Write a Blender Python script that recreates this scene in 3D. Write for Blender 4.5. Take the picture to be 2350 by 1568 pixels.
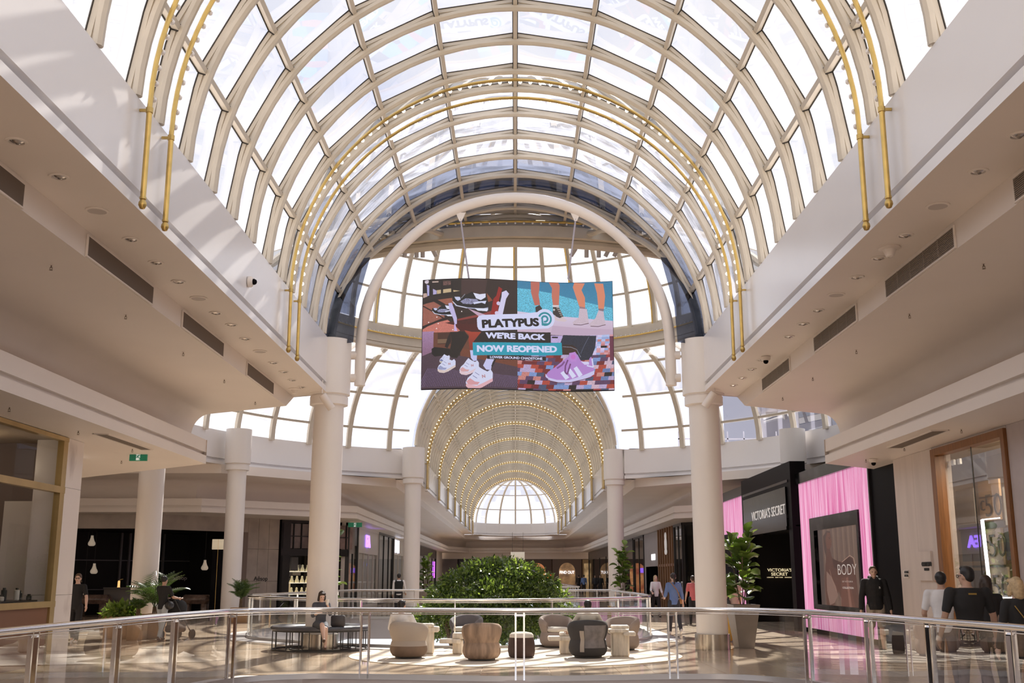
import bpy, math, random
import numpy as np
from mathutils import Vector, Matrix
from mathutils.geometry import tessellate_polygon
random.seed(7)
for o in list(bpy.data.objects): bpy.data.objects.remove(o)
sc = bpy.context.scene; COL = sc.collection
pi = math.pi
# ---------------------------------------------------------------- camera, sky, sun, exposure
H = 1.58; TH = math.atan(538/2500); YAW = 0.00313
cd = bpy.data.cameras.new('camera'); cam = bpy.data.objects.new('camera', cd); COL.objects.link(cam)
cd.sensor_width = 36; cd.lens = 36*2500/2350; cd.clip_end = 1500; cd.clip_start = .05
cam.location = (0, 0, H); cam.rotation_euler = (pi/2+TH, 0, YAW); sc.camera = cam
w = bpy.data.worlds.new('sky'); sc.world = w; w.use_nodes = True
nt = w.node_tree; nt.nodes.clear()
out = nt.nodes.new('ShaderNodeOutputWorld'); bg = nt.nodes.new('ShaderNodeBackground')
tc = nt.nodes.new('ShaderNodeTexCoord'); mp = nt.nodes.new('ShaderNodeMapping'); mp.inputs['Scale'].default_value = (1, 1, 2.2)
nz = nt.nodes.new('ShaderNodeTexNoise'); nz.inputs['Scale'].default_value = 2.6; nz.inputs['Detail'].default_value = 7; nz.inputs['Roughness'].default_value = .55
cr = nt.nodes.new('ShaderNodeValToRGB')
cr.color_ramp.elements[0].position = .36; cr.color_ramp.elements[0].color = (.70, .74, .90, 1)
cr.color_ramp.elements[1].position = .56; cr.color_ramp.elements[1].color = (1, .985, 1, 1)
nt.links.new(tc.outputs['Generated'], mp.inputs[0]); nt.links.new(mp.outputs[0], nz.inputs['Vector'])
nt.links.new(nz.outputs['Fac'], cr.inputs[0]); nt.links.new(cr.outputs[0], bg.inputs[0]); nt.links.new(bg.outputs[0], out.inputs[0])
bg.inputs[1].default_value = 1.6
sd = bpy.data.lights.new('sun', 'SUN'); sd.energy = 13.0; sd.angle = .01; sd.color = (1, .93, .82)
sun = bpy.data.objects.new('sun', sd); COL.objects.link(sun)
SUN_AZ, SUN_EL = math.radians(9), math.radians(43)      # direction towards the sun: azimuth from +Y to +X
sun.rotation_euler = Vector((math.sin(SUN_AZ)*math.cos(SUN_EL), math.cos(SUN_AZ)*math.cos(SUN_EL), math.sin(SUN_EL))).to_track_quat('Z', 'Y').to_euler()
sun.location = (8, 30, 40)
sc.view_settings.view_transform = 'Standard'; sc.view_settings.look = 'None'; sc.view_settings.gamma = 1
sc.view_settings.use_curve_mapping = False; sc.view_settings.exposure = -0.2
cy = sc.cycles
cy.use_denoising = True; cy.max_bounces = 9; cy.diffuse_bounces = 5; cy.glossy_bounces = 4; cy.transmission_bounces = 4; cy.transparent_max_bounces = 24
cy.sample_clamp_indirect = 6; cy.caustics_reflective = False; cy.caustics_refractive = False

# ---------------------------------------------------------------- helpers
R3 = Matrix.Rotation(YAW, 3, 'Z') @ Matrix.Rotation(pi/2+TH, 3, 'X')
def P(px, py, x=None, y=None, z=None):
    """point of the place seen at a photograph pixel, on one real plane (x, y or z given)"""
    d = R3 @ Vector(((px-1175)/2500, (784-py)/2500, -1))
    if z is not None: t = (z-H)/d.z
    elif y is not None: t = y/d.y
    else: t = x/d.x
    return Vector((0, 0, H)) + d*t

MATS = {}
def mat(name, col, rough=.5, metal=0, spec=.5, var=0, scale=4, bump=0, bscale=40, emit=0, stretch=(1, 1, 1), col2=None, coat=0, contrast=(.35, .65)):
    if name in MATS: return MATS[name]
    m = bpy.data.materials.new(name); m.use_nodes = True; t = m.node_tree; b = t.nodes['Principled BSDF']
    c = (*col, 1)
    b.inputs['Base Color'].default_value = c; b.inputs['Roughness'].default_value = rough
    b.inputs['Metallic'].default_value = metal; b.inputs['Specular IOR Level'].default_value = spec
    if coat: b.inputs['Coat Weight'].default_value = coat; b.inputs['Coat Roughness'].default_value = .06
    if var or bump or col2:
        tc = t.nodes.new('ShaderNodeTexCoord'); mp = t.nodes.new('ShaderNodeMapping'); mp.inputs['Scale'].default_value = stretch
        t.links.new(tc.outputs['Object'], mp.inputs[0])
        if var or col2:
            n = t.nodes.new('ShaderNodeTexNoise'); n.inputs['Scale'].default_value = scale; n.inputs['Detail'].default_value = 5
            r = t.nodes.new('ShaderNodeValToRGB'); r.color_ramp.elements[0].position = contrast[0]; r.color_ramp.elements[1].position = contrast[1]
            r.color_ramp.elements[0].color = (*[x*(1-var) for x in col], 1) if not col2 else (*col2, 1)
            r.color_ramp.elements[1].color = (*[min(1, x*(1+var)) for x in col], 1) if not col2 else c
            t.links.new(mp.outputs[0], n.inputs['Vector']); t.links.new(n.outputs['Fac'], r.inputs[0]); t.links.new(r.outputs[0], b.inputs['Base Color'])
            if emit: t.links.new(r.outputs[0], b.inputs['Emission Color'])
        if bump:
            n = t.nodes.new('ShaderNodeTexNoise'); n.inputs['Scale'].default_value = bscale; n.inputs['Detail'].default_value = 3
            bp = t.nodes.new('ShaderNodeBump'); bp.inputs['Strength'].default_value = bump; bp.inputs['Distance'].default_value = .01
            t.links.new(mp.outputs[0], n.inputs['Vector']); t.links.new(n.outputs['Fac'], bp.inputs['Height']); t.links.new(bp.outputs[0], b.inputs['Normal'])
    if emit:
        if not (var or col2): b.inputs['Emission Color'].default_value = c
        b.inputs['Emission Strength'].default_value = emit
    MATS[name] = m; return m
def glass(name, tint=(1, 1, 1), refl=1.0, ior=1.45, streak=0):
    if name in MATS: return MATS[name]
    m = bpy.data.materials.new(name); m.use_nodes = True; t = m.node_tree; t.nodes.clear()
    o = t.nodes.new('ShaderNodeOutputMaterial'); mx = t.nodes.new('ShaderNodeMixShader'); tr = t.nodes.new('ShaderNodeBsdfTransparent')
    g = t.nodes.new('ShaderNodeBsdfGlossy'); g.inputs['Roughness'].default_value = 0.0; g.inputs['Color'].default_value = (.9, .92, .95, 1)
    fr = t.nodes.new('ShaderNodeFresnel'); fr.inputs['IOR'].default_value = ior
    mu = t.nodes.new('ShaderNodeMath'); mu.operation = 'MULTIPLY'; mu.inputs[1].default_value = refl; mu.use_clamp = True
    tr.inputs[0].default_value = (*tint, 1)
    if streak:
        tc = t.nodes.new('ShaderNodeTexCoord'); n = t.nodes.new('ShaderNodeTexNoise'); n.inputs['Scale'].default_value = streak; n.inputs['Detail'].default_value = 4
        r = t.nodes.new('ShaderNodeValToRGB'); r.color_ramp.elements[0].position = .38; r.color_ramp.elements[1].position = .62
        r.color_ramp.elements[0].color = (*[x*.72 for x in tint], 1); r.color_ramp.elements[1].color = (*tint, 1)
        t.links.new(tc.outputs['Object'], n.inputs['Vector']); t.links.new(n.outputs['Fac'], r.inputs[0]); t.links.new(r.outputs[0], tr.inputs[0])
    t.links.new(fr.outputs[0], mu.inputs[0]); t.links.new(mu.outputs[0], mx.inputs[0]); t.links.new(tr.outputs[0], mx.inputs[1]); t.links.new(g.outputs[0], mx.inputs[2])
    t.links.new(mx.outputs[0], o.inputs[0]); MATS[name] = m; return m

def reflection_film(name, col, cover, sc_, lo=.25):  # glass with streaky reflections painted on as patchy translucent colour
    m = bpy.data.materials.new(name); m.use_nodes = True; t = m.node_tree; t.nodes.clear(); N = t.nodes.new
    o = N('ShaderNodeOutputMaterial'); tr = N('ShaderNodeBsdfTransparent'); tl = N('ShaderNodeBsdfTranslucent'); tl.inputs[0].default_value = (*col, 1); g = N('ShaderNodeBsdfGlossy'); g.inputs['Roughness'].default_value = .05
    tc = N('ShaderNodeTexCoord'); mp = N('ShaderNodeMapping'); mp.inputs['Scale'].default_value = (.7, 2.2, 1); mp.inputs['Rotation'].default_value = (0, 0, .5); n = N('ShaderNodeTexNoise'); n.inputs['Scale'].default_value = sc_; n.inputs['Detail'].default_value = 5
    r = N('ShaderNodeMapRange'); r.inputs[1].default_value = .38; r.inputs[2].default_value = .62; r.inputs[3].default_value = lo; r.inputs[4].default_value = cover
    a = N('ShaderNodeMixShader'); b = N('ShaderNodeMixShader'); b.inputs[0].default_value = .05
    L = t.links.new; L(tc.outputs['Object'], mp.inputs[0]); L(mp.outputs[0], n.inputs['Vector']); L(n.outputs['Fac'], r.inputs[0]); L(r.outputs[0], a.inputs[0]); L(tr.outputs[0], a.inputs[1]); L(tl.outputs[0], a.inputs[2]); L(a.outputs[0], b.inputs[1]); L(g.outputs[0], b.inputs[2]); L(b.outputs[0], o.inputs[0]); MATS[name] = m; return m
def leafmat(name, col, tr=.4):
    m = mat(name, col, .32, spec=.55, var=.3, scale=5); t = m.node_tree; b = t.nodes['Principled BSDF']; o = t.nodes['Material Output']
    tl = t.nodes.new('ShaderNodeBsdfTranslucent'); tl.inputs[0].default_value = (min(1, col[0]*2.2), min(1, col[1]*2.2), col[2]*1.2, 1); mx = t.nodes.new('ShaderNodeMixShader'); mx.inputs[0].default_value = tr
    t.links.new(b.outputs[0], mx.inputs[1]); t.links.new(tl.outputs[0], mx.inputs[2]); t.links.new(mx.outputs[0], o.inputs[0]); return m
class MB:
    def __init__(s): s.v = []; s.f = []; s.fm = []; s.mi = 0
    def add(s, vs, fs):
        k = len(s.v); s.v += [tuple(p) for p in vs]; s.f += [tuple(k+i for i in f) for f in fs]; s.fm += [s.mi]*len(fs); return s
    def box(s, x0, x1, y0, y1, z0, z1, M=None):
        vs = [Vector((x, y, z)) for z in (z0, z1) for y in (y0, y1) for x in (x0, x1)]
        if M is not None: vs = [M @ p for p in vs]
        return s.add(vs, [(0, 2, 3, 1), (4, 5, 7, 6), (0, 1, 5, 4), (2, 6, 7, 3), (0, 4, 6, 2), (1, 3, 7, 5)])
    def rbox(s, x0, x1, y0, y1, z0, z1, b=.02, M=None):
        """box with chamfered vertical edges and top and bottom edges"""
        def ring(z, i):
            a0, a1, c0, c1 = x0+i, x1-i, y0+i, y1-i
            return [(a0+b, c0), (a1-b, c0), (a1, c0+b), (a1, c1-b), (a1-b, c1), (a0+b, c1), (a0, c1-b), (a0, c0+b)], z
        rs = [ring(z0, b*.7), ring(z0+b, 0), ring(z1-b, 0), ring(z1, b*.7)]
        vs = [Vector((p[0], p[1], z)) for r, z in rs for p in r]
        if M is not None: vs = [M @ p for p in vs]
        fs = [tuple(reversed(range(8))), tuple(range(24, 32))]
        for k in range(3):
            for i in range(8): fs.append((k*8+i, k*8+(i+1) % 8, k*8+8+(i+1) % 8, k*8+8+i))
        return s.add(vs, fs)
    def tube(s, pts, r, n=8, closed=False, cap=True, flat=None, up=None):
        pts = [Vector(p) for p in pts]; N = len(pts); rs = r if isinstance(r, (list, tuple)) else [r]*N
        fr = None; k0 = len(s.v); vs = []
        for i in range(N):
            a = pts[i-1] if (i or closed) else pts[i]; b = pts[(i+1) % N] if (i < N-1 or closed) else pts[i]
            t = (b-a).normalized()
            if up is not None: u = t.cross(Vector(up)).normalized()
            elif fr is None:
                u = t.orthogonal().normalized()
            else: u = (fr - t*fr.dot(t)); u = u.normalized() if u.length > 1e-6 else t.orthogonal().normalized()
            fr = u; wv = t.cross(u)
            for j in range(n):
                an = 2*pi*(j+.5)/n
                if flat: vs.append(pts[i] + u*(math.copysign(1, math.cos(an))*flat[0]/2) + wv*(math.copysign(1, math.sin(an))*flat[1]/2))
                else: vs.append(pts[i] + (u*math.cos(an) + wv*math.sin(an))*rs[i])
        fs = []
        for i in range(N if closed else N-1):
            for j in range(n):
                a, b = i*n+j, i*n+(j+1) % n; c, d = ((i+1) % N)*n+(j+1) % n, ((i+1) % N)*n+j
                fs.append((a, b, c, d))
        if cap and not closed: fs += [tuple(reversed(range(n))), tuple(range((N-1)*n, N*n))]
        return s.add(vs, fs)
    def bar(s, pts, w_, h_, up=(0, 0, 1), closed=False): return s.tube(pts, 1, 4, closed, True, (w_, h_), up)
    def lathe(s, prof, n=24, c=(0, 0, 0), sx=1, sy=1, a0=0, a1=2*pi, cap=True, M=None):
        full = abs(a1-a0-2*pi) < 1e-6; m = n if full else n+1; vs = []
        for r, z in prof:
            for j in range(m):
                a = a0+(a1-a0)*j/n
                vs.append(Vector((c[0]+r*sx*math.cos(a), c[1]+r*sy*math.sin(a), c[2]+z)))
        if M is not None: vs = [M @ p for p in vs]
        fs = []
        for i in range(len(prof)-1):
            for j in range(n):
                a, b = i*m+j, i*m+(j+1) % m
                fs.append((a, b, b+m, a+m))
        if cap and full:
            if prof[0][0] > 1e-4: fs.append(tuple(reversed(range(m))))
            if prof[-1][0] > 1e-4: fs.append(tuple(range((len(prof)-1)*m, len(prof)*m)))
        return s.add(vs, fs)
    def ell(s, c, r, n=12, m=8, M=None):
        if not isinstance(r, (tuple, list)): r = (r, r, r)
        vs = []; fs = []
        for i in range(m+1):
            t = pi*i/m
            for j in range(n):
                a = 2*pi*j/n; p = Vector((r[0]*math.sin(t)*math.cos(a), r[1]*math.sin(t)*math.sin(a), r[2]*math.cos(t)))
                if M is not None: p = M @ p
                vs.append(Vector(c)+p)
        for i in range(m):
            for j in range(n): fs.append((i*n+j, (i+1)*n+j, (i+1)*n+(j+1) % n, i*n+(j+1) % n))
        return s.add(vs, fs)
    def prism(s, poly, z0, z1, M=None):
        n = len(poly); vs = [Vector((x, y, z)) for z in (z0, z1) for x, y in poly]
        if M is not None: vs = [M @ p for p in vs]
        return s.add(vs, [tuple(reversed(range(n))), tuple(range(n, 2*n))]+[(i, (i+1) % n, n+(i+1) % n, n+i) for i in range(n)])
    def sweep(s, prof, path):
        """path: list of lists, one row of 3-D points per station (already computed)"""
        n = len(path[0]); vs = [p for row in path for p in row]; fs = []
        for i in range(len(path)-1):
            for j in range(n-1): fs.append((i*n+j, i*n+j+1, (i+1)*n+j+1, (i+1)*n+j))
        return s.add(vs, fs)
    def build(s, name, m, parent=None, smooth=40, local=False, loc=None):
        off = Vector((0, 0, 0))
        if parent is not None and not local:
            q = parent
            while q is not None: off += q.location; q = q.parent
        if loc is not None: off = off+Vector(loc)
        me = bpy.data.meshes.new(name)
        me.from_pydata([tuple(Vector(p)-off) for p in s.v], [], s.f); me.update()
        ms = m if isinstance(m, (list, tuple)) else [m]
        for q in ms: me.materials.append(q)
        if len(ms) > 1: me.polygons.foreach_set('material_index', s.fm)
        if smooth:
            me.polygons.foreach_set('use_smooth', [True]*len(me.polygons))
            me.set_sharp_from_angle(angle=math.radians(smooth))
        o = bpy.data.objects.new(name, me); COL.objects.link(o)
        if loc is not None: o.location = loc
        if parent is not None: o.parent = parent
        return o
def tag(o, label=None, cat=None, group=None, kind=None):
    if label: o['label'] = label
    if cat: o['category'] = cat
    if group: o['group'] = group
    if kind: o['kind'] = kind
    return o
def thing(name, label, cat, loc=(0, 0, 0), group=None, kind=None, rz=0):
    o = bpy.data.objects.new(name, None); COL.objects.link(o); o.location = loc; o.rotation_euler = (0, 0, rz); o.empty_display_size = .1
    return tag(o, label, cat, group, kind)
def inst(src, parent=None, loc=None, rot=None, link=True):
    c = src.copy(); COL.objects.link(c)
    if parent is not None: c.parent = parent
    if loc is not None: c.location = loc
    if rot is not None: c.rotation_euler = rot
    return c
KIDS = {}
def copy_tree(o, loc, rz, label, parent=None):
    c = o.copy(); COL.objects.link(c); c.parent = parent
    if parent is None: c.location = loc; c.rotation_euler = (0, 0, rz); c['label'] = label
    for ch in [k for k in KID_CACHE.get(o.name, [])]: copy_tree(ch, None, 0, None, c)
    return c
KID_CACHE = {}
def cache_kids(o):
    KID_CACHE[o.name] = [k for k in bpy.data.objects if k.parent == o]
    for k in KID_CACHE[o.name]: cache_kids(k)
ORD = 'first second third fourth fifth sixth seventh eighth ninth tenth eleventh twelfth thirteenth fourteenth fifteenth sixteenth'.split()
def struct(o, label, cat): return tag(o, label, cat, kind='structure')

# ---------------------------------------------------------------- materials
M_white = mat('painted_plaster', (.80, .735, .68), .45, var=.02, scale=.6)
M_fascia = mat('gloss_white_panel', (.82, .80, .80), .22, spec=.5, var=.015, scale=.5)
M_cream = mat('cream_steel', (.59, .53, .44), .4, var=.04, scale=3)
M_cream_dark = mat('cream_fin', (.47, .41, .33), .5)
M_gold = mat('polished_brass', (.62, .43, .14), .3, metal=.8, var=.08, scale=6)
M_golddk = mat('aged_brass', (.52, .36, .12), .3, metal=.8)
M_gasket = mat('black_gasket', (.03, .025, .02), .6)
M_roofglass = glass('roof_glass', (.97, .975, 1), .3, streak=0)
M_tint = glass('shade_tinted_glass', (.16, .18, .25), 1.6, streak=1.2)  # dim, reflecting look of near dome panes from outside put into the tint
M_tint2 = glass('haze_tinted_glass', (.74, .76, .82), 1.2, streak=.9)  # pale grey haze over the upper near dome panes put into the tint
M_glass = glass('clear_glass', (.93, .95, .95), .55)
M_railglass = glass('railing_glass', (.94, .96, .96), .28, 1.4)
M_winglass = glass('shop_window_glass', (.95, .96, .96), .38)
M_farglass = glass('light_cutting_glass', (.46, .45, .44), .3)  # glass darkened to cut the daylight reaching the far ribs
M_haze = reflection_film('painted_reflection_glass', (.44, .46, .54), .85, 1.3, .25); M_hazed = reflection_film('painted_slate_reflection', (.15, .17, .24), .9, 1.6, .5)  # pale and slate reflections on the end bays painted into the panes
M_chrome = mat('chrome', (.78, .77, .76), .12, metal=1)
M_dark = mat('dark_metal', (.035, .032, .03), .4)
M_black = mat('gloss_black', (.010, .009, .010), .3, spec=.12)
M_vent = mat('grille_brown', (.16, .125, .10), .6)
M_bulb = mat('clear_bulb', (.85, .82, .80), .08, spec=.8)
M_bulbon = mat('lit_bulb', (1, .84, .58), .3, emit=1.6)
M_bulbw = mat('bright_bulb', (1, .96, .9), .3, emit=2.0)
M_lit = mat('lamp_light', (1, .93, .82), .4, emit=3.0)
M_litw = mat('white_light', (1, .98, 1), .4, emit=2.2)
M_stone = mat('grey_stone', (.40, .345, .30), .55, var=.12, scale=1.4, bump=.1)
M_wood = mat('warm_timber', (.25, .105, .035), .4, var=.2, scale=3, stretch=(6, 6, .6))
for m_, i_ in ((M_black, 1.16), (M_vent, 1.3)): m_.node_tree.nodes['Principled BSDF'].inputs['IOR'].default_value = i_
SP = 6.84; VR = 4.475; VT = 4.32      # spring height, glazing radius, tube radius
# ================================================================ ROOF: barrel vaults and rotunda dome
def arc_pts(r, y, n=40, a0=0, a1=pi, zc=SP): return [Vector((r*math.cos(a0+(a1-a0)*i/n), y, zc+r*math.sin(a0+(a1-a0)*i/n))) for i in range(n+1)]
def rpoly(a):
    """radius of the ten-sided glazing line at angle a"""
    st = pi/10; k = math.floor(a/st+1e-9); m = (k+.5)*st
    return VR*math.cos(st/2)/math.cos(a-m)
def rib_mesh(a0=0, a1=pi, n=40):
    e_ = .022 if a0 == 0 else 0; a0 += e_; a1 -= e_
    mb = MB(); A = [a0+(a1-a0)*i/n for i in range(n+1)]
    pts = [Vector((VT*math.cos(a), 0, SP+VT*math.sin(a))) for a in A]
    if a0 == 0: pts = [Vector((VT, 0, SP-.1))]+pts
    if a1 == pi: pts = pts+[Vector((-VT, 0, SP-.1))]
    mb.tube(pts, .062, 8)
    mb.mi = 1
    for sgn in (-1, 1):
        vs = []
        for a in A:
            for r in (VT+.03, rpoly(a)-.05): vs.append((r*math.cos(a), sgn*.022, SP+r*math.sin(a)))
        mb.add(vs, [(2*i, 2*i+1, 2*i+3, 2*i+2) for i in range(n)])
    mb.mi = 0
    mb.bar([Vector(((rpoly(a)-.035)*math.cos(a), 0, SP+(rpoly(a)-.035)*math.sin(a))) for a in A], .06, .075, up=(0, 1, 0))
    mb.mi = 2
    mb.bar([Vector(((rpoly(a)+.004)*math.cos(a), 0, SP+(rpoly(a)+.004)*math.sin(a))) for a in A], .012, .1, up=(0, 1, 0))
    return mb
RIBM = [M_cream, M_cream_dark, M_gasket]
def purlin_mb(L):
    mb = MB(); mb.box(-.035, .035, .03, L-.03, VR-.13, VR-.03)
    mb.mi = 1; mb.box(-.05, .05, .03, L-.03, VR-.03, VR-.015)
    for y in (.035, L-.055): mb.box(-.05, .05, y, y+.02, VR-.145, VR-.03)
    return mb
def pane_mb(L):
    h = VR*math.sin(pi/20)-.03; r = VR*math.cos(pi/20); mb = MB()
    return mb.add([(-h, .05, r), (h, .05, r), (h, L-.05, r), (-h, L-.05, r)], [(0, 1, 2, 3)])
NEAR = [4.35, 5.55, 6.75, 7.95, 9.15, 10.35, 11.55, 12.35, 13.55, 14.75, 15.95, 17.15, 18.37, 19.57, 20.37, 21.57, 22.77, 23.97, 25.17]
va = thing('ceiling_vault', 'glazed barrel vault of cream arched ribs over the near hall', 'roof vault', (0, 0, 0), kind='structure')
rib0 = rib_mesh().build('arch_rib', RIBM, va, local=True); rib0.location = (0, NEAR[0], 0)
for y in NEAR[1:]: inst(rib0, va, (0, y, 0))
seg = {}
def segs(L, m=None):
    k = round(L, 2)+(m is M_haze)*100+(m is M_hazed)*200; L = round(L, 2)
    if k not in seg:
        p = purlin_mb(L).build('purlin', [M_cream, M_gasket], va, local=True, smooth=0)
        g = pane_mb(L).build('glass_pane', m or M_roofglass, va, local=True, smooth=0); seg[k] = [p, g, False]
    return seg[k]
for i in range(len(NEAR)-1):
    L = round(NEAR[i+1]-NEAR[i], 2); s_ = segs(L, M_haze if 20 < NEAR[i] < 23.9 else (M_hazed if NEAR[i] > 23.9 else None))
    for k in range(11):
        a = (k-5)*pi/10
        if not s_[2] and k == 0: s_[0].location = (0, NEAR[i], SP); s_[0].rotation_euler = (0, a, 0)
        else: inst(s_[0], va, (0, NEAR[i], SP), (0, a, 0))
        if k < 10:
            a = (k-4.5)*pi/10
            if not s_[2] and k == 0: s_[1].location = (0, NEAR[i], SP); s_[1].rotation_euler = (0, a, 0); s_[2] = True
            else: inst(s_[1], va, (0, NEAR[i], SP), (0, a, 0))
# the same vault going on behind the viewer, joined simply
vb = thing('ceiling_vault', 'rear run of the glazed barrel vault behind the viewpoint', 'roof vault', (0, 0, 0), kind='structure')
y = 4.35-.8
while y > -14: inst(rib0, vb, (0, y, 0)); y -= 1.2
mb = MB(); mg = MB()
for k in range(11):
    a = k*pi/10; r = VR-.11; mb.bar([(r*math.cos(a), -14, SP+r*math.sin(a)), (r*math.cos(a), 4.3, SP+r*math.sin(a))], .07, .11, up=(math.cos(a), 0, math.sin(a)))
    if k < 10:
        b = a+pi/10; mg.add([(VR*math.cos(q), yy, SP+VR*math.sin(q)) for q, yy in ((a, -14), (b, -14), (b, 4.3), (a, 4.3))], [(0, 1, 2, 3)])
mb.build('purlin', M_cream, vb); tag(mg.build('glass_pane', M_roofglass, vb, smooth=0), kind='stuff')

# ---- rotunda geometry
RC = 36.0; RB, RT = 11.95, 7.75; ZR = 10.78
def dome_lo(t): return RT+(RB-RT)*math.cos(t), SP+(ZR-SP)*math.sin(t)
def barrel_end(a):
    x = VR*math.cos(a); z = VR*math.sin(a)
    q = z/(ZR-SP); R = RT if q >= 1 else dome_lo(math.asin(q))[0]
    return math.sqrt(max(R*R-x*x, 0))
# stub of the near vault reaching the ring
for y in (26.37, 27.57):
    lim = [a for a in [i*pi/200 for i in range(1, 100)] if RC-barrel_end(a) > y]
    if lim:
        a = min(lim); o = rib_mesh(a, pi-a, 24).build('arch_rib', RIBM, va, local=True); o.location = (0, y, 0)
mb = MB()
for k in range(2, 9):
    a = k*pi/10; r = VR-.11; ye = RC-barrel_end(a)
    mb.bar([(r*math.cos(a), 25.2, SP+r*math.sin(a)), (r*math.cos(a), ye, SP+r*math.sin(a))], .07, .11, up=(math.cos(a), 0, math.sin(a)))
mb.build('end_purlin', M_cream, va)
mg = MB()
for i in range(48):
    a, b = pi*i/48, pi*(i+1)/48
    if RC-barrel_end(a) > 25.2 and RC-barrel_end(b) > 25.2:
        mg.add([(VR*math.cos(q), yy, SP+VR*math.sin(q)) for q, yy in ((a, 25.2), (b, 25.2), (b, RC-barrel_end(b)), (a, RC-barrel_end(a)))], [(0, 1, 2, 3)])
M_slate = mat('slate_roof_sheet', (.30, .30, .33), .4, var=.2, scale=2)
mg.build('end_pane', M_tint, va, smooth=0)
ro = thing('ceiling_rotunda', 'glazed rotunda dome with ring truss between the two vaults', 'roof dome', (0, RC, 0), kind='structure')
for sg in (-1, 1):
    mb = MB(); pts = []
    for i in range(61):
        a = pi*(.02+.96*i/60); pts.append((VR*.965*math.cos(a), RC+sg*(barrel_end(a)), SP+VR*.965*math.sin(a)))
    mb.tube(pts, .085, 8); mb.build('groin_tube', M_cream, ro)
def over_barrel(az, t):
    R, z = dome_lo(t); x = R*math.cos(az); yy = abs(R*math.sin(az))
    return abs(x) >= VR or z > SP+math.sqrt(VR*VR-x*x)-.02 or yy < 5
# lower ribs
rl = MB(); T = [pi/2*i/14 for i in range(15)]
rl.bar([(dome_lo(t)[0], 0, dome_lo(t)[1]) for t in T], .13, .2, up=(0, 1, 0))
lr = rl.build('dome_rib', M_cream, ro, local=True); first = True
AZ = [math.radians(9*k) for k in range(40)]
full = [a for a in AZ if abs(math.cos(a))*RB > 4.4]
for a in full:
    if first: lr.rotation_euler = (0, 0, a); first = False
    else: inst(lr, ro, (0, 0, 0), (0, 0, a))
for a in AZ:
    if a in full: continue
    ts = [t for t in [pi/2*i/40 for i in range(41)] if over_barrel(a, t)]
    if len(ts) > 3:
        mb = MB(); mb.bar([(dome_lo(t)[0]*math.cos(a), dome_lo(t)[0]*math.sin(a), dome_lo(t)[1]) for t in ts], .12, .18, up=(-math.sin(a), math.cos(a), 0))
        mb.build('dome_rib', M_cream, ro, local=True)
LT = [0, math.radians(13), math.radians(35), math.radians(60), pi/2]
for t in LT[1:4]:
    R, z = dome_lo(t)
    for s_ in (0, pi):
        h = math.acos(4.6/R) if True else 0
        mb = MB(); mb.bar([(R*math.cos(s_+h*(2*i/30-1)), R*math.sin(s_+h*(2*i/30-1)), z) for i in range(31)], .07, .09)
        mb.build('dome_purlin', M_cream_dark, ro, local=True)
def pane(r0, z0, r1, z1, da, m, name='glass_pane'):
    mb = MB(); h = da/2*.985
    mb.add([(r0*math.cos(-h), r0*math.sin(-h), z0), (r0*math.cos(h), r0*math.sin(h), z0), (r1*math.cos(h), r1*math.sin(h), z1), (r1*math.cos(-h), r1*math.sin(-h), z1)], [(0, 1, 2, 3)])
    return mb.build(name, m, ro, local=True, smooth=0)
da = math.radians(9)
for j in range(4):
    (r0, z0), (r1, z1) = dome_lo(LT[j]), dome_lo(LT[j+1]); srcs = {}
    for a in AZ:
        c = a+da/2
        if abs(math.cos(c))*r0 < 4.5: continue
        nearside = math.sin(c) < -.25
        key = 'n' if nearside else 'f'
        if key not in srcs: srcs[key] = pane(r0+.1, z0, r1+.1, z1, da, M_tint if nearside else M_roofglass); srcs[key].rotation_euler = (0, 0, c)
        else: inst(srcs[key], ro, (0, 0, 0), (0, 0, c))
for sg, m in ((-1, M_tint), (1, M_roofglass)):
    mb = MB()
    for i in range(36):
        a0 = sg*pi/2+math.radians(-27+1.5*i); a1 = a0+math.radians(1.5)
        if abs(math.degrees(a0-sg*pi/2)) < 1: continue
        for j in range(24):
            t0, t1 = pi/2*j/24, pi/2*(j+1)/24
            if all(over_barrel(a, t) for a in (a0, a1) for t in (t0, t1)) and max(abs(math.cos(a))*dome_lo(t0)[0] for a in (a0, a1)) < 4.6:
                mb.add([((dome_lo(t)[0]+.1)*math.cos(a), (dome_lo(t)[0]+.1)*math.sin(a), dome_lo(t)[1]) for a, t in ((a0, t0), (a1, t0), (a1, t1), (a0, t1))], [(0, 1, 2, 3)])
    if mb.f: mb.build('spandrel_glass', m, ro, local=True, smooth=0)
# ring truss
mb = MB()
mb.lathe([(RT-.18, ZR-.28), (RT+.25, ZR-.28), (RT+.25, ZR+.02), (RT+.02, ZR+.10), (RT+.02, ZR+.42), (RT-.18, ZR+.42), (RT-.18, ZR-.28)], 80, cap=False)
mb.build('ring_beam', M_cream, ro, local=True)
def ringt(R, z, r, name, m):
    q = MB(); q.tube([(R*math.cos(2*pi*i/80), R*math.sin(2*pi*i/80), z) for i in range(80)], r, 8, closed=True); return q.build(name, m, ro, local=True)
ringt(RT-.05, ZR-.36, .13, 'ring_tube', M_cream); ringt(RT+.30, ZR+.12, .035, 'brass_ring', M_gold); ringt(RT-.28, ZR+.05, .035, 'brass_ring', M_gold); ringt(RT+.12, ZR+.5, .09, 'ring_tube', M_cream)
mb = MB()
for i in range(220):
    a = 2*pi*i/220
    for R, z in ((RT-.33, ZR+.09), (RT+.36, ZR+.05)): mb.ell((R*math.cos(a), R*math.sin(a), z), .03, 6, 4)
tag(mb.build('ring_bulbs', M_bulb, ro, local=True), kind='stuff')
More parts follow.
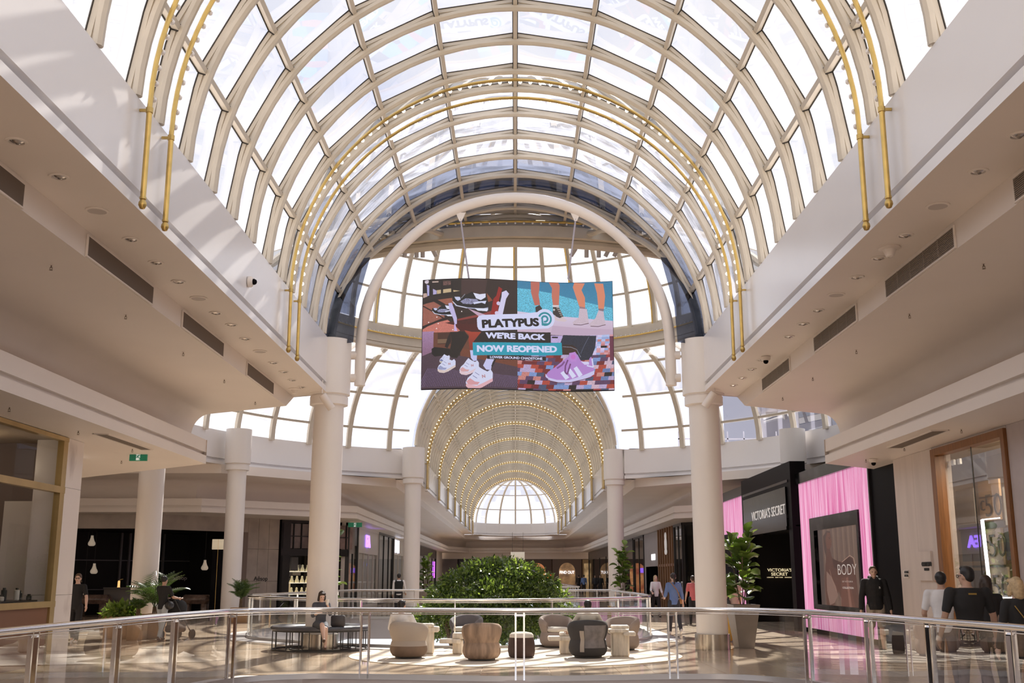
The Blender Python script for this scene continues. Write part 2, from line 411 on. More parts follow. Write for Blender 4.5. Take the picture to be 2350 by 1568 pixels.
# upper dome
Z1 = ZR+.42
def dome_up(f): return RT*math.cos(f), Z1+RT*.88*math.sin(f)
FL = [0, math.radians(12), math.radians(24), math.radians(38), math.radians(55), math.radians(74)]
mb = MB(); F = [FL[-1]*i/16 for i in range(17)]
mb.bar([(dome_up(f)[0], 0, dome_up(f)[1]) for f in F], .11, .16, up=(0, 1, 0)); ur = mb.build('dome_rib', M_cream, ro, local=True)
for i, a in enumerate(AZ):
    if i == 0: ur.rotation_euler = (0, 0, a)
    else: inst(ur, ro, (0, 0, 0), (0, 0, a))
mb = MB(); mb.tube([(dome_up(f)[0]-.13, .06, dome_up(f)[1]) for f in F], .03, 6); gr = mb.build('brass_strip', M_gold, ro, local=True)
for i, k in enumerate([0, 2, 5, 8, 10, 12, 15, 18, 20, 22, 25, 28, 30, 32, 35, 38]):
    if i == 0: gr.rotation_euler = (0, 0, AZ[0])
    else: inst(gr, ro, (0, 0, 0), (0, 0, AZ[k]))
for f in FL[1:]:
    R, z = dome_up(f); mb = MB(); mb.bar([(R*math.cos(2*pi*i/80), R*math.sin(2*pi*i/80), z) for i in range(80)], .06, .08, closed=True); mb.build('dome_purlin', M_cream_dark, ro, local=True)
for j in range(5):
    (r0, z0), (r1, z1) = dome_up(FL[j]), dome_up(FL[j+1]); srcs = {}
    for a in AZ:
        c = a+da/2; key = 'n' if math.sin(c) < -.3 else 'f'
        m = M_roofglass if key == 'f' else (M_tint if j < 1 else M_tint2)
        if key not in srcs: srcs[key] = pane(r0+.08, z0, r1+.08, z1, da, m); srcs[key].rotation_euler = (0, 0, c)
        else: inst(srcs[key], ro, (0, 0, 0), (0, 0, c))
R, z = dome_up(FL[-1]); mb = MB(); mb.lathe([(R, z), (R*.6, z+.3), (.02, z+.45)], 40, cap=False); mb.build('crown_cap', M_roofglass, ro, local=True)

# ---- far vault
vf = thing('ceiling_vault', 'long far barrel vault of closely seen cream ribs beyond the dome', 'roof vault', (0, 47, 0), kind='structure')
G = [52.2+8.07*k for k in range(8)]
FY = [G[0]-.4-1.21*j for j in (3, 2, 1)]
for g in G: FY += [g-.4, g+.4]+[g+.4+1.21*j for j in range(1, 6)]
FY = [y for y in FY if y < 112.5]
for y in FY: inst(rib0, vf, (0, y-47, 0))
YE = FY[-1]
mb = MB(); mg = MB()
for k in range(11):
    a = k*pi/10; r = VR-.11; mb.bar([(r*math.cos(a), 47.2, SP+r*math.sin(a)), (r*math.cos(a), YE, SP+r*math.sin(a))], .07, .11, up=(math.cos(a), 0, math.sin(a)))
    if k < 10:
        b = a+pi/10; mg.add([(VR*math.cos(q), yy, SP+VR*math.sin(q)) for q, yy in ((a, 47.6), (b, 47.6), (b, YE), (a, YE))], [(0, 1, 2, 3)])
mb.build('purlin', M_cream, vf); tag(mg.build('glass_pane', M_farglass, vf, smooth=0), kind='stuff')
mb = MB()
for i in range(48):
    a, b = pi*i/48, pi*(i+1)/48
    if barrel_end(a) < 11.5 and barrel_end(b) < 11.5:
        mb.add([(VR*math.cos(q), yy, SP+VR*math.sin(q)) for q, yy in ((a, 47.6), (b, 47.6), (b, RC+barrel_end(b)), (a, RC+barrel_end(a)))], [(0, 1, 2, 3)])
mb.build('end_pane', M_roofglass, vf, smooth=0)
# far apse: half dome
ap = thing('ceiling_apse', 'small glazed half dome closing the far end of the long vault', 'roof dome', (0, YE, 0), kind='structure')
AR = 4.4
mb = MB(); mb.bar([(AR*math.cos(f), 0, SP+AR*math.sin(f)) for f in [pi/2*i/12*.93 for i in range(13)]], .12, .16, up=(0, 1, 0)); r_ = mb.build('dome_rib', M_cream, ap, local=True)
for i in range(9):
    a = pi*i/8
    if i == 0: r_.rotation_euler = (0, 0, a)
    else: inst(r_, ap, (0, 0, 0), (0, 0, a))
for f in (20, 42, 62): 
    f = math.radians(f); mb = MB(); mb.bar([(AR*math.cos(f)*math.cos(pi*i/24), AR*math.cos(f)*math.sin(pi*i/24), SP+AR*math.sin(f)) for i in range(25)], .07, .08); mb.build('dome_purlin', M_cream_dark, ap, local=True)
mb = MB(); mb.lathe([(AR*math.cos(f), SP+AR*math.sin(f)) for f in [pi/2*i/8*.93 for i in range(9)]], 16, a0=0, a1=pi, cap=False); mb.build('apse_glass', M_roofglass, ap, local=True, smooth=0)
# ---- brass light arches
def light_arch(y, label, bulbs='each', mbulb=None, grp=None, side=1, n=66):
    t = thing('light_arch', label, 'light arch', (0, y, SP), group=grp)
    r = 4.185; zb = 5.62-SP
    if ARCH.get('pipe') is None:
        mb = MB(); mb.tube([(r, 0, -.05)]+[(r*math.cos(pi*i/48), 0, r*math.sin(pi*i/48)) for i in range(49)]+[(-r, 0, -.05)], .03, 8); ARCH['pipe'] = mb.build('pipe', M_gold, t, local=True)
        mb = MB(); mb.tube([(0, 0, -.05), (0, 0, zb+.12)], .032, 10); ARCH['leg'] = mb.build('lower_pipe', M_gold, t, local=True)
        mb = MB(); mb.lathe([(.001, zb-.02), (.028, zb-.01), (.047, zb+.03), (.044, zb+.06), (.028, zb+.09), (.038, zb+.10), (.038, zb+.125), (.001, zb+.13)], 12); ARCH['fin'] = mb.build('finial', M_golddk, t, local=True)
        mb = MB(); mb.lathe([(.042, -.08), (.042, -.02)], 10); mb.box(-.0, .112, -.014, .014, -.065, -.035); ARCH['clamp'] = mb.build('clamp', M_golddk, t, local=True, smooth=30)
        ARCH['leg'].location = (r, 0, 0); ARCH['fin'].location = (r, 0, 0); ARCH['clamp'].location = (r, 0, 0)
        for k in ('leg', 'fin', 'clamp'): inst(ARCH[k], t, (-r, 0, 0), (0, 0, pi))
        mb = MB(); mb.ell((0, 0, 0), .036, 8, 6); mb.mi = 1; mb.lathe([(.016, -.06), (.02, -.03)], 8, M=Matrix.Rotation(pi/2, 4, 'X')); 
        ARCH['bulb'] = {}
    else:
        inst(ARCH['pipe'], t)
        for k in ('leg', 'fin', 'clamp'):
            inst(ARCH[k], t, (r, 0, 0), (0, 0, 0)); inst(ARCH[k], t, (-r, 0, 0), (0, 0, pi))
    rb = r-.01
    if bulbs == 'each':
        key = mbulb.name
        if key not in ARCH['bulb']:
            mb = MB(); mb.ell((0, .075, 0), .037, 8, 6); mb.mi = 1; mb.tube([(0, .0, 0), (0, .05, 0)], .015, 6)
            ARCH['bulb'][key] = mb.build('bulb', [mbulb, M_golddk], t, local=True); src = ARCH['bulb'][key]; start = True
        else: src = ARCH['bulb'][key]; start = False
        for i in range(n):
            a = pi*(i+.6)/(n+.2); L = (rb*math.cos(a), 0, rb*math.sin(a)); rot = (0, 0, 0 if side > 0 else pi)
            if i == 0 and start: src.location = L; src.rotation_euler = rot
            else: inst(src, t, L, rot)
    else:
        if ('j', side) not in ARCH:
            mb = MB()
            for i in range(n):
                a = pi*(i+.6)/(n+.2); mb.ell((rb*math.cos(a), side*.09, rb*math.sin(a)), .036, 6, 4)
            ARCH[('j', side)] = tag(mb.build('bulbs', mbulb, t, local=True), kind='stuff')
        else: inst(ARCH[('j', side)], t)
    return t
ARCH = {}
light_arch(11.62, 'brass light arch nearest the viewer, first of the near pair', 'each', M_bulb, 'near pair of brass light arches')
light_arch(12.42, 'brass light arch second in the near pair, its bulbs unlit', 'each', M_bulb, 'near pair of brass light arches')
light_arch(19.66, 'brass light arch with white bulbs, first of the pair before the screen', 'each', M_bulbw, 'pair of brass light arches before the screen')
light_arch(20.48, 'brass light arch with white bulbs, second of the pair before the screen', 'each', M_bulbw, 'pair of brass light arches before the screen')
ordn = ['first', 'second', 'third', 'fourth', 'fifth', 'sixth', 'seventh', 'eighth']
for k, g in enumerate(G):
    for s_, wd in ((-1, 'nearer'), (1, 'farther')):
        light_arch(g+.36*s_, f'brass light arch in the far vault, {wd} one of the {ordn[k]} pair', 'join', M_bulbon, 'brass light arches along the far vault', s_)
# ---- white tube arch carrying the screen
AY = 24.95
wa = thing('screen_arch', 'thick white tube arch standing off the two capitals, carrying the screen', 'arch', (0, AY, 5.88))
mb = MB(); r = 3.62; mb.tube([(r, AY, 5.9), (r, AY, 6.4)]+[(r*math.cos(pi*i/48), AY, 6.88+r*math.sin(pi*i/48)) for i in range(49)]+[(-r, AY, 6.4), (-r, AY, 5.9)], .125, 16)
mb.build('arch_tube', M_white, wa)
for sx in (-1, 1):
    for z in (6.08, 6.62):
        mb = MB(); mb.tube([(sx*3.68, AY, z), (sx*3.84, AY, z)], .1, 14); mb.build('strut', M_white, wa)
# screen (slightly waved LED sheet) -----------------------------------------
# ================================================================ frames and lettering
def frame(p0, p1, z=0, flip=False):
    """matrix: local x runs along the wall p0->p1, local y points out of the wall into the hall, local z up"""
    p0 = Vector((*p0, z)); p1 = Vector((*p1, z)); x = (p1-p0).normalized(); y = Vector((0, 0, 1)).cross(x)
    if flip: y = -y
    m = Matrix.Identity(4)
    for i, c in enumerate((x, y, Vector((0, 0, 1)))):
        for j in range(3): m[j][i] = c[j]
    m.translation = p0; return m
def onl(px, py, p0, p1):
    """distance along the wall line p0->p1 and height, where a photograph pixel meets that wall"""
    d = R3 @ Vector(((px-1175)/2500, (784-py)/2500, -1)); a = Vector(p0); u = (Vector(p1)-a).normalized()
    den = d.x*u.y-d.y*u.x; t = (a.x*u.y-a.y*u.x)/den; q = Vector((d.x*t, d.y*t))
    return (q-a).dot(u), H+d.z*t
def text(name, s, M, w_=None, h_=None, m=None, parent=None, ext=.01, bold=0, align='CENTER', label=None):
    cu = bpy.data.curves.new(name, 'FONT'); cu.body = s; cu.align_x = align; cu.extrude = 0; cu.offset = bold; cu.resolution_u = 3; cu.fill_mode = 'FRONT'
    o = bpy.data.objects.new(name, cu); COL.objects.link(o)
    me = o.to_mesh(); vs = [v.co.copy() for v in me.vertices]; fs = [tuple(p.vertices) for p in me.polygons]; o.to_mesh_clear()
    bpy.data.objects.remove(o); bpy.data.curves.remove(cu)
    x0, x1 = min(v.x for v in vs), max(v.x for v in vs); y0, y1 = min(v.y for v in vs), max(v.y for v in vs)
    sx = w_/(x1-x0) if w_ else None; sy = h_/(y1-y0) if h_ else None
    sx = sx or sy; sy = sy or sx; cx = (x0+x1)/2; cy_ = (y0+y1)/2; n = len(vs)
    # shell: front faces plus side walls along the boundary edges
    ed = {}
    for f in fs:
        for i in range(len(f)): e = (f[i], f[(i+1) % len(f)]); ed[e] = 1
    side = [(a, b) for (a, b) in ed if (b, a) not in ed]
    mb = MB(); loc = [Vector(((v.x-cx)*sx, 0, (v.y-cy_)*sy)) for v in vs]
    allv = [M @ (p+Vector((0, ext, 0))) for p in loc]+[M @ p for p in loc]
    mb.add(allv, fs+[(b, a, a+n, b+n) for a, b in side])
    return mb.build(name, m, parent, smooth=0)
def fr_at(M, s, z, y=0): return M @ Matrix.Translation((s, y, z))

# ================================================================ FLOORS
M_tile = mat('polished_stone_tile', (.56, .44, .325), .13, spec=.55, var=.10, scale=.8)
M_tile2 = mat('polished_stone_tile_pale', (.60, .48, .365), .13, spec=.55, var=.10, scale=.9)
M_tile3 = mat('polished_stone_tile_dark', (.51, .395, .285), .15, spec=.55, var=.10, scale=.9)
M_grout = mat('grout', (.62, .54, .45), .7)
M_edge = mat('slab_edge', (.50, .45, .44), .35)
V1pts = [(0, 1451), (140, 1437), (280, 1424), (420, 1411), (540, 1402.5), (700, 1399.5), (830, 1400), (1010, 1401), (1183, 1402), (1370, 1401), (1550, 1400), (1700, 1400), (1850, 1405), (2000, 1414), (2120, 1424), (2350, 1441)]
V1 = [P(a, b, z=1.05) for a, b in V1pts]; V1 = [Vector((p.x, p.y, 0)) for p in V1]
rail1 = [Vector((V1[0].x-.05, 4, 0)), Vector((V1[0].x-.03, 8, 0))]+V1+[Vector((V1[-1].x+.03, 8, 0)), Vector((V1[-1].x+.05, 4, 0))]
V2pts = [(600, 1361.5), (578, 1365.5), (566, 1369), (590, 1371), (628, 1372), (700, 1374), (800, 1376), (950, 1377.5), (1100, 1378), (1200, 1377.5), (1300, 1376), (1420, 1373.5), (1510, 1370)]
V2 = [P(a, b, z=1.05) for a, b in V2pts]
V2 = [Vector((-6.3, 42.6, 0)), Vector((-6.6, 38, 0))]+[Vector((p.x, p.y, 0)) for p in V2[1:]]+[Vector((3.72, 35, 0)), Vector((3.62, 42.6, 0))]
fl = thing('floor', 'polished beige stone floor of the upper mall level', 'floor', (0, 0, 0), kind='structure')
outer = [(-34, -14), (34, -14), (34, 121), (-34, 121)]
hole1 = [(p.x, p.y) for p in rail1]; hole2 = [(p.x, p.y) for p in V2]
hole3 = [(-3.2, 56), (3.2, 56), (3.2, 100), (-3.2, 100)]
loops = [[Vector((x, y, -.012)) for x, y in q] for q in (outer, hole1, hole2, hole3)]
flat = [p for l in loops for p in l]
mb = MB(); mb.add(flat, [t for t in tessellate_polygon(loops)])
for f in range(len(mb.f)):
    a, b, c = (Vector(mb.v[i]) for i in mb.f[f])
    if (b-a).cross(c-a).z < 0: mb.f[f] = tuple(reversed(mb.f[f]))
mb.build('grout_bed', M_grout, fl, smooth=0)
for h in (hole1, hole2, hole3):
    mb = MB(); n = len(h)
    mb.add([Vector((x, y, z)) for z in (.006, -.75) for x, y in h], [(i, (i+1) % n, n+(i+1) % n, n+i) for i in range(n)])
    c = Vector((sum(x for x, y in h)/n, sum(y for x, y in h)/n, 0)); o_ = []
    for x, y in h: d = (Vector((x, y, 0))-c); o_.append((x+.55*d.x/max(d.length, 1), y+.55*d.y/max(d.length, 1)))
    mb.add([Vector((x, y, .006)) for x, y in h]+[Vector((x, y, .006)) for x, y in o_]+[Vector((x, y, -.012)) for x, y in o_], [(i, (i+1) % n, n+(i+1) % n, n+i) for i in range(n)]+[(n+i, n+(i+1) % n, 2*n+(i+1) % n, 2*n+i) for i in range(n)])
    mb.build('void_edge', M_edge, fl, smooth=30)
def inside(x, y, poly):
    c = False; n = len(poly)
    for i in range(n):
        x0, y0 = poly[i]; x1, y1 = poly[(i+1) % n]
        if (y0 > y) != (y1 > y) and x < (x1-x0)*(y-y0)/(y1-y0)+x0: c = not c
    return c
def free(x0, x1, y0, y1):
    for h in (hole1, hole2, hole3):
        for x, y in ((x0, y0), (x1, y0), (x0, y1), (x1, y1), ((x0+x1)/2, (y0+y1)/2)):
            if inside(x, y, h): return False
    return True
TW, TL = .58, 1.16
tsrc = []
for m in (M_tile, M_tile2, M_tile3):
    mb = MB(); g = .004
    mb.add([(g, g, 0), (TW-g, g, 0), (TW-g, TL-g, 0), (g, TL-g, 0), (0.001, 0.001, -.012), (TW-.001, .001, -.012), (TW-.001, TL-.001, -.012), (.001, TL-.001, -.012)], [(0, 1, 2, 3), (0, 4, 5, 1), (1, 5, 6, 2), (2, 6, 7, 3), (3, 7, 4, 0)])
    tsrc.append(mb)
rest = MB(); rng = random.Random(3); cand = []
ix0, ix1 = int(-26/TW), int(26/TW)
for ix in range(ix0, ix1):
    for iy in range(-8, 103):
        x0, y0 = ix*TW, iy*TL+(TL/2 if ix % 2 else 0)
        if free(x0, x0+TW, y0, y0+TL): cand.append((x0, y0, rng.randrange(3)))
near = sorted([c for c in cand if 16.2 < c[1] < 26 and abs(c[0]) < c[1]*.5], key=lambda c: c[1]+abs(c[0])*.25)[:296]
ns = set(near); tobj = {}
for c in near:
    k = c[2]
    if k not in tobj: tobj[k] = tsrc[k].build('tile', (M_tile, M_tile2, M_tile3)[k], fl, local=True, smooth=0); tobj[k].location = (c[0], c[1], 0)
    else: inst(tobj[k], fl, (c[0], c[1], 0))
for c in cand:
    if c in ns: continue
    rest.mi = c[2]; rest.add([(a+c[0], b+c[1], z) for a, b, z in tsrc[0].v], tsrc[0].f)
tag(rest.build('tiles_beyond', [M_tile, M_tile2, M_tile3], fl, smooth=0), kind='stuff')
lo = MB(); lo.box(-12, 12, -14, 60, -6.3, -6.2); o = lo.build('floor', M_tile3); struct(o, 'lower ground floor seen down through the voids', 'floor')

# ================================================================ CEILINGS
def cove(c, v, n=8, r=.48, zt=5.334):
    """quarter round from the soffit down to the cove wall; c = foot on plan, v = outward unit"""
    return [(c-v*(r*(1-math.sin(pi/2*i/n))), zt-r*(1-math.cos(pi/2*i/n))) for i in range(n+1)]
def v2(x, y): return Vector((x, y))
def near_end(x, z):
    if z > 5.6: return RC-math.sqrt(144-x*x)
    if z > 4.6 or (z > 4.5 and x > 7): return 24.35+.6*(x-5.18)
    return 24.1+.85*(x-6.86)
for sx, nm in ((-1, 'left'), (1, 'right')):
    ce = thing('ceiling', f'stepped white gallery ceiling with long fascia on the {nm} of the near hall', 'ceiling', (sx*5, 5, 5.5), kind='structure')
    def sw(prof, name, m, y0=-14):
        mb = MB(); mb.sweep(None, [[Vector((sx*x, y0, z)) for x, z in prof], [Vector((sx*x, near_end(x, z), z)) for x, z in prof]])
        if sx > 0: mb.f = [tuple(reversed(f)) for f in mb.f]
        return mb.build(name, m, ce, smooth=35)
    sw([(4.9, 6.92), (4.3, 6.92), (4.3, 5.89), (4.42, 5.89), (4.42, 5.80), (4.3, 5.80), (4.3, 5.67)], 'fascia', M_fascia)
    sw([(4.3, 5.67), (5.18, 5.67), (5.18, 5.334)]+[(p.x, z) for p, z in cove(v2(7.75, 0), v2(1, 0))]+[(7.75, 4.53), (6.86, 4.53)], 'soffit', M_white)
    sw([(6.86, 4.53), (6.86, 4.26), (6.94, 4.26), (6.94, 4.18), (6.84, 4.18), (6.84, 4.0), (8.2, 4.0)], 'bulkhead', M_white)
    mb = MB()
    # wide low soffit beside the crossing, end faces
    xs = [8.2, 10, 12, 14.5]; yb = 10
    for a, b in zip(xs, xs[1:]): mb.add([(sx*a, yb, 4), (sx*b, yb, 4), (sx*b, 24.1+.85*(b-6.86), 4), (sx*a, 24.1+.85*(a-6.86), 4)], [(0, 1, 2, 3)])
    q = [(5.18, 5.334), (7.27, 5.334), (7.27, 5.66), (5.18, 5.66)]; mb.add([(sx*x, near_end(x, 5.3), z) for x, z in q], [(0, 1, 2, 3)])
    q = [(6.84, 4.0), (8.2, 4.0), (14.5, 4.0), (14.5, 4.53), (8.2, 4.53), (6.84, 4.53)]; mb.add([(sx*x, 24.1+.85*(x-6.86)+.002, z) for x, z in q], [(0, 1, 2, 3, 4, 5)])
    mb.add([(sx*7.75, -14, 4.53), (sx*7.75, 25.5, 4.53), (sx*7.75, 25.5, 7.1), (sx*7.75, -14, 7.1)], [(0, 1, 2, 3)])
    # roof slab above, so no sky light enters the gallery
    mb.add([(sx*4.9, -14, 6.95), (sx*15, -14, 6.95), (sx*15, 24.5, 6.95), (sx*4.9, 24.5, 6.95)], [(0, 1, 2, 3)])
    mb.build('soffit_edge', M_white, ce, smooth=0)
# ---- far galleries: one continuous stepped ceiling round the rotunda and down the long hall
YB = 113.5
Lp = {'D': [(-30, 40.8), (-11, 40.8), (-5.18, 47.6), (-5.18, YB), (-3.4, YB+4.9)], 'B': [(-30, 42.7), (-12.2, 42.7), (-6.86, 47.6), (-6.86, YB), (-5.0, YB+5.8)], 'C': [(-30, 43.6), (-12.7, 43.6), (-7.75, 48.2), (-7.75, YB+.3), (-5.4, YB+6.7)]}
for k in Lp: Lp[k] = [v2(*p) for p in Lp[k]]+[v2(-x, y) for x, y in reversed(Lp[k])]
for nm, sl in (('far', slice(0, 10)),):
    ce2 = thing('ceiling', 'stepped white gallery ceiling running round the rotunda and along the long far hall', 'ceiling', (0, 60, 5.5), kind='structure')
    rows_s, rows_b = [], []
    for d, b, c in list(zip(Lp['D'], Lp['B'], Lp['C'])):
        v = (c-b); v = v/v.length*1.0
        rows_s.append([Vector((*d, 5.67)), Vector((*d, 5.334))]+[Vector((*p, z)) for p, z in cove(c, v)]+[Vector((*c, 4.53)), Vector((*b, 4.53))])
        rows_b.append([Vector((*p, z)) for p, z in ((b, 4.53), (b, 4.26), (b+v*.08, 4.26), (b+v*.08, 4.18), (b-v*.02, 4.18), (b-v*.02, 4.0), (b+v*4.5, 4.0))])
    mb = MB(); mb.sweep(None, rows_s); mb.build('soffit', M_white, ce2, smooth=35)
    mb = MB(); mb.sweep(None, rows_b); mb.build('bulkhead', M_white, ce2, smooth=35)
# upper soffit sheet between the ring and the drop, fascia ring, straight far fascias, roof deck
mb = MB()
for sx in (-1, 1):
    arc = [v2(sx*12*math.cos(math.radians(a)), RC+12*math.sin(math.radians(a))) for a in range(-20, 69, 4)]+[v2(sx*4.3, 47.2)]
    outp = [v2(sx*30, 35+i) for i in range(6)]+[v2(sx*(30-19*i/6), 40.8) for i in range(7)]
    n = len(arc); dd = [v2(sx*16, 32), v2(sx*15, 40.8), v2(sx*11, 40.8), v2(sx*5.18, 47.6)]
    for i in range(n-1):
        def dp(t):
            t *= 3; k = min(int(t), 2); return dd[k].lerp(dd[k+1], t-k)
        a, b = arc[i], arc[i+1]; c, d = dp((i+1)/(n-1)), dp(i/(n-1)); mb.add([(*p, 5.67) for p in (a, b, c, d)], [(0, 1, 2, 3)])
    mb.add([(sx*4.3, 47.2, 5.67), (sx*4.3, YB-2, 5.67), (sx*5.2, YB-2, 5.67), (sx*5.2, 47.2, 5.67)], [(0, 1, 2, 3)])
    mb.add([(sx*16, 28, 5.67), (sx*16, 40.8, 5.67), (sx*32, 40.8, 5.67), (sx*32, 28, 5.67)], [(0, 1, 2, 3)])
mb.build('upper_soffit', M_white, ce2, smooth=0)
mb = MB(); FP = [(.5, 6.92), (0, 6.92), (0, 5.89), (.1, 5.89), (.1, 5.80), (0, 5.80), (0, 5.665), (.03, 5.665)]
for s0, s1 in ((-67, 67), (113, 247)):
    mb.lathe([(12+x, z) for x, z in FP], 64, c=(0, RC, 0), a0=math.radians(s0), a1=math.radians(s1), cap=False)
mb.build('ring_fascia', M_fascia, ce2)
mb = MB()
for sx in (-1, 1): mb.sweep(None, [[Vector((sx*(4.3+x), y, z)) for x, z in FP] for y in (47.0, 111.6)])
mb.lathe([(4.3+x, z) for x, z in FP], 8, c=(0, 111.5, 0), a0=0, a1=pi, cap=False)
mb.build('long_fascia', M_fascia, ce2, smooth=20)
br = MB(); br.box(-.12, .0, -.28, .28, 5.60, 6.86); br.box(-.14, 0, -.32, .32, 5.52, 5.62)
b0 = None
for g in G:
    for sx in (-1, 1):
        if b0 is None: b0 = br.build('fascia_pier', M_fascia, ce2, local=True, smooth=0)
        o = b0 if (g == G[0] and sx == -1) else inst(b0, ce2)
        o.location = (sx*4.3, g-60, -5.5); o.rotation_euler = (0, 0, 0 if sx > 0 else pi)
mb = MB()
mb.lathe([(3.5, 5.66), (6.4, 5.66)], 12, c=(0, 112, 0), a0=0, a1=pi, cap=False)
for sx in (-1, 1):
    mb.add([(sx*4.9, 46.9, 6.95), (sx*4.9, YB+8, 6.95), (sx*34, YB+8, 6.95), (sx*34, 46.9, 6.95)], [(0, 1, 2, 3)])
    for k in range(24):
        a0, a1 = math.radians(-90+180*k/24), math.radians(-90+180*(k+1)/24)
        if abs(12.4*math.cos((a0+a1)/2)) < 4.4: continue
        mb.add([(sx*12.4*math.cos(a0), RC+12.4*math.sin(a0), 6.95), (sx*12.4*math.cos(a1), RC+12.4*math.sin(a1), 6.95), (sx*34, RC+12.4*math.sin(a1), 6.95), (sx*34, RC+12.4*math.sin(a0), 6.95)], [(0, 1, 2, 3)])
mb.build('roof_deck', M_white, ce2, smooth=0)

# ================================================================ COLUMNS
M_col = mat('column_paint', (.82, .775, .735), .38, var=.01, scale=1)
M_steelbase = mat('brushed_steel_base', (.52, .47, .41), .22, metal=.9)
def column(x, y, label, base=True, top=6.92, r=.345):
    t = thing('column', label, 'column', (x, y, 0), kind='structure')
    mb = MB(); mb.lathe([(r, 0), (r, 5.55)], 40, c=(x, y, 0)); mb.build('shaft', M_col, t)
    mb = MB(); mb.lathe([(r+.03, 5.40), (r+.09, 5.42), (r+.09, 5.60), (r+.07, 5.62), (r+.07, 5.64), (r+.13, 5.66), (r+.13, top+.02), (.01, top+.02)], 40, c=(x, y, 0)); mb.build('capital', M_col, t)
    mb = MB(); mb.lathe([(r+.04, .0), (r+.04, .33), (r+.005, .335)], 40, c=(x, y, 0)); mb.build('base_sleeve', M_steelbase, t, smooth=30)
    return t
column(4.34, 24.85, 'thick white column standing right of the lounge chairs, before the leafy planter')
column(-4.30, 24.85, 'thick white column rising through the round grey bench')
column(-10.05, 30.2, 'white column behind the potted palm by the dark shopfront')
column(-10.35, 40.6, 'white column between the dark shopfront and the bare stone wall')
column(10.35, 40.6, 'white column mostly hidden behind the pink shopfront')
column(-4.36, 46.6, 'slim distant white column left of the big green bush')
column(4.30, 47.4, 'slim distant white column right of the big green bush')

# ================================================================ SKY-SIDE BUILDINGS
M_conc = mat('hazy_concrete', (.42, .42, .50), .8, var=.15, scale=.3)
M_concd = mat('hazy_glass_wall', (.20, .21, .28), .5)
tb = thing('tower_block', 'grey unfinished tower block seen through the rotunda glass at right', 'building', (27, 92, 0))
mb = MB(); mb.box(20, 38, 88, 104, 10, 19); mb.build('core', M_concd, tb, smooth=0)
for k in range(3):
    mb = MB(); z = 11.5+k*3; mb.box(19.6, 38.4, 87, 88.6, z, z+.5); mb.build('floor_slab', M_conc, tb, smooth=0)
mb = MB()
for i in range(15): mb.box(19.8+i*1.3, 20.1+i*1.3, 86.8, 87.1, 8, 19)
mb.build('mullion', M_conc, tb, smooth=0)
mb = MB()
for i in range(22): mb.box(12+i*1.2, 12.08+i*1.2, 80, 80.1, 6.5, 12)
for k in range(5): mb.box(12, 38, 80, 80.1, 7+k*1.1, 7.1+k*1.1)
mb.build('scaffold', M_conc, tb, smooth=0)
# ================================================================ VENTS, DOWNLIGHTS, SPRINKLERS
def vent(px0, px1, sx, x=5.165, z0=5.36, z1=5.60, label=''):
    ya = P(px0, 700, x=sx*x).y; 
    def yy(px):
        lo_, hi = 2., 60.
        for _ in range(40):
            m_ = (lo_+hi)/2; q = R3.transposed() @ (Vector((sx*x, m_, (z0+z1)/2))-Vector((0, 0, H))); X = 1175+2500*q.x/-q.z
            if (X-px)*sx > 0: lo_ = m_
            else: hi = m_
        return (lo_+hi)/2
    a, b = sorted((yy(px0), yy(px1)))
    t = thing('air_grille', label, 'vent', (sx*x, (a+b)/2, (z0+z1)/2), group='wide air grilles in the near ceilings')
    mb = MB(); f = .02
    for q in ((a, b, z0-f, z0), (a, b, z1, z1+f), (a-f, a, z0-f, z1+f), (b, b+f, z0-f, z1+f)):
        mb.box(sx*x-.012, sx*x+.012, *q)
    mb.build('frame', M_white, t, smooth=0)
    mb = MB(); mb.box(sx*x-.004, sx*x+.008, a, b, z0, z1); mb.build('backing', M_vent, t, smooth=0)
    n = int((z1-z0)/.02); mb = MB()
    for i in range(n): z = z0+(i+.5)*(z1-z0)/n; mb.box(sx*x-.012, sx*x+.004, a, b, z-.0035, z+.0035)
    for i in range(1, int((b-a)/.5)+1): yq = a+(b-a)*i/(int((b-a)/.5)+1); mb.box(sx*x-.014, sx*x, yq-.006, yq+.006, z0, z1)
    tag(mb.build('louvre', mat('grille_louvre', (.30, .25, .21), .5), t, smooth=0), kind='stuff')
vent(-60, 53, -1, label='dark air grille cut by the left edge of the photograph')
vent(201, 350, -1, label='long dark air grille, longest complete one in the left ceiling step')
vent(419, 512, -1, label='dark air grille in the left ceiling step, second before the crossing')
vent(567, 627, -1, label='dark air grille at the far end of the left ceiling step')
vent(2034, 2190, 1, label='long pale-slatted air grille, longest complete one in the right ceiling step')
vent(1869, 1965, 1, label='dark air grille in the right ceiling step, second before the crossing')
vent(1750, 1812, 1, label='dark air grille at the far end of the right ceiling step')
vent(2329, 2450, 1, label='dark air grille cut by the right edge of the photograph')
M_lampin = mat('lamp_reflector', (.65, .62, .60), .15, metal=.9)
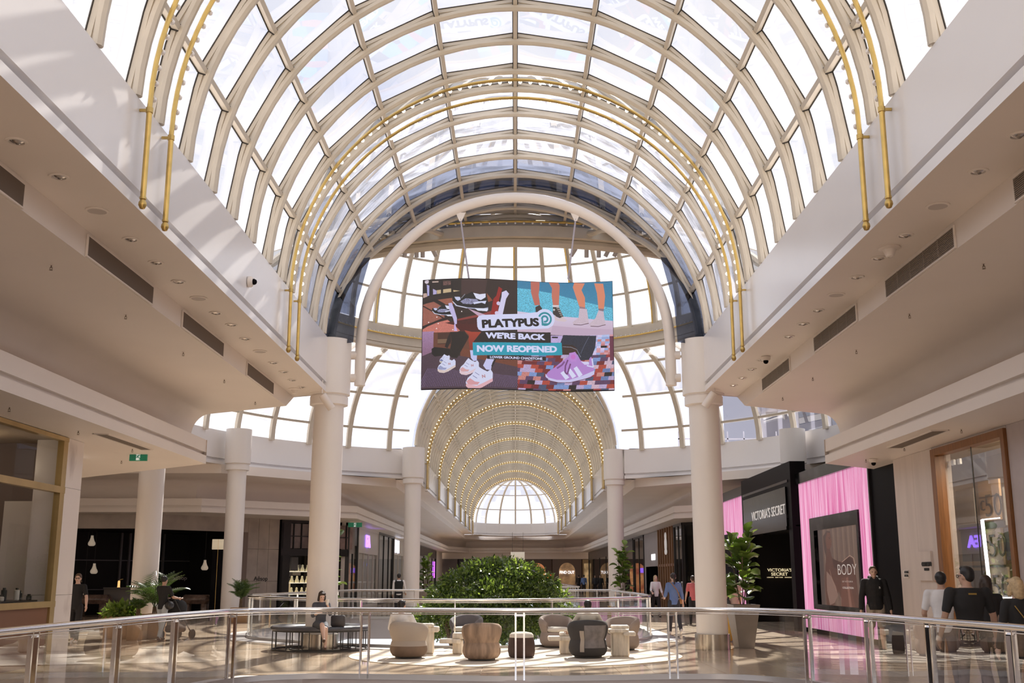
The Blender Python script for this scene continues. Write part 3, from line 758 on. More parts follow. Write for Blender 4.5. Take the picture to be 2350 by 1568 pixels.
def downl(px, py, label, kind='lamp', z=5.67):
    p = P(px, py, z=z); r = .095
    if kind == 'speaker':
        t = thing('ceiling_speaker', label, 'speaker', p, group='round speakers in the near ceilings')
        mb = MB(); mb.lathe([(.001, -.012), (.105, -.012), (.105, -.001)], 24); mb.build('grille', mat('speaker_mesh', (.55, .50, .47), .6), t, local=True)
        mb = MB(); mb.lathe([(.105, -.002), (.105, -.016), (.13, -.012), (.132, -.001)], 24, cap=False); mb.build('rim', M_white, t, local=True)
    else:
        t = thing('downlight', label, 'downlight', p, group='downlights in the near ceilings')
        if 'dl' not in DL:
            mb = MB(); mb.lathe([(.072, -.001), (.075, -.014), (.10, -.012), (.105, -.001)], 24, cap=False); DL['dl'] = [mb.build('trim_ring', M_white, t, local=True)]
            mb = MB(); mb.lathe([(.001, -.02), (.035, -.018), (.06, -.006), (.074, -.001)], 20, cap=False); DL['dl'].append(mb.build('reflector', M_lampin, t, local=True))
            mb = MB(); mb.ell((.01, .01, -.014), (.03, .03, .018), 10, 6); DL['dl'].append(mb.build('lamp', mat('halogen_lamp', (.30, .27, .25), .1, metal=.7), t, local=True))
        else:
            for o in DL['dl']: inst(o, t)
DL = {}
for i, (a, b, k) in enumerate([(38, 324, 0), (135, 405, 0), (223, 483, 1), (300, 549, 0), (358, 602, 0), (409, 646, 0), (456, 684, 1), (495, 718, 0), (531, 745, 0), (563, 777, 0), (597, 806, 1), (627, 832, 0), (651, 853, 0), (671, 872, 0), (693, 888, 0)]):
    downl(a, b, ('round speaker' if k else 'recessed downlight')+f', {ORD[i]} of the row along the left upper soffit', 'speaker' if k else 'lamp')
for i, (a, b, k) in enumerate([(2337, 310, 0), (2245, 393, 0), (2152, 472, 1), (2077, 540, 0), (2017, 592, 0), (1966, 636, 0), (1919, 676, 1), (1877, 712, 0), (1843, 743, 0), (1810, 772, 0), (1748, 826, 0), (1725, 847, 0), (1703, 867, 0), (1683, 884, 0)]):
    downl(a, b, ('round speaker' if k else 'recessed downlight')+f', {ORD[i]} of the row along the right upper soffit', 'speaker' if k else 'lamp')
M_spr = mat('sprinkler_metal', (.22, .17, .13), .35, metal=.6)
SPR = []
def sprinkler(p, label, grp='ceiling sprinklers'):
    t = thing('sprinkler', label, 'sprinkler', p, group=grp); t.scale = (.7, .7, .7)
    if not SPR:
        mb = MB(); mb.lathe([(.03, 0), (.03, -.008), (.001, -.01)], 12); SPR.append(mb.build('escutcheon', M_white, t, local=True))
        mb = MB(); mb.tube([(0, 0, -.005), (0, 0, -.05)], .011, 8); mb.tube([(-.018, 0, -.045), (-.022, 0, -.075), (0, 0, -.095)], .005, 6); mb.tube([(.018, 0, -.045), (.022, 0, -.075), (0, 0, -.095)], .005, 6); mb.box(-.02, .02, -.01, .01, -.055, -.045); SPR.append(mb.build('nozzle', M_spr, t, local=True))
        mb = MB(); mb.lathe([(.001, -.10), (.03, -.10), (.03, -.094), (.001, -.094)], 12); SPR.append(mb.build('deflector', M_spr, t, local=True))
    else:
        for o in SPR: inst(o, t)
for i, (a, b) in enumerate([(118, 608), (289, 722), (421, 808), (515, 871), (586, 922)]): sprinkler(P(a, b, z=5.334), f'small brown sprinkler, {ORD[i]} of the row under the left broad soffit')
for i, (a, b) in enumerate([(2257, 605), (2087, 720), (1965, 803), (1865, 866), (1796, 912)]): sprinkler(P(a, b, z=5.334), f'small brown sprinkler, {ORD[i]} of the row under the right broad soffit')
for i, (a, b) in enumerate([(22, 934), (180, 989), (304, 1030), (279, 1057)]): sprinkler(P(a, b, z=4.0), f'{ORD[i]} sprinkler under the low ceiling by the brass-framed shop')
for i, (a, b) in enumerate([(2206, 985), (2075, 1027), (1987, 1054)]): sprinkler(P(a, b, z=4.0), f'{ORD[i]} sprinkler under the low ceiling by the timber-framed window')
def slotg(p4, label):
    t = thing('slot_grille', label, 'vent', P(*p4[0], z=4.0)+Vector((0, 0, -.01)))
    q = [P(a, b, z=3.99) for a, b in p4]; mb = MB(); mb.add(q+[p+Vector((0, 0, .01)) for p in q], [(0, 1, 2, 3), (0, 1, 5, 4), (1, 2, 6, 5), (2, 3, 7, 6), (3, 0, 4, 7)]); mb.build('slot', M_vent, t, smooth=0)
    mb = MB(); mb.bar([x+Vector((0, 0, 0)) for x in q], .03, .02, closed=True); mb.build('frame', M_white, t, smooth=0)
slotg([(213, 996), (248, 997), (350, 1032), (322, 1032)], 'long dark slot grille in the low ceiling by the left shop')
slotg([(2178, 988), (2138, 989), (2036, 1028), (2072, 1028)], 'long dark slot grille in the low ceiling by the right shop')
# exit signs
def exit_sign(cx, cy_, y, w_, h_, label):
    p = P(cx, cy_, y=y); t = thing('exit_sign', label, 'exit sign', p)
    M_g = mat('exit_green', (.02, .22, .12), .4, emit=.25); mb = MB(); mb.box(-w_/2, w_/2, -.02, .02, -h_/2, h_/2); mb.build('panel', M_g, t, local=True, smooth=0)
    M_w = mat('exit_white', (.8, .85, .8), .4, emit=.5)
    mb = MB(); s = h_*.42; mb.box(-s*.62, s*.55, -.024, -.021, -s, s); mb.build('door_symbol', M_w, t, local=True, smooth=0)
    mb = MB(); g = -.03
    mb.ell((.02, g, s*.68), (s*.16, .004, s*.16), 8, 6)
    for a, b, r in (((0.02, s*.45), (-.02, -s*.1), s*.15), ((-.02, -s*.1), (.05, -s*.45), s*.11), ((.05, -s*.45), (.02, -s*.9), s*.09), ((-.02, -s*.1), (-.09, -s*.5), s*.11), ((-.09, -s*.5), (-.17, -s*.55), s*.08), ((.02, s*.35), (.12, s*.1), s*.08), ((.02, s*.35), (-.10, s*.3), s*.08), ((-.1, s*.3), (-.14, 0), s*.07)):
        mb.tube([(a[0], g, a[1]), (b[0], g, b[1])], r, 6)
    mb.build('running_figure', M_g, t, local=True)
    mb = MB(); mb.box(-w_*.4, w_*.4, -.012, .012, h_/2, h_/2+.06); mb.build('bracket', M_white, t, local=True, smooth=0); return t
o = exit_sign(318, 1049, 22.2, .36, .165, 'green running-figure exit sign under the low left ceiling'); 
mb = MB(); mb.box(-.01, .01, -.01, .01, 0, 4.0-o.location.z-.08); b_ = mb.build('hanger', M_white, o, local=True); b_.location = (0, 0, .1)
# track spots at the ring
def spot(p, label, tilt=0, s=1, m=None, grp='spot lamps hung on the ring truss', hang=.12):
    t = thing('spot_lamp', label, 'spot lamp', p, group=grp)
    mb = MB(); mb.tube([(0, 0, hang), (0, 0, 0)], .012*s, 6); mb.build('stem', M_white, t, local=True)
    mb = MB(); Mx = Matrix.Translation((0, 0, -.02)) @ Matrix.Rotation(tilt, 4, 'Y') @ Matrix.Rotation(.25, 4, 'X'); mb.lathe([(.001, 0), (.055*s, -.01*s), (.06*s, -.05*s), (.06*s, -.26*s), (.05*s, -.262*s), (.045*s, -.22*s), (.001, -.21*s)], 16, M=Mx); mb.build('lamp_body', m or mat('spot_grey', (.50, .47, .47), .4), t, local=True)
for i, (a, ti) in enumerate(((932, .2), (956, 0), (970, 0), (991, -.5), (1322, .6), (1346, 0), (1374, 0), (1399, .5), (1419, .5))):
    spot(P(a, 568, y=RC-RT+.35+((a-1183)/1000)**2*5), f'grey spot lamp on the ring truss, {ORD[i]} from the left', ti)
spot(P(739, 903, y=24.0), 'large white spot lamp hung beside the bench column', -.6, 1.5, M_white, 'large spot lamps by the columns', .3)
spot(P(1640, 898, y=24.0), 'large white spot lamp hung beside the planter column', .6, 1.5, M_white, 'large spot lamps by the columns', .3)
def dome_cam(p, label, M):
    t = thing('security_camera', label, 'camera', p)
    mb = MB(); mb.lathe([(.001, 0), (.09, 0), (.09, .05), (.07, .075)], 16, M=M); mb.build('housing', M_white, t, local=True)
    mb = MB(); mb.ell((0, 0, 0), .05, 12, 8); o = mb.build('lens_dome', M_black, t, local=True); o.location = M.to_3x3() @ Vector((0, 0, .09))
dome_cam(P(570, 647, x=-4.29), 'white wall camera with a black eye on the left fascia', Matrix.Rotation(pi/2, 4, 'Y'))
dome_cam(P(1757, 819, z=5.665), 'white ceiling camera with a black eye in the right soffit', Matrix.Rotation(pi, 4, 'X'))
dome_cam(P(2004, 1054, z=3.995), 'small ceiling camera above the pink shopfront corner', Matrix.Rotation(pi, 4, 'X'))
def horn(p, label):
    t = thing('horn_detector', label, 'detector', p); mb = MB(); mb.lathe([(.14, 0), (.14, -.02), (.085, -.03), (.05, -.12), (.03, -.13), (.001, -.11)], 16); mb.build('shell', M_white, t, local=True)
    mb = MB(); mb.lathe([(.001, -.105), (.03, -.13)], 12, cap=False); mb.build('mouth', M_vent, t, local=True)
horn(P(2041, 568, z=5.67), 'cream cone-shaped detector in the right soffit'); horn(P(676, 892, z=5.67), 'cream cone-shaped detector at the end of the left soffit')
# ================================================================ WALLS AND SHOPFRONTS
AX = [(-30, 43.8), (-14.6, 43.8), (-7.75, 51.2), (-7.75, 119)]
RW = [(7.75, 119), (7.75, 51.2), (14.6, 43.8), (30, 43.8)]
def wallbox(mb, M, s0, s1, z0, z1, d0=-.25, d1=0): mb.box(s0, s1, d0, d1, z0, z1, M)
def flatp(name, m, M, s0, s1, z0, z1, d0, d1, parent, smooth=0):
    mb = MB(); mb.box(s0, s1, d0, d1, z0, z1, M); return mb.build(name, m, parent, smooth=smooth)
def room(M, s0, s1, z1, depth, m, parent, name='shop_interior', z0=0):
    mb = MB(); y0, y1 = -depth, -.02
    vs = [M @ Vector(p) for p in ((s0, y1, z0), (s1, y1, z0), (s1, y0, z0), (s0, y0, z0), (s0, y1, z1), (s1, y1, z1), (s1, y0, z1), (s0, y0, z1))]
    mb.add(vs, [(0, 1, 2, 3), (4, 7, 6, 5), (0, 3, 7, 4), (1, 5, 6, 2), (3, 2, 6, 7)]); return mb.build(name, m, parent, smooth=0)
MA = frame(AX[1], AX[0], flip=True) if False else frame(AX[0], AX[1]); 
# make sure local y points to the hall centre
def wframe(p0, p1):
    M = frame(p0, p1); c = Vector((0, 70, 0))
    if (M.to_3x3() @ Vector((0, 1, 0))).dot(Vector((0, (p0[1]+p1[1])/2, 0)) - Vector(((p0[0]+p1[0])/2, (p0[1]+p1[1])/2, 0))) < 0: M = frame(p0, p1, flip=True)
    if abs(p0[1]-p1[1]) < .01:
        M = frame(p0, p1)
        if (M.to_3x3() @ Vector((0, 1, 0))).y > 0: M = frame(p0, p1, flip=True)
    return M
M_L0 = wframe(AX[0], AX[1]); M_L1 = wframe(AX[1], AX[2]); M_L2 = wframe(AX[2], AX[3])
M_R2 = wframe(RW[1], RW[0]); M_R1 = wframe(RW[1], RW[2]); M_R0 = wframe(RW[2], RW[3])
def L1(px, py): return onl(px, py, AX[1], AX[2])
def L2(px, py): return onl(px, py, AX[2], AX[3])
def R2(px, py): return onl(px, py, RW[1], RW[0])
def R1(px, py): return onl(px, py, RW[1], RW[2])
M_int = mat('dark_shop_interior', (.045, .035, .03), .5); M_blackp = mat('matt_black_panel', (.016, .014, .014), .5)
for m_, i_ in ((M_blackp, 1.15), (M_int, 1.25)): m_.node_tree.nodes['Principled BSDF'].inputs['IOR'].default_value = i_
# --- Left diagonal wall: stone with a black shopfront set in
wl = thing('wall_left', 'grey stone shop wall framing a wide black shopfront', 'wall', (-11, 47, 0), kind='structure')
so, _ = L1(553, 1300); sj, _ = L1(566, 1300); sk, _ = L1(638, 1300); s_end = (Vector(AX[2])-Vector(AX[1])).length
mb = MB(); mb.box(0, 15.4, -.3, 0, 3.40, 4.05, M_L0); mb.box(-.0, sj, -.3, 0, 3.40, 4.05, M_L1); mb.build('stone_header', M_stone, wl, smooth=0)
npan = 3
for i in range(npan):
    a = sj+(sk-sj)*i/npan; b = sj+(sk-sj)*(i+1)/npan
    for (z0, z1) in ((0, 1.35), (1.36, 2.7), (2.71, 4.05)):
        flatp('stone_panel', M_stone, M_L1, a+.006, b-.006, z0, z1, -.3, 0, wl)
flatp('jamb', mat('bronze_jamb', (.20, .15, .12), .4), M_L1, so, sj, 0, 3.40, -.4, .01, wl)
mb = MB(); mb.box(0, 15.4, -6.2, -6, 0, 4, M_L0); mb.box(0, 15.4, -6, 0, 3.38, 3.42, M_L0); mb.add([(p.x, p.y, 3.4) for p in (M_L1 @ Vector((0, 0, 0)), M_L1 @ Vector((so, 0, 0)), M_L1 @ Vector((so, -6, 0)), Vector((-17, 50.5, 0)))], [(0, 1, 2, 3)])
mb.box(so-.1, so+.1, -6, -.4, 0, 3.4, M_L1)
mb.build('dark_interior', M_blackp, wl, smooth=0)
mb = MB(); mb.box(-3.2, so, -4.2, -4.0, 0, 3.4, M_L1); mb.build('black_back_wall', M_blackp, wl, smooth=0)
Mf = mat('charcoal_frame', (.075, .068, .066), .4)
for (a, b) in ((184, 236), (380, 398), (446, 470)):
    for px in (a, b):
        s, z = L1(px, 1300)
        flatp('panel_frame', Mf, M_L1, s*1.12-.03, s*1.12+.05, 0, 3.4, -4.0, -3.9, wl)
mb = MB()
for z in (2.2, 1.0): mb.box(-3, so, -4.0, -3.93, z, z+.04, M_L1)
mb.build('panel_rail', Mf, wl, smooth=0)
# sign letters on the stone
M_blk = mat('black_lettering', (.01, .01, .01), .5)
s0, z0 = L1(598, 1329.5)
def sgn(name, s, label, cat, M, w_, h_, m, **k):
    o = text('lettering', s, M, w_, h_, m, None, **k); o.name = name; return tag(o, label, cat)
sgn('shop_sign', 'A\u0113sop', 'black shop name lettering on the bare stone wall', 'sign', fr_at(M_L1, s0, z0, .002), .78*.9, .24, M_blk, bold=.012)
p = P(411, 1328, y=44.2); sgn('shop_sign', 'A\u0113sop', 'faint grey shop name lettering in the dark shopfront behind the palm', 'sign', Matrix.Translation(p) @ Matrix.Rotation(pi, 4, 'Z') @ Matrix.Scale(-1, 4, (1, 0, 0)), .62, .2, mat('grey_lettering', (.13, .12, .12), .5))
# teardrop pendants
M_pend = mat('alabaster_glass', (.62, .52, .40), .3, emit=.35)
PEN = []
for i, (px, py) in enumerate([(211, 1241), (156, 1272), (216, 1305), (152, 1333), (193, 1362), (470, 1297)]):
    p = P(px, py, y=44.5+i*.33); t = thing('pendant_lamp', ['teardrop lamp hanging highest in the dark shopfront', 'teardrop lamp half hidden behind the marble pier', 'teardrop lamp hanging above the dark counter', 'teardrop lamp behind the walking woman head, by the pier', 'lowest teardrop lamp, beside the walking woman arm', 'lone teardrop lamp left of the tall black column'][i], 'pendant lamp', p, group='teardrop pendant lamps in the dark shopfront')
    if not PEN:
        mb = MB(); mb.lathe([(.05, .20), (.055, .12), (.09, 0), (.14, -.09), (.145, -.15), (.11, -.20), (.075, -.215), (.001, -.21)], 20); PEN.append(mb.build('shade', M_pend, t, local=True))
        mb = MB(); mb.lathe([(.001, .225), (.035, .22), (.052, .195)], 14); PEN.append(mb.build('cap', M_dark, t, local=True))
    else: [inst(o, t) for o in PEN]
    mb = MB(); mb.tube([(0, 0, .22), (0, 0, 3.38-p.z)], .006, 5); mb.build('cord', M_dark, t, local=True)
# counter, benches, lit black column in that shop
def counter(x, y, w_, label, m, h=1.0, name='shop_counter', cat='counter', d=.8):
    t = thing(name, label, cat, (x, y, 0)); mb = MB(); mb.rbox(-w_/2, w_/2, -d/2, d/2, 0, h-.06, .02); mb.build('body', m, t, local=True)
    mb = MB(); mb.rbox(-w_/2-.03, w_/2+.03, -d/2-.03, d/2+.03, h-.06, h, .015); mb.build('top', m, t, local=True); return t
p = P(280, 1395, y=45.6); counter(p.x, p.y, 1.3, 'grey shop counter behind the low green planter', mat('counter_grey', (.14, .125, .115), .4), 1.12)
t = thing('table_lamp', 'small glowing lamp on the grey shop counter', 'lamp', (p.x-.2, p.y, 1.121)); mb = MB(); mb.lathe([(.06, 0), (.05, .03), (.045, .24), (.02, .27), (.001, .27)], 12); mb.build('glow_body', mat('amber_glow', (1, .55, .2), .4, emit=1.2), t, local=True); mb = MB(); mb.tube([(0, 0, .26), (.06, 0, .31), (.16, 0, .33)], .02, 8); mb.build('arm', M_golddk, t, local=True)
def tbl(px, py, label, w_=1.4):
    p = P(px, py, y=44.2); t = thing('stone_bench', label, 'bench', (p.x, p.y, 0)); m = mat('brown_marble', (.13, .085, .065), .3, var=.4, scale=6)
    mb = MB(); mb.rbox(-w_/2, w_/2, -.3, .3, .5, .85, .12); mb.build('seat_slab', m, t, local=True)
    for sx in (-1, 1): mb = MB(); mb.rbox(sx*w_*.33-.13, sx*w_*.33+.13, -.22, .22, 0, .5, .03); mb.build('leg', m, t, local=True)
tbl(212, 1390, 'brown marble bench behind the walking woman'); tbl(450, 1390, 'brown marble bench left of the tall black column', 1.1)
p = P(497, 1380, y=44.0); t = thing('display_column', 'tall black display column with lit cream top beside the white column', 'display', (p.x, p.y, 0))
mb = MB(); mb.rbox(-.24, .24, -.2, .2, 0, 2.6, .02); mb.build('black_shaft', M_black, t, local=True); mb = MB(); mb.rbox(-.25, .25, -.21, .21, 2.6, 3.0, .015); mb.build('lit_head', mat('cream_lit_panel', (.75, .64, .46), .4, emit=.4), t, local=True)
mb = MB(); mb.box(-.004, .004, -.215, -.2, 0, 3.0); mb.build('brass_line', M_gold, t, local=True)
# --- generic shopfronts in the far hall
def shopfront(name, label, M, s0, s1, ztop, col_frame, panes, parent_loc=None, header=0, header_m=None, depth=2.5, inner=None, fins=0, items=0, lit=0, seed=1):
    r = random.Random(seed); c = M @ Vector(((s0+s1)/2, 0, 0)); t = thing(name, label, 'shopfront', c)
    if s1 < s0: s0, s1 = s1, s0
    W = s1-s0; fw = min(.12, W*.06); ib = inner or M_int
    room(M, s0+.02, s1-.02, ztop, depth, ib, t)
    mb = MB(); mb.box(s0, s0+fw, -.1, .06, 0, ztop, M); mb.box(s1-fw, s1, -.1, .06, 0, ztop, M); mb.box(s0, s1, -.1, .066, ztop-fw, ztop, M); mb.box(s0, s1, -.1, .05, 0, .14, M)
    mb.build('frame', col_frame, t, smooth=0)
    zh = ztop-header
    if header: flatp('header_panel', header_m or col_frame, M, s0+fw, s1-fw, zh, ztop-fw, -.08, .02, t)
    for i in range(panes):
        a = s0+fw+(W-2*fw)*i/panes; b = s0+fw+(W-2*fw)*(i+1)/panes
        mb = MB(); mb.box(b-.02, b+.02, -.05, .04, .14, zh, M)
        if i < panes-1: mb.build('mullion', col_frame, t, smooth=0)
        mb = MB(); mb.add([M @ Vector(q) for q in ((a, 0, .14), (b, 0, .14), (b, 0, zh), (a, 0, zh))], [(0, 1, 2, 3)]); mb.build('glass_pane', M_glass, t, smooth=0)
    for i in range(items):
        a = s0+.2+(W-.4)*r.random(); z = .3+r.random()*1.7; mb = MB(); w_ = .1+.35*r.random(); h_ = .15+.6*r.random(); y = -.4-r.random()*1.6
        mb.box(a-w_/2, a+w_/2, y-.1, y, z, z+h_, M); cc = [(.45, .28, .12), (.6, .55, .45), (.08, .1, .06), (.35, .12, .10), (.5, .42, .3), (.12, .10, .09)][r.randrange(6)]
        mb.build('display_item', mat('display_%d_%d_%d' % tuple(int(q*100) for q in cc), cc, .5, emit=lit*r.random()), t, smooth=0)
    for i in range(3):
        z = .8+i*.65; mb = MB(); mb.box(s0+.3, s1-.3, -depth+.1, -depth+.45, z, z+.04, M); mb.build('shelf', mat('shelf_pale', (.45, .40, .34), .5), t, smooth=0)
    mb = MB()
    for i in range(max(2, int(W/1.2))): a = s0+W*(i+.5)/max(2, int(W/1.2)); mb.box(a-.06, a+.06, -.9, -.78, ztop-.06, ztop-.03, M)
    mb.build('spot', M_lit, t, smooth=0)
    return t
M_bf = mat('black_frame', (.018, .017, .017), .3)
def rng_(f, a, b): sa = f(a, 1322)[0]; sb = f(b, 1322)[0]; return min(sa, sb), max(sa, sb)
a, b = rng_(L1, 640, 771)
t = shopfront('shopfront', 'black framed jeweller shopfront with grid transom behind the bench column', M_L1, a, min(b, s_end-.05), 4.0, M_bf, 2, header=0, depth=3, items=10, lit=.3)
mb = MB()
for i in range(9): s = a+.25+i*.42; mb.box(s, s+.035, .0, .05, 2.75, 3.85, M_L1)
mb.box(a, a+3.7, 0, .053, 3.28, 3.32, M_L1); mb.box(a, a+3.7, -.02, .07, 2.45, 2.75, M_L1); mb.box(a, a+.5, -.02, .06, 0, 3.9, M_L1); mb.build('transom_grid', M_bf, t, smooth=0)
mb = MB(); 
for i in range(9): s = a+.25+i*.42; mb.add([M_L1 @ Vector(q) for q in ((s+.03, -.02, 2.78), (s+.42, -.02, 2.78), (s+.42, -.02, 3.85), (s+.03, -.02, 3.85))], [(0, 1, 2, 3)])
mb.build('transom_glass', mat('pinkish_reflection_glass', (.26, .19, .18), .15, var=.3, scale=1.5), t, smooth=0)
M_cshelf = mat('lit_shelf', (.95, .85, .65), .4, emit=.9); M_bust = mat('cream_bust', (.85, .74, .48), .5, emit=.25)
for k, z in enumerate((.75, 1.25, 1.75)):
    flatp('display_shelf', M_cshelf, M_L1, a+.75, a+2.3, z, z+.035, -1.0, -.55, t)
    for j in range(5):
        mb = MB(); mb.lathe([(.09, 0), (.10, .06), (.045, .20), (.05, .26), (.001, .30)], 10, c=tuple(M_L1 @ Vector((a+.95+j*.28, -.75, z+.036)))); mb.build('necklace_bust', M_bust, t)
# straight left wall shops (distances from pixel columns)
def seg_(px): return L2(px, 1322)[0]
t = shopfront('shopfront', 'dark shopfront with thin vertical bars beside the bench column', M_L2, 0.02, seg_(818), 4.0, M_bf, 2, header=1.0, depth=2, items=4)
mb = MB()
for i in range(6): mb.box(.25+i*.28, .29+i*.28, 0, .06, 2.6, 3.8, M_L2)
mb.build('bar', mat('pale_bar', (.45, .40, .38), .4), t, smooth=0)
M_pw = mat('pale_fascia_panel', (.62, .57, .53), .3)
t = shopfront('shopfront', 'shopfront with pale upper panels and a purple lit sign', M_L2, seg_(819), seg_(865), 4.0, M_pw, 4, header=1.3, header_m=M_pw, depth=2.5, items=10, lit=.3)
sl, zl = L2(843, 1243); M_pur = mat('purple_light', (.35, .18, 1), .4, emit=3.0)
o = text('lettering', 'EA', fr_at(M_L2, sl, zl, .03), 1.6, .62, M_pur, None, ext=.05, bold=.03); o.name = 'lit_sign'; tag(o, 'glowing purple letters on the pale shopfront header', 'sign')
t = shopfront('shopfront', 'tall dark glass shopfront between the pale one and the cream one', M_L2, seg_(866), seg_(901), 4.0, M_bf, 3, depth=2.5, items=12, lit=.9)
t = shopfront('shopfront', 'narrow cream shopfront with a small white lit sign', M_L2, seg_(902), seg_(931), 4.0, mat('cream_front', (.62, .55, .46), .4), 3, header=1.1, depth=1.5, inner=mat('cream_interior', (.5, .42, .32), .5), items=6, lit=.2)
sl, zl = L2(909, 1255); o = text('lettering', 'N', fr_at(M_L2, sl, zl, .05), 2.2, .8, mat('bluewhite_light', (.75, .8, 1), .4, emit=2.5), None, ext=.05, bold=.05); o.name = 'lit_sign'; tag(o, 'small white-blue lit sign on the cream shopfront', 'sign')
t = shopfront('shopfront', 'distant dark shopfronts left of the bush with a purple strip', M_L2, seg_(934), seg_(1000)-.3, 4.0, M_bf, 6, header=.8, depth=2, items=14, lit=.6, seed=4)
sl, zl = L2(995, 1303); mb = MB(); mb.box(sl-.3, sl+.3, .05, .1, 1.4, 2.9, M_L2); tag(mb.build('light_strip', mat('violet_light', (.6, .1, 1), .4, emit=3)), 'violet vertical light strip on a distant dark shopfront', 'light strip')
wls = MB(); wls.box(0, 68, -.3, -.12, 0, 4.05, M_L2); 
struct(wls.build('wall_left', M_white, smooth=0), 'long shop wall of the far hall, left side', 'wall')
# exit sign hanging near the purple shop
exit_sign(815, 1205, 49.5, .62, .2, 'small green exit sign hanging before the purple-lit shop')
# --- right straight wall
def sr(px): return R2(px, 1322)[0]
wr = MB(); wr.box(0, 68, -3.4, -3.2, 0, 4.05, M_R2); struct(wr.build('wall_right', M_white, smooth=0), 'long shop wall of the far hall, right side', 'wall')
a_, b_ = sorted((sr(1480), sr(1457))); t = shopfront('shopfront', 'narrow black framed mirror front by the far right column', M_R2, a_, b_, 4.0, M_bf, 2, depth=1.5, items=8, lit=.6, seed=6)
a_, b_ = sorted((sr(1512), sr(1480))); t = thing('shopfront', 'grey slab shopfront with a black doorway and small white sign', 'shopfront', M_R2 @ Vector(((a_+b_)/2, 0, 0)))
Mg = mat('slab_grey', (.36, .32, .31), .5, var=.05, scale=1); mb = MB(); mb.box(a_, b_, -.2, 0, 2.1, 3.98, M_R2); mb.box(b_-.6, b_, -.2, 0, 0, 2.1, M_R2); mb.build('grey_slab', Mg, t, smooth=0); room(M_R2, a_, b_-.6, 2.1, 3, M_blackp, t)
s_, z_ = R2(1500, 1279); flatp('white_sign', M_litw, M_R2, s_-.75, s_+.75, z_-.16, z_+.16, .0, .04, t)
a_, b_ = sorted((sr(1550), sr(1512))); t = thing('shopfront', 'shopfront of tall brown timber fins with a pale emblem', 'shopfront', M_R2 @ Vector(((a_+b_)/2, 0, 0)))
room(M_R2, a_, b_, 4.0, 2.5, M_int, t); n = 7
for i in range(n): s = a_+(b_-a_)*(i+.5)/n; flatp('timber_fin', mat('timber_fin', (.30, .16, .08), .45, var=.15, scale=2, stretch=(5, 5, .5)), M_R2, s-.09, s+.09, 0, 4.0, -.35, .08, t)
flatp('timber_band', M_wood, M_R2, a_, b_, 2.05, 2.18, -.3, .05, t)
s_, z_ = R2(1533, 1250); mb = MB(); Mm = fr_at(M_R2, s_, z_, .1); mb.ell(Mm @ Vector((0, .02, 0)), (.05, .35, .42), 14, 8); mb.ell(Mm @ Vector((0, .02, .42)), (.05, .2, .2), 12, 6); mb.ell(Mm @ Vector((0, .02, -.36)), (.05, .42, .16), 12, 6)
mb.build('emblem', mat('emblem_white', (.75, .72, .70), .4, emit=.35), t)
t = shopfront('shopfront', 'dark glass shopfront beside the timber fins', M_R2, .02, a_-.05, 4.0, M_bf, 2, header=.0, depth=.8, items=8, lit=1.2, seed=9)
t = shopfront('shopfront', 'dark glass shopfront on the far right diagonal wall', M_R1, .02, 4.0, 4.0, M_bf, 3, header=.0, depth=3, items=8, lit=.8, seed=11)
t = shopfront('shopfront', 'distant shopfronts right of the green bush', M_R2, sr(1456)+.2, 66, 4.0, M_bf, 6, header=.8, depth=2, items=14, lit=.6, seed=12)
mb = MB(); mb.box(4.1, s_end, -.3, 0, 0, 4.02, M_R1); mb.box(0, 15.4, -.3, 0, 0, 4.02, M_R0); mb.build('shop_wall', M_stone, None, smooth=0).name = 'wall_right'; struct(bpy.data.objects['wall_right.001'], 'stone wall behind the pink shopfront', 'wall')
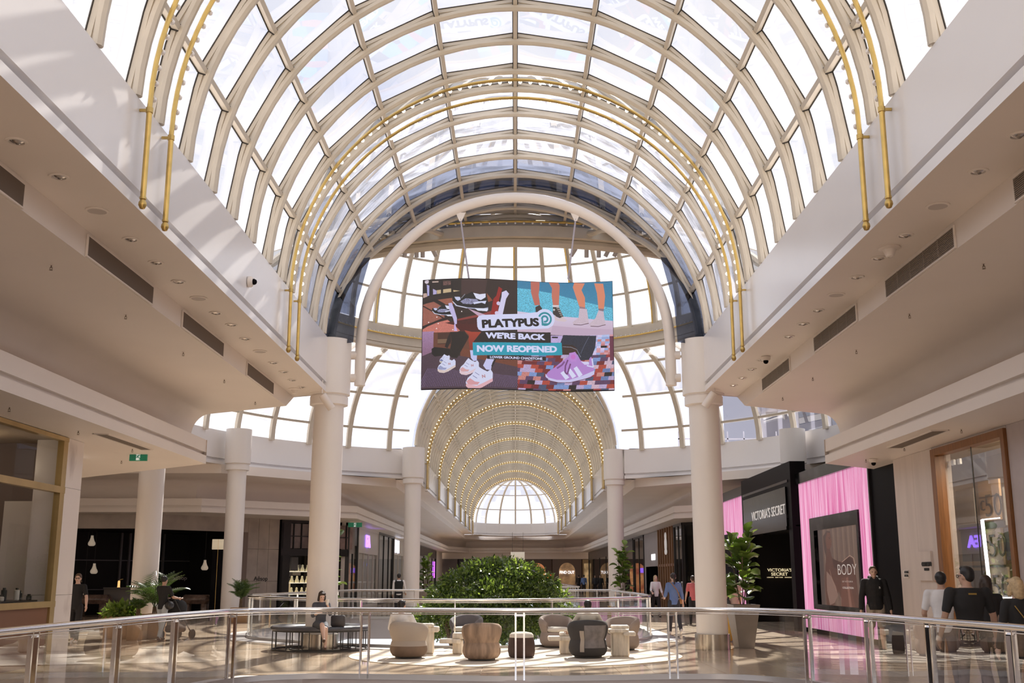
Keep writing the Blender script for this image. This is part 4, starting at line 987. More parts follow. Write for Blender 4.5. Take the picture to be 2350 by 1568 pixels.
# --- far end wall
YW = 119.6
we = thing('wall_back', 'far end wall of the long hall above small shops', 'wall', (0, YW, 0), kind='structure')
mb = MB(); mb.box(-8, 8, YW, YW+.3, 3.35, 4.05); mb.build('header_band', M_white, we, smooth=0)
mb = MB(); mb.box(-8, 8, YW+.3, YW+.5, 0, 4.0); mb.build('dark_back', M_int, we, smooth=0)
def fx(px): return P(px, 1322, y=YW).x
def endshop(px0, px1, label, m_front, kind, m_in, lbl=None):
    x0, x1 = fx(px0), fx(px1); t = thing('shopfront', label, 'shopfront', ((x0+x1)/2, YW, 0)); ym = YW
    mb = MB(); w_ = x1-x0
    if kind == 'arch':
        n = 14; r = w_*.28; cx = (x0+x1)/2; zt = 2.0
        vs = [(x0, ym, 0), (x0, ym, 3.35), (x1, ym, 3.35), (x1, ym, 0)]; A = [(cx-r, ym, 0)]+[(cx-r*math.cos(pi*i/n), ym, zt+r*1.1*math.sin(pi*i/n)) for i in range(n+1)]+[(cx+r, ym, 0)]
        mb.add([vs[0], vs[1]]+[A[i] for i in range(len(A))]+[vs[2], vs[3]], [])
        k = len(mb.v); L_ = [0, 1]+list(range(2, 2+len(A)))+[k-2, k-1]
        mid = 2+len(A)//2
        for i in range(2, mid): mb.f.append((1, i+1, i)); mb.fm.append(0)
        for i in range(mid, 2+len(A)-1): mb.f.append((k-2, i+1, i)); mb.fm.append(0)
        mb.f += [(0, 1, 2), (1, k-2, mid), (k-2, k-1, k-3)]; mb.fm += [0]*3
        mb.build('arched_front', m_front, t, smooth=0)
    elif kind == 'panel': mb.box(x0, x1, ym-.1, ym, 0, 3.35); mb.build('panel', m_front, t, smooth=0)
    else:
        fw = w_*.08; mb.box(x0, x0+fw, ym-.1, ym, 0, 3.3); mb.box(x1-fw, x1, ym-.1, ym, 0, 3.3); mb.box(x0, x1, ym-.11, ym, 2.9, 3.3); mb.build('frame', m_front, t, smooth=0)
    if kind != 'panel': mb = MB(); mb.box(x0+.05, x1-.05, ym+.12, ym+.25, 0, 3.2); mb.build('interior', m_in, t, smooth=0)
    if lbl: text('lettering', lbl, Matrix.Translation(((x0+x1)/2, ym-.04, 1.95)) @ Matrix.Scale(-1, 4, (0, 1, 0)), w_*.5, .3, M_litw, t, ext=.03)
    return t
endshop(990, 1050, 'dark panelled front at the far end, left of the bush top', mat('dusk_panel', (.16, .14, .15), .4, var=.2, scale=.5), 'panel', None)
endshop(1052, 1120, 'far end shop with pale hanging goods behind the bush', M_bf, 'open', mat('dim_goods', (.22, .18, .15), .5, var=.6, scale=1.3, emit=.1))
endshop(1122, 1200, 'far end dark shop behind the hanging light box', M_bf, 'open', M_int)
t = endshop(1202, 1266, 'far end shop glowing orange and red through a rounded opening', mat('brown_front', (.10, .07, .06), .5), 'arch', mat('orange_interior', (.85, .42, .16), .5, emit=.8, col2=(.35, .08, .04), scale=.7))
for (px, cz, c) in ((1225, 1.9, (.35, .15, 1)), (1262, 1.2, (.9, .05, .03)), (1196, 2.6, (.1, .2, 1))):
    mb = MB(); mb.box(fx(px)-.25, fx(px)+.25, YW-.05, YW, cz, cz+.5); mb.build('lit_patch', mat('lit_%d' % px, c, .4, emit=1.6), t, smooth=0)
t = endshop(1268, 1335, 'far end brown front with a warm arched window', mat('taupe_front', (.17, .13, .11), .5), 'arch', mat('warm_interior', (.55, .33, .16), .5, emit=.45, col2=(.12, .07, .04), scale=.8), 'FIND OUT')
t = endshop(1337, 1380, 'far end cream lit shop with a white sign', mat('ochre_front', (.35, .26, .15), .5), 'open', mat('cream_lit_interior', (.65, .48, .25), .5, emit=.45, col2=(.3, .2, .1), scale=1.2))
mb = MB(); mb.box(fx(1361), fx(1372), YW-.15, YW-.1, 1.9, 2.4); mb.build('lit_sign', M_litw, t, smooth=0); mb = MB(); mb.box(fx(1377), fx(1385), YW-.15, YW-.1, 0, 2.2); mb.build('red_panel', mat('red_panel', (.6, .03, .02), .4, emit=.3), t, smooth=0)
# hanging light box
p = P(1188, 1276.5, y=62); t = thing('hanging_sign', 'blank cream light box hanging above the bush', 'sign', p)
mb = MB(); mb.rbox(-.39, .39, -.05, .05, -.22, .22, .01); mb.build('box', mat('lightbox_cream', (.78, .72, .60), .5, emit=.35), t, local=True); mb = MB()
for x in (-.3, .3): mb.tube([(x, 0, .22), (x, 0, 1.3)], .008, 5)
mb.build('cable', M_dark, t, local=True)
# ================================================================ PINK SHOPFRONT (right)
px_ = 8.5
def yz(px, py, x=px_): q = P(px, py, x=x); return q.y, q.z
def panel_x(name, m, parent, y0, y1, z0, z1, x0, x1, smooth=0): mb = MB(); mb.box(x0, x1, y0, y1, z0, z1); return mb.build(name, m, parent, smooth=smooth)
M_pink = mat('backlit_pink_ribs', (.95, .22, .48), .3)
t_ = M_pink.node_tree; b_s = t_.nodes['Principled BSDF']; tcn = t_.nodes.new('ShaderNodeTexCoord'); sp_ = t_.nodes.new('ShaderNodeMapping'); sp_.inputs['Scale'].default_value = (0.02, 1, .03)
nz_ = t_.nodes.new('ShaderNodeTexNoise'); nz_.inputs['Scale'].default_value = 8; nz_.inputs['Detail'].default_value = 4; rp = t_.nodes.new('ShaderNodeValToRGB')
rp.color_ramp.elements[0].position = .36; rp.color_ramp.elements[0].color = (.62, .11, .34, 1); rp.color_ramp.elements[1].position = .64; rp.color_ramp.elements[1].color = (1, .66, .86, 1)
t_.links.new(tcn.outputs['Object'], sp_.inputs[0]); t_.links.new(sp_.outputs[0], nz_.inputs['Vector']); t_.links.new(nz_.outputs['Fac'], rp.inputs[0]); t_.links.new(rp.outputs[0], b_s.inputs['Emission Color']); b_s.inputs['Emission Strength'].default_value = .78; b_s.inputs['Base Color'].default_value = (.5, .15, .3, 1)
M_bmar = mat('black_marble', (.03, .028, .03), .12, spec=.6, var=.9, scale=2.5, contrast=(.5, .75))
M_bmar.node_tree.nodes['Principled BSDF'].inputs['IOR'].default_value = 1.3
vs = thing('pink_shopfront', 'tall glowing pink ribbed shopfront with black portal and poster', 'shopfront', (8.5, 33, 0))
yR = yz(2038, 1450)[0]; yL = yz(1850, 1445)[0]; yC = yz(2019, 1168)[0]
yR = yz(2019, 1168)[0]; yL = yz(1835, 1168)[0]; zT = 4.24
pit = .062
def ribs(y0, y1, z0, z1, nm='pink_rib_panel'):
    mb = MB(); n = max(2, int((y1-y0)/pit)); rows = []
    for i in range(n*6+1):
        y = y0+(y1-y0)*i/(n*6); ph = (i % 6)/6; x = px_-.03*math.sin(pi*ph) if i % 6 else px_
        rows.append([Vector((x, y, z0)), Vector((x, y, z1))])
    mb.sweep(None, rows); return mb.build(nm, M_pink, vs, smooth=60)
fy0, fz1 = yz(1973, 1170.6); fy1, _ = yz(1862, 1191); fy0b, fz0 = yz(1985, 1406); 
fz1 = max(fz1, yz(1862, 1191)[1]); fz0 = min(yz(1876, 1398)[1], fz0)
ribs(yR, fy0, .12, zT, ); ribs(fy1, yL, .12, zT); ribs(fy0, fy1, fz1, zT); ribs(fy0, fy1, .12, fz0)
panel_x('top_trim', M_bmar, vs, yR-.05, yL+.1, zT, zT+.32, px_-.12, px_+.3); panel_x('plinth', M_black, vs, yR, yL, 0, .12, px_-.05, px_+.1)
panel_x('backing', M_blackp, vs, yR-.1, yL+.3, 0, 4.5, px_+.04, px_+.2); panel_x('backing', M_blackp, vs, yz(1702, 1150, 8.24)[0]-.3, 44.5, 0, 4.5, px_+.04, px_+.2)
fr = MB(); w1 = .30
fr.box(px_-.07, px_+.05, fy0, fy1, fz1-.36, fz1); fr.box(px_-.07, px_+.05, fy0, fy1, fz0, fz0+.14); fr.box(px_-.07, px_+.05, fy0, fy0+.16, fz0+.14, fz1-.36); fr.box(px_-.07, px_+.05, fy1-.42, fy1, fz0+.14, fz1-.36); fr.build('poster_frame', M_bmar, vs, smooth=0)
# portal
xp = 8.24; ya, _ = yz(1815, 1130, xp); yb_, _ = yz(1702, 1150, xp); zt = yz(1815, 1057, xp)[1]
pt = MB(); pt.box(xp, px_+.03, ya, ya+.45, 0, zt-1.0); pt.box(xp, px_+.03, yb_-.5, yb_, 0, zt-1.0); pt.box(xp, px_+.2, ya, yb_, zt-1.0, zt); pt.build('portal_frame', M_black, vs, smooth=0)
y1s, zb1 = yz(1821, 1206, xp); zs = yz(1818, 1113, xp)[1]
panel_x('sign_panel', M_bmar, vs, ya+.5, yb_-.45, zb1, zs, xp-.05, xp+.1)
mb = MB(); mb.box(xp-.03, xp+.05, ya+.3, yb_-.3, zs+.12, zs+.2); mb.box(xp-.08, xp+.1, ya+.45, yb_-.4, zb1-.1, zb1); mb.build('portal_rail', M_bmar, vs, smooth=0)
mb = MB(); mb.box(xp+.1, 12.5, yb_-.35, yb_-.2, 0, zb1); mb.box(12.4, 12.6, ya, yb_, 0, zb1); mb.box(xp+.1, 12.5, ya, yb_, zb1-.02, zb1+.02); mb.build('doorway_interior', M_blackp, vs, smooth=0)
Mx = Matrix(((0, -1, 0, 0), (-1, 0, 0, 0), (0, 0, 1, 0), (0, 0, 0, 1)))   # local x -> -y (reads left to right from the hall), local y -> -x
M_lw = mat('white_lettering', (.80, .78, .76), .3, emit=.25)
q0 = yz(1726, 1184, xp-.05); q1 = yz(1803, 1170, xp-.05)
text('lettering', "VICTORIA'S SECRET", Matrix.Translation((xp-.06, (q0[0]+q1[0])/2, (q0[1]+q1[1])/2+.0)) @ Mx, q0[0]-q1[0], 0.31, M_lw, vs, ext=.015, bold=.0)
M_lg = mat('gold_lettering', (.95, .80, .5), .3, emit=.9)
for s, cy_, w_, h_ in (("VICTORIA'S", 1308.5, 56, 7), ('SECRET', 1318, 38, 7), ('LONDON    NEW YORK    SHANGHAI', 1325.5, 57, 2.2)):
    q = P(1789, cy_, y=yb_-.4); k = q.y/2500*.98; text('lettering', s, Matrix.Translation(q) @ Matrix.Scale(-1, 4, (0, 1, 0)), w_*k, h_*k, M_lg, vs, bold=.008)
# left pink wing beyond the portal
yq0, yq1 = yb_+.02, yz(1654, 1200)[0]
gy0, gz1 = yz(1693, 1226)[0], yz(1690, 1224)[1]
ribs(yq0, gy0, .12, zT+.25); ribs(gy0, yq1, gz1, zT+.25)
mb = MB(); mb.box(px_-.1, px_+.05, gy0, yq1, 0, gz1); mb.build('black_window', M_black, vs, smooth=0); panel_x('top_trim', M_bmar, vs, yq0, yq1, zT+.25, zT+.6, px_-.12, px_+.3)
mb = MB(); mb.box(px_+.2, 16, yR-.1, 44.5, 4.5, 4.6); mb.box(px_+.2, 16, yR-.12, yR-.02, 0, 4.5); mb.build('box_shell', M_blackp, vs, smooth=0)
# ================================================================ RIGHT NEAR SHOP
M_lime = mat('travertine_wall', (.66, .58, .53), .45, var=.05, scale=1.2, stretch=(3, 3, .4), bump=.05)
XR = 8.05; ye = P(2057, 1168, x=XR).y
w2 = thing('wall_right', 'pale stone wall with a tall timber framed shop window', 'wall', (XR, 15, 0), kind='structure')
def yw(px, py, x=XR): return P(px, py, x=x).y
oy1, oy0 = yw(2150, 1168), yw(2325, 1168)  # far and near jambs
zt_ = P(2140, 1033, x=XR).z; zt_ = min(zt_, 3.97)
def slabs(y0, y1, z0, z1, m=M_lime, nm='stone_panel'):
    n = max(1, round((y1-y0)/1.1))
    for i in range(n): a = y0+(y1-y0)*i/n; b = y0+(y1-y0)*(i+1)/n; panel_x(nm, m, w2, a+.003, b-.003, z0, z1, XR, XR+.35)
slabs(oy1+.02, ye, 0, 3.995); slabs(-14, oy0-.02, 0, 3.995, mat('grey_panel_wall', (.47, .41, .40), .4, var=.04)); slabs(oy0, oy1, zt_, 3.995)
panel_x('dark_end_glass', M_black, vs, ye+.02, yR-.02, 0, 4.35, XR+.25, XR+.4)
panel_x('end_mullion', M_bf, vs, yR-.10, yR-.02, 0, 4.4, XR+.2, px_)
sw_ = thing('window_1', 'timber framed shop window showing pale boards with numerals', 'window', (XR, (oy0+oy1)/2, 0), kind='structure')
f1 = .22
for nm, q in (('jamb', (oy0, oy0+.13, 0, zt_-.13)), ('jamb', (oy1-f1, oy1, 0, zt_-.13)), ('head', (oy0, oy1, zt_-.13, zt_))): panel_x(nm, M_wood, sw_, *q, XR-.05, XR+.14)
ga, gb = oy0+.13, oy1-f1
for i in range(2):
    a, b = ga+(gb-ga)*i/2+.01, ga+(gb-ga)*(i+1)/2-.01; mb = MB(); mb.add([(XR+.06, a, 0), (XR+.06, b, 0), (XR+.06, b, zt_-.13), (XR+.06, a, zt_-.13)], [(0, 1, 2, 3)]); mb.build('glass_pane', M_winglass, sw_, smooth=0)
panel_x('glass_joint', M_dark, sw_, (ga+gb)/2-.008, (ga+gb)/2+.008, 0, zt_-.13, XR+.05, XR+.062)
M_board = mat('display_board', (.50, .41, .31), .5, var=.08, scale=1.2); M_board2 = mat('tan_board', (.55, .36, .20), .5, var=.15, scale=1)
xi = XR+1.0
di = thing('window_display', 'layered pale display boards with numerals behind the timber framed window', 'display', (xi, (ga+gb)/2, 0))
panel_x('back_board', M_board, di, ga-1.5, ye-.15, 0, 4.0, xi+.6, xi+.7)
mb = MB(); mb.box(XR+.3, xi+.7, ye-.15, ye-.05, 0, 4); mb.box(XR+.3, xi+.7, ga-1.6, ga-1.5, 0, 4); mb.box(XR+.3, xi+.7, ga-1.5, ye-.1, 3.97, 4.02); mb.build('side_wall', M_board, di, smooth=0)
def dpanel(nm, px0, py0, px1, py1, m, x=xi, th=.04):
    a = P(px0, py0, x=x); b = P(px1, py1, x=x); c = P(px1, py0, x=x); 
    y0_, y1_ = sorted((a.y, b.y)); return panel_x(nm, m, di, y0_, y1_, min(P(px0, py1, x=x).z, b.z), max(a.z, c.z), x, x+th)
M_greyscr = mat('grey_screen', (.13, .13, .16), .2); M_frame2 = mat('pale_frame', (.55, .49, .41), .4)
dpanel('numeral_board', 2246, 1142, 2296, 1192, M_board2); dpanel('numeral_board', 2262, 1206, 2304, 1296, M_board); dpanel('numeral_board', 2270, 1302, 2318, 1372, M_board)
dpanel('dark_screen', 2204, 1220, 2252, 1288, M_greyscr); dpanel('dark_screen', 2304, 1212, 2322, 1286, M_greyscr); dpanel('dark_screen', 2226, 1310, 2262, 1385, M_greyscr)
dpanel('pale_panel', 2192, 1128, 2240, 1204, M_frame2); dpanel('pale_panel', 2300, 1118, 2318, 1205, M_frame2); dpanel('tan_panel', 2243, 1108, 2294, 1138, M_board2)
for (py, hh) in ((1207, 3), (1299, 3)): dpanel('dark_rail', 2200, py, 2304, py+hh, M_dark, xi-.03)
M_num = mat('numeral_ink', (.06, .05, .045), .5)
for i, (cx, cy_) in enumerate(((2280, 1159), (2289, 1252), (2298, 1346))):
    q = P(cx, cy_, x=xi-.02); text('numeral', '50', Matrix.Translation(q) @ Mx, .72, .42, M_num, di, ext=.01, bold=-.01)
    q = P(cx-25, cy_+2, x=xi-.02); text('numeral', 'c', Matrix.Translation(q) @ Mx, .22, .20, M_num, di, ext=.01, bold=-.01)
M_ls = mat('led_strip', (1, .98, 1), .4, emit=4); xs_ = xi-.12
c = [P(*q, x=xs_) for q in ((2294, 1189), (2254, 1193), (2274, 1372), (2323, 1372))]
for a, b, wd in ((c[0], c[1], .02), (c[1], c[2], .05), (c[2], c[3], .025)): mb = MB(); mb.bar([a, b], wd, wd, up=(1, 0, .01)); mb.build('light_tube', M_ls, di, smooth=0)
for (a, b) in ((2168, 1063), (2182, 1062), (2196, 1060)): dpanel('pale_jar', a, b-6, a+7, b+5, mat('jar_pale', (.75, .72, .66), .4, emit=.15), XR+.3)
ld = bpy.data.lights.new('window_fill', 'AREA'); ld.energy = 90; ld.color = (1, .86, .68); ld.size = .7; lo_ = bpy.data.objects.new('window_fill', ld); lo_.location = (XR+.7, (ga+gb)/2, 3.9); COL.objects.link(lo_)  # added fill light, brightens the display boards behind the glass
# notices on that wall
nb = thing('wall_notice', 'cream raised notice box with bold black words beside the timber window', 'sign', (XR, yw(2125, 1300), 1.6))
a, b = yw(2143, 1300), yw(2110, 1300); zz0, zz1 = P(2125, 1333, x=XR).z, P(2125, 1266, x=XR).z
panel_x('box', M_lime, nb, a, b, zz0, zz1, XR-.05, XR+.01)
for s, cy_, w_, h_ in (('CONVERTO', 1295, .52, .085), ('BEE IN', 1307, .24, .05)): q = P(2127, cy_, x=XR-.055); text('lettering', s, Matrix.Translation(q) @ Mx, w_, h_, M_blk, nb, ext=.01, bold=.03)
nb = thing('wall_notice', 'tiny white notice with two black lines at the pale wall edge', 'sign', (XR, yw(2081, 1318), 1.6))
a, b = yw(2086.5, 1318), yw(2075, 1318); panel_x('plate', M_white, nb, a, b, P(2081, 1327, x=XR).z, P(2081, 1309, x=XR).z, XR-.02, XR+.005)
for s, cy_ in (('DE YOUNG', 1313.5), ('SOCIAL', 1321.5)): q = P(2080.5, cy_, x=XR-.022); text('lettering', s, Matrix.Translation(q) @ Mx, .24, .05, M_blk, nb, ext=.004, bold=.03)
# ================================================================ LEFT NEAR SHOP
XL = -8.05; w3 = thing('wall_left', 'brass framed glass shopfront ending in a veined marble pier', 'wall', (XL, 12, 0), kind='structure')
def yl(px, py=1168): return P(px, py, x=XL).y
yp0, yp1 = yl(137), yl(164); yst = yl(128)
zl = lambda px, py: P(px, py, x=XL).z
M_marble = mat('veined_marble', (.78, .72, .69), .25, var=.0, scale=1.1, col2=(.42, .35, .34), contrast=(.28, .42), stretch=(1, 1, .5))
for a, b in ((0, 1.25), (1.255, 3.12), (3.125, 3.995)): 
    mb = MB(); mb.box(XL-.5, XL+.04, yp0, yp1+.25, a, b); mb.build('marble_block', M_marble, w3, smooth=0)
z_h0 = zl(0, 971); z_m1, z_m0 = zl(0, 1091), zl(0, 1108); z_b1, z_b0 = zl(0, 1386), zl(0, 1401)
M_brass2 = mat('satin_brass', (.50, .36, .16), .32, metal=.6, var=.1, scale=2)
def px_box(nm, m, q, x0=XL-.05, x1=XL+.04): mb = MB(); mb.box(x0, x1, *q); return mb.build(nm, m, w3, smooth=0)
px_box('brass_head', M_brass2, (-14, yp0, z_h0, 3.99), x1=XL+.07); px_box('brass_transom', M_brass2, (-14, yp0, z_m0, z_m1), x1=XL+.07); px_box('brass_sill', M_brass2, (-14, yp0, z_b0, z_b1), x1=XL+.07)
for y0 in (yst, ): px_box('brass_stile', M_brass2, (y0-.02, yp0, 0, z_h0), x1=XL+.06)
px_box('brass_stile', M_brass2, (8.0, 8.15, 0, z_h0)); px_box('plinth', M_brass2, (-14, yp0, 0, .1))
mb = MB(); 
n = int((yst-2)/.05)
rows = []
for i in range(n*2+1): rows.append([Vector((XL+(.02 if i % 2 else -.0), 2+(yst-2)*i/(n*2), z)) for z in (.1, z_b0)])
mb.sweep(None, rows); mb.build('fluted_panel', mat('bronze_flutes', (.30, .16, .10), .3, metal=.3), w3, smooth=0)
for a, b, z0, z1 in ((-14, yst, z_m1, z_h0), (8.15, yst, z_b1, z_m0), (-14, 8, z_b1, z_m0)): mb = MB(); mb.add([(XL, a, z0), (XL, b, z0), (XL, b, z1), (XL, a, z1)], [(0, 1, 2, 3)]); mb.build('glass_pane', M_winglass, w3, smooth=0)
mb = MB(); mb.box(XL-4.2, XL-4, -14, yp1, 0, 4); mb.box(XL-4, XL-.5, yp1+.1, yp1+.2, 0, 4); mb.build('inner_wall', mat('mauve_inner_wall', (.20, .14, .13), .5), w3, smooth=0)
mb = MB(); mb.box(XL-4, XL, -14, yp1, 3.96, 4.0); mb.build('inner_ceiling', mat('warm_inner_ceiling', (.45, .36, .27), .5), w3, smooth=0)
mb = MB(); mb.box(XL-2.0, XL-1.85, 15.2, 17.6, 0, 3.6); mb.build('mauve_partition', mat('mauve_partition', (.24, .16, .15), .45), w3, smooth=0)
mb = MB(); mb.box(XL-1.18, XL-.1, yp1-.1, yp1-.02, 0, 2.9); mb.build('pale_marble_back', M_marble, w3, smooth=0)
ld = bpy.data.lights.new('shop_fill', 'POINT'); ld.energy = 14; ld.color = (1, .8, .55); ld.shadow_soft_size = .1; lo_ = bpy.data.objects.new('shop_fill', ld); lo_.location = (XL-1.2, 18.2, 3.6); COL.objects.link(lo_)  # added warm fill light for the shop interior, no fitting modelled
r = random.Random(5)
dt = thing('display_table', 'dark ledge inside the brass framed shop', 'table', (XL-.6, 16.5, 0)); mb = MB(); mb.box(-.35, .35, -3, 3, 1.12, 1.17); mb.box(-.3, .3, -2.9, 2.9, 0, 1.12); mb.build('ledge', M_dark, dt, local=True, smooth=0)
for i in range(9):
    h = .06+.12*r.random(); y = 17.9+i*.18; x = XL-.32-.25*r.random(); t = thing('jar', ['short', 'squat', 'slim', 'tall', 'small', 'round', 'narrow', 'wide', 'little'][i]+(' cream' if i % 2 else ' black')+' jar on the ledge in the brass framed shop', 'jar', (x, y, 1.171), group='jars on the shop ledge')
    mb = MB(); mb.lathe([(.035, 0), (.045, .01), (.045, h), (.03, h+.01), (.001, h+.01)], 12); mb.build('body', mat('jar_cream', (.7, .66, .58), .4) if i % 2 else M_dark, t, local=True); mb = MB(); mb.lathe([(.025, h+.01), (.025, h+.04), (.001, h+.04)], 10); mb.build('lid', M_dark, t, local=True)
# vertical light strip beyond the pier
p0, p1 = P(181, 1036, y=22.6), P(177, 1094, y=22.6)
tt = thing('light_strip', 'bright white vertical tube light just beyond the marble pier', 'light strip', (p0.x, p0.y, p1.z)); mb = MB(); mb.tube([(p0.x-.08, p0.y, p1.z), (p0.x-.08, p0.y, 3.98)], .05, 10); mb.build('tube', M_litw, tt)
# closing walls out of sight
mb = MB(); mb.box(-34, 34, -14.3, -14, -1, 12); o = mb.build('wall_rear', M_white, smooth=0); struct(o, 'closing wall behind the viewpoint', 'wall')
mb = MB(); mb.box(-30.2, -30, -14, 121, 0, 7); mb.box(-30, -8.2, 10, 10.2, 0, 7); o = mb.build('wall_left', M_stone, smooth=0); struct(o, 'outer stone wall of the side hall at left', 'wall')
mb = MB(); mb.box(30, 30.2, -14, 121, 0, 7); mb.box(8.4, 30, 10, 10.2, 0, 7); o = mb.build('wall_right', M_stone, smooth=0); struct(o, 'outer stone wall of the side hall at right', 'wall')
# ================================================================ FLAT PRINT: screen and poster pictures made as pixel arrays
class Art:
    def __init__(s, w_, h_, x0, y0, x1, y1, bg=(0, 0, 0)):
        s.W, s.H = w_, h_; s.x0, s.y0, s.sx, s.sy = x0, y0, w_/(x1-x0), h_/(y1-y0); s.a = np.zeros((h_, w_, 3)); s.a[:] = bg; s.o = (0, 0, 1); s.rs = np.random.RandomState(4)
    def crop(s, x0, y0, k): s.o = (x0, y0, k); return s
    def T(s, pts): ox, oy, k = s.o; return [((x/k+ox-s.x0)*s.sx, (y/k+oy-s.y0)*s.sy) for x, y in pts]
    def poly(s, pts, col, noise=0, grad=None, clip=None):
        q = s.T(pts); xs = [p[0] for p in q]; ys = [p[1] for p in q]
        a, b = max(0, int(min(xs))), min(s.W, int(max(xs))+2); c, d = max(0, int(min(ys))), min(s.H, int(max(ys))+2)
        if a >= b or c >= d: return s
        X, Y = np.meshgrid(np.arange(a, b)+.5, np.arange(c, d)+.5); m = np.zeros(X.shape, bool); n = len(q)
        for i in range(n):
            (x0, y0), (x1, y1) = q[i], q[(i+1) % n]
            if y0 == y1: continue
            m ^= ((y0 > Y) != (y1 > Y)) & (X < (x1-x0)*(Y-y0)/(y1-y0)+x0)
        cc = np.array(col)[None, None, :]*np.ones(X.shape+(3,))
        if grad is not None: t = ((Y-c)/max(1, d-c))[..., None]; cc = cc*(1-t)+np.array(grad)*t
        if noise:
            k = 3; nn = s.rs.rand(X.shape[0]//k+1, X.shape[1]//k+1).repeat(k, 0).repeat(k, 1)[:X.shape[0], :X.shape[1], None]; cc = cc*(1+noise*(nn-.5)*2)
        sub = s.a[c:d, a:b]; sub[m] = np.clip(cc, 0, 1)[m]; return s
    def rect(s, x0, y0, x1, y1, col, **k): return s.poly([(x0, y0), (x1, y0), (x1, y1), (x0, y1)], col, **k)
    def circ(s, x, y, r, col, ry=None, **k): return s.poly([(x+r*math.cos(2*pi*i/40), y+(ry or r)*math.sin(2*pi*i/40)) for i in range(40)], col, **k)
    def ring(s, x, y, r0, r1, col, a0=0, a1=360):
        A = [math.radians(a0+(a1-a0)*i/40) for i in range(41)]; return s.poly([(x+r1*math.cos(a), y+r1*math.sin(a)) for a in A]+[(x+r0*math.cos(a), y+r0*math.sin(a)) for a in reversed(A)], col)
    def line(s, pts, w_, col, **k):
        for (x0, y0), (x1, y1) in zip(pts, pts[1:]):
            L = math.hypot(x1-x0, y1-y0) or 1; nx, ny = -(y1-y0)/L*w_/2, (x1-x0)/L*w_/2; s.poly([(x0+nx, y0+ny), (x1+nx, y1+ny), (x1-nx, y1-ny), (x0-nx, y0-ny)], col, **k)
        return s
    def text(s, st, cx, cy_, w_, h_, col, ang=0, bold=.02, fat=0):
        if fat:
            for i in range(8): s.text(st, cx+fat*math.cos(i*pi/4), cy_+fat*math.sin(i*pi/4)*.7, w_-2*fat, h_-1.4*fat, col, ang, bold)
            return s
        cu = bpy.data.curves.new('t', 'FONT'); cu.body = st; cu.offset = bold; cu.resolution_u = 4; o = bpy.data.objects.new('t', cu); COL.objects.link(o); me = o.to_mesh(); me.calc_loop_triangles()
        V = [v.co.copy() for v in me.vertices]; F = [tuple(t.vertices) for t in me.loop_triangles]; o.to_mesh_clear(); bpy.data.objects.remove(o); bpy.data.curves.remove(cu)
        x0, x1 = min(v.x for v in V), max(v.x for v in V); y0, y1 = min(v.y for v in V), max(v.y for v in V); ca, sa = math.cos(ang), math.sin(ang)
        Q = [((v.x-(x0+x1)/2)*w_/(x1-x0), -(v.y-(y0+y1)/2)*h_/(y1-y0)) for v in V]; Q = [(cx+x*ca-y*sa, cy_+x*sa+y*ca) for x, y in Q]
        for f in F: s.poly([Q[i] for i in f], col)
        return s
    def image(s, name):
        im = bpy.data.images.new(name, s.W, s.H); px = np.ones((s.H, s.W, 4), np.float32); px[..., :3] = s.a[::-1]; im.pixels.foreach_set(px.ravel()); im.update(); im.pack(); return im
def art_mat(name, im, emit=0, rough=.5):
    m = bpy.data.materials.new(name); m.use_nodes = True; t = m.node_tree; b = t.nodes['Principled BSDF']; n = t.nodes.new('ShaderNodeTexImage'); n.image = im; n.extension = 'EXTEND'
    t.links.new(n.outputs[0], b.inputs['Base Color']); b.inputs['Roughness'].default_value = rough
    if emit: b.inputs['Base Color'].default_value = (0, 0, 0, 1); t.links.remove(b.inputs['Base Color'].links[0]); b.inputs['Base Color'].default_value = (.02, .02, .02, 1); t.links.new(n.outputs[0], b.inputs['Emission Color']); b.inputs['Emission Strength'].default_value = emit
    return m
A = Art(1311, 750, 970, 645, 1407, 895, (.16, .10, .08)); K = 10.217
# upper left picture: dark scene with running shoes
A.crop(960, 630, K)
br_ = (.17, .11, .085)
A.rect(100, 100, 2325, 1600, br_); A.rect(110, 160, 1000, 560, (.13, .085, .07)); A.rect(320, 190, 470, 225, (.75, .66, .62)); A.rect(560, 200, 760, 300, (.40, .28, .26), noise=.5)
A.poly([(190, 260), (255, 290), (275, 520), (210, 540)], (.72, .70, .90)); A.poly([(340, 370), (430, 420), (430, 500), (345, 510)], (.72, .68, .86)); A.poly([(430, 410), (770, 380), (780, 465), (440, 500)], (.80, .70, .55)); A.poly([(820, 420), (985, 440), (830, 465)], (.80, .70, .55))
A.poly([(110, 470), (190, 465), (210, 550), (110, 580)], (.78, .66, .62)); A.circ(190, 195, 50, (.85, .78, .85), noise=.4)
for x in (280, 800, 560): A.rect(x-28, 150, x+22, 520, (.10, .06, .045))
A.poly([(110, 740), (330, 660), (560, 800), (640, 1100), (110, 1260)], (.62, .37, .31), noise=.10); A.poly([(440, 640), (960, 590), (820, 760), (640, 760)], (.62, .36, .28), noise=.08); A.poly([(1600, 470), (1850, 420), (1900, 600), (1640, 700)], (.55, .28, .17), noise=.1)
A.poly([(110, 1320), (330, 1200), (700, 1120), (1000, 1380), (900, 1420), (110, 1400)], (.80, .47, .42), noise=.08)
A.line([(110, 700), (400, 640), (620, 770)], 60, (.12, .07, .05)); A.line([(110, 770), (330, 900), (600, 1080)], 26, (.14, .08, .05)); A.line([(110, 1270), (620, 1090), (900, 1020), (1700, 900)], 50, (.15, .08, .06))
A.poly([(1010, 170), (1620, 170), (1560, 520), (1300, 500), (1010, 540)], (.26, .17, .16)); A.poly([(1620, 180), (2320, 170), (2320, 960), (1990, 960), (1600, 480)], (.17, .10, .075))
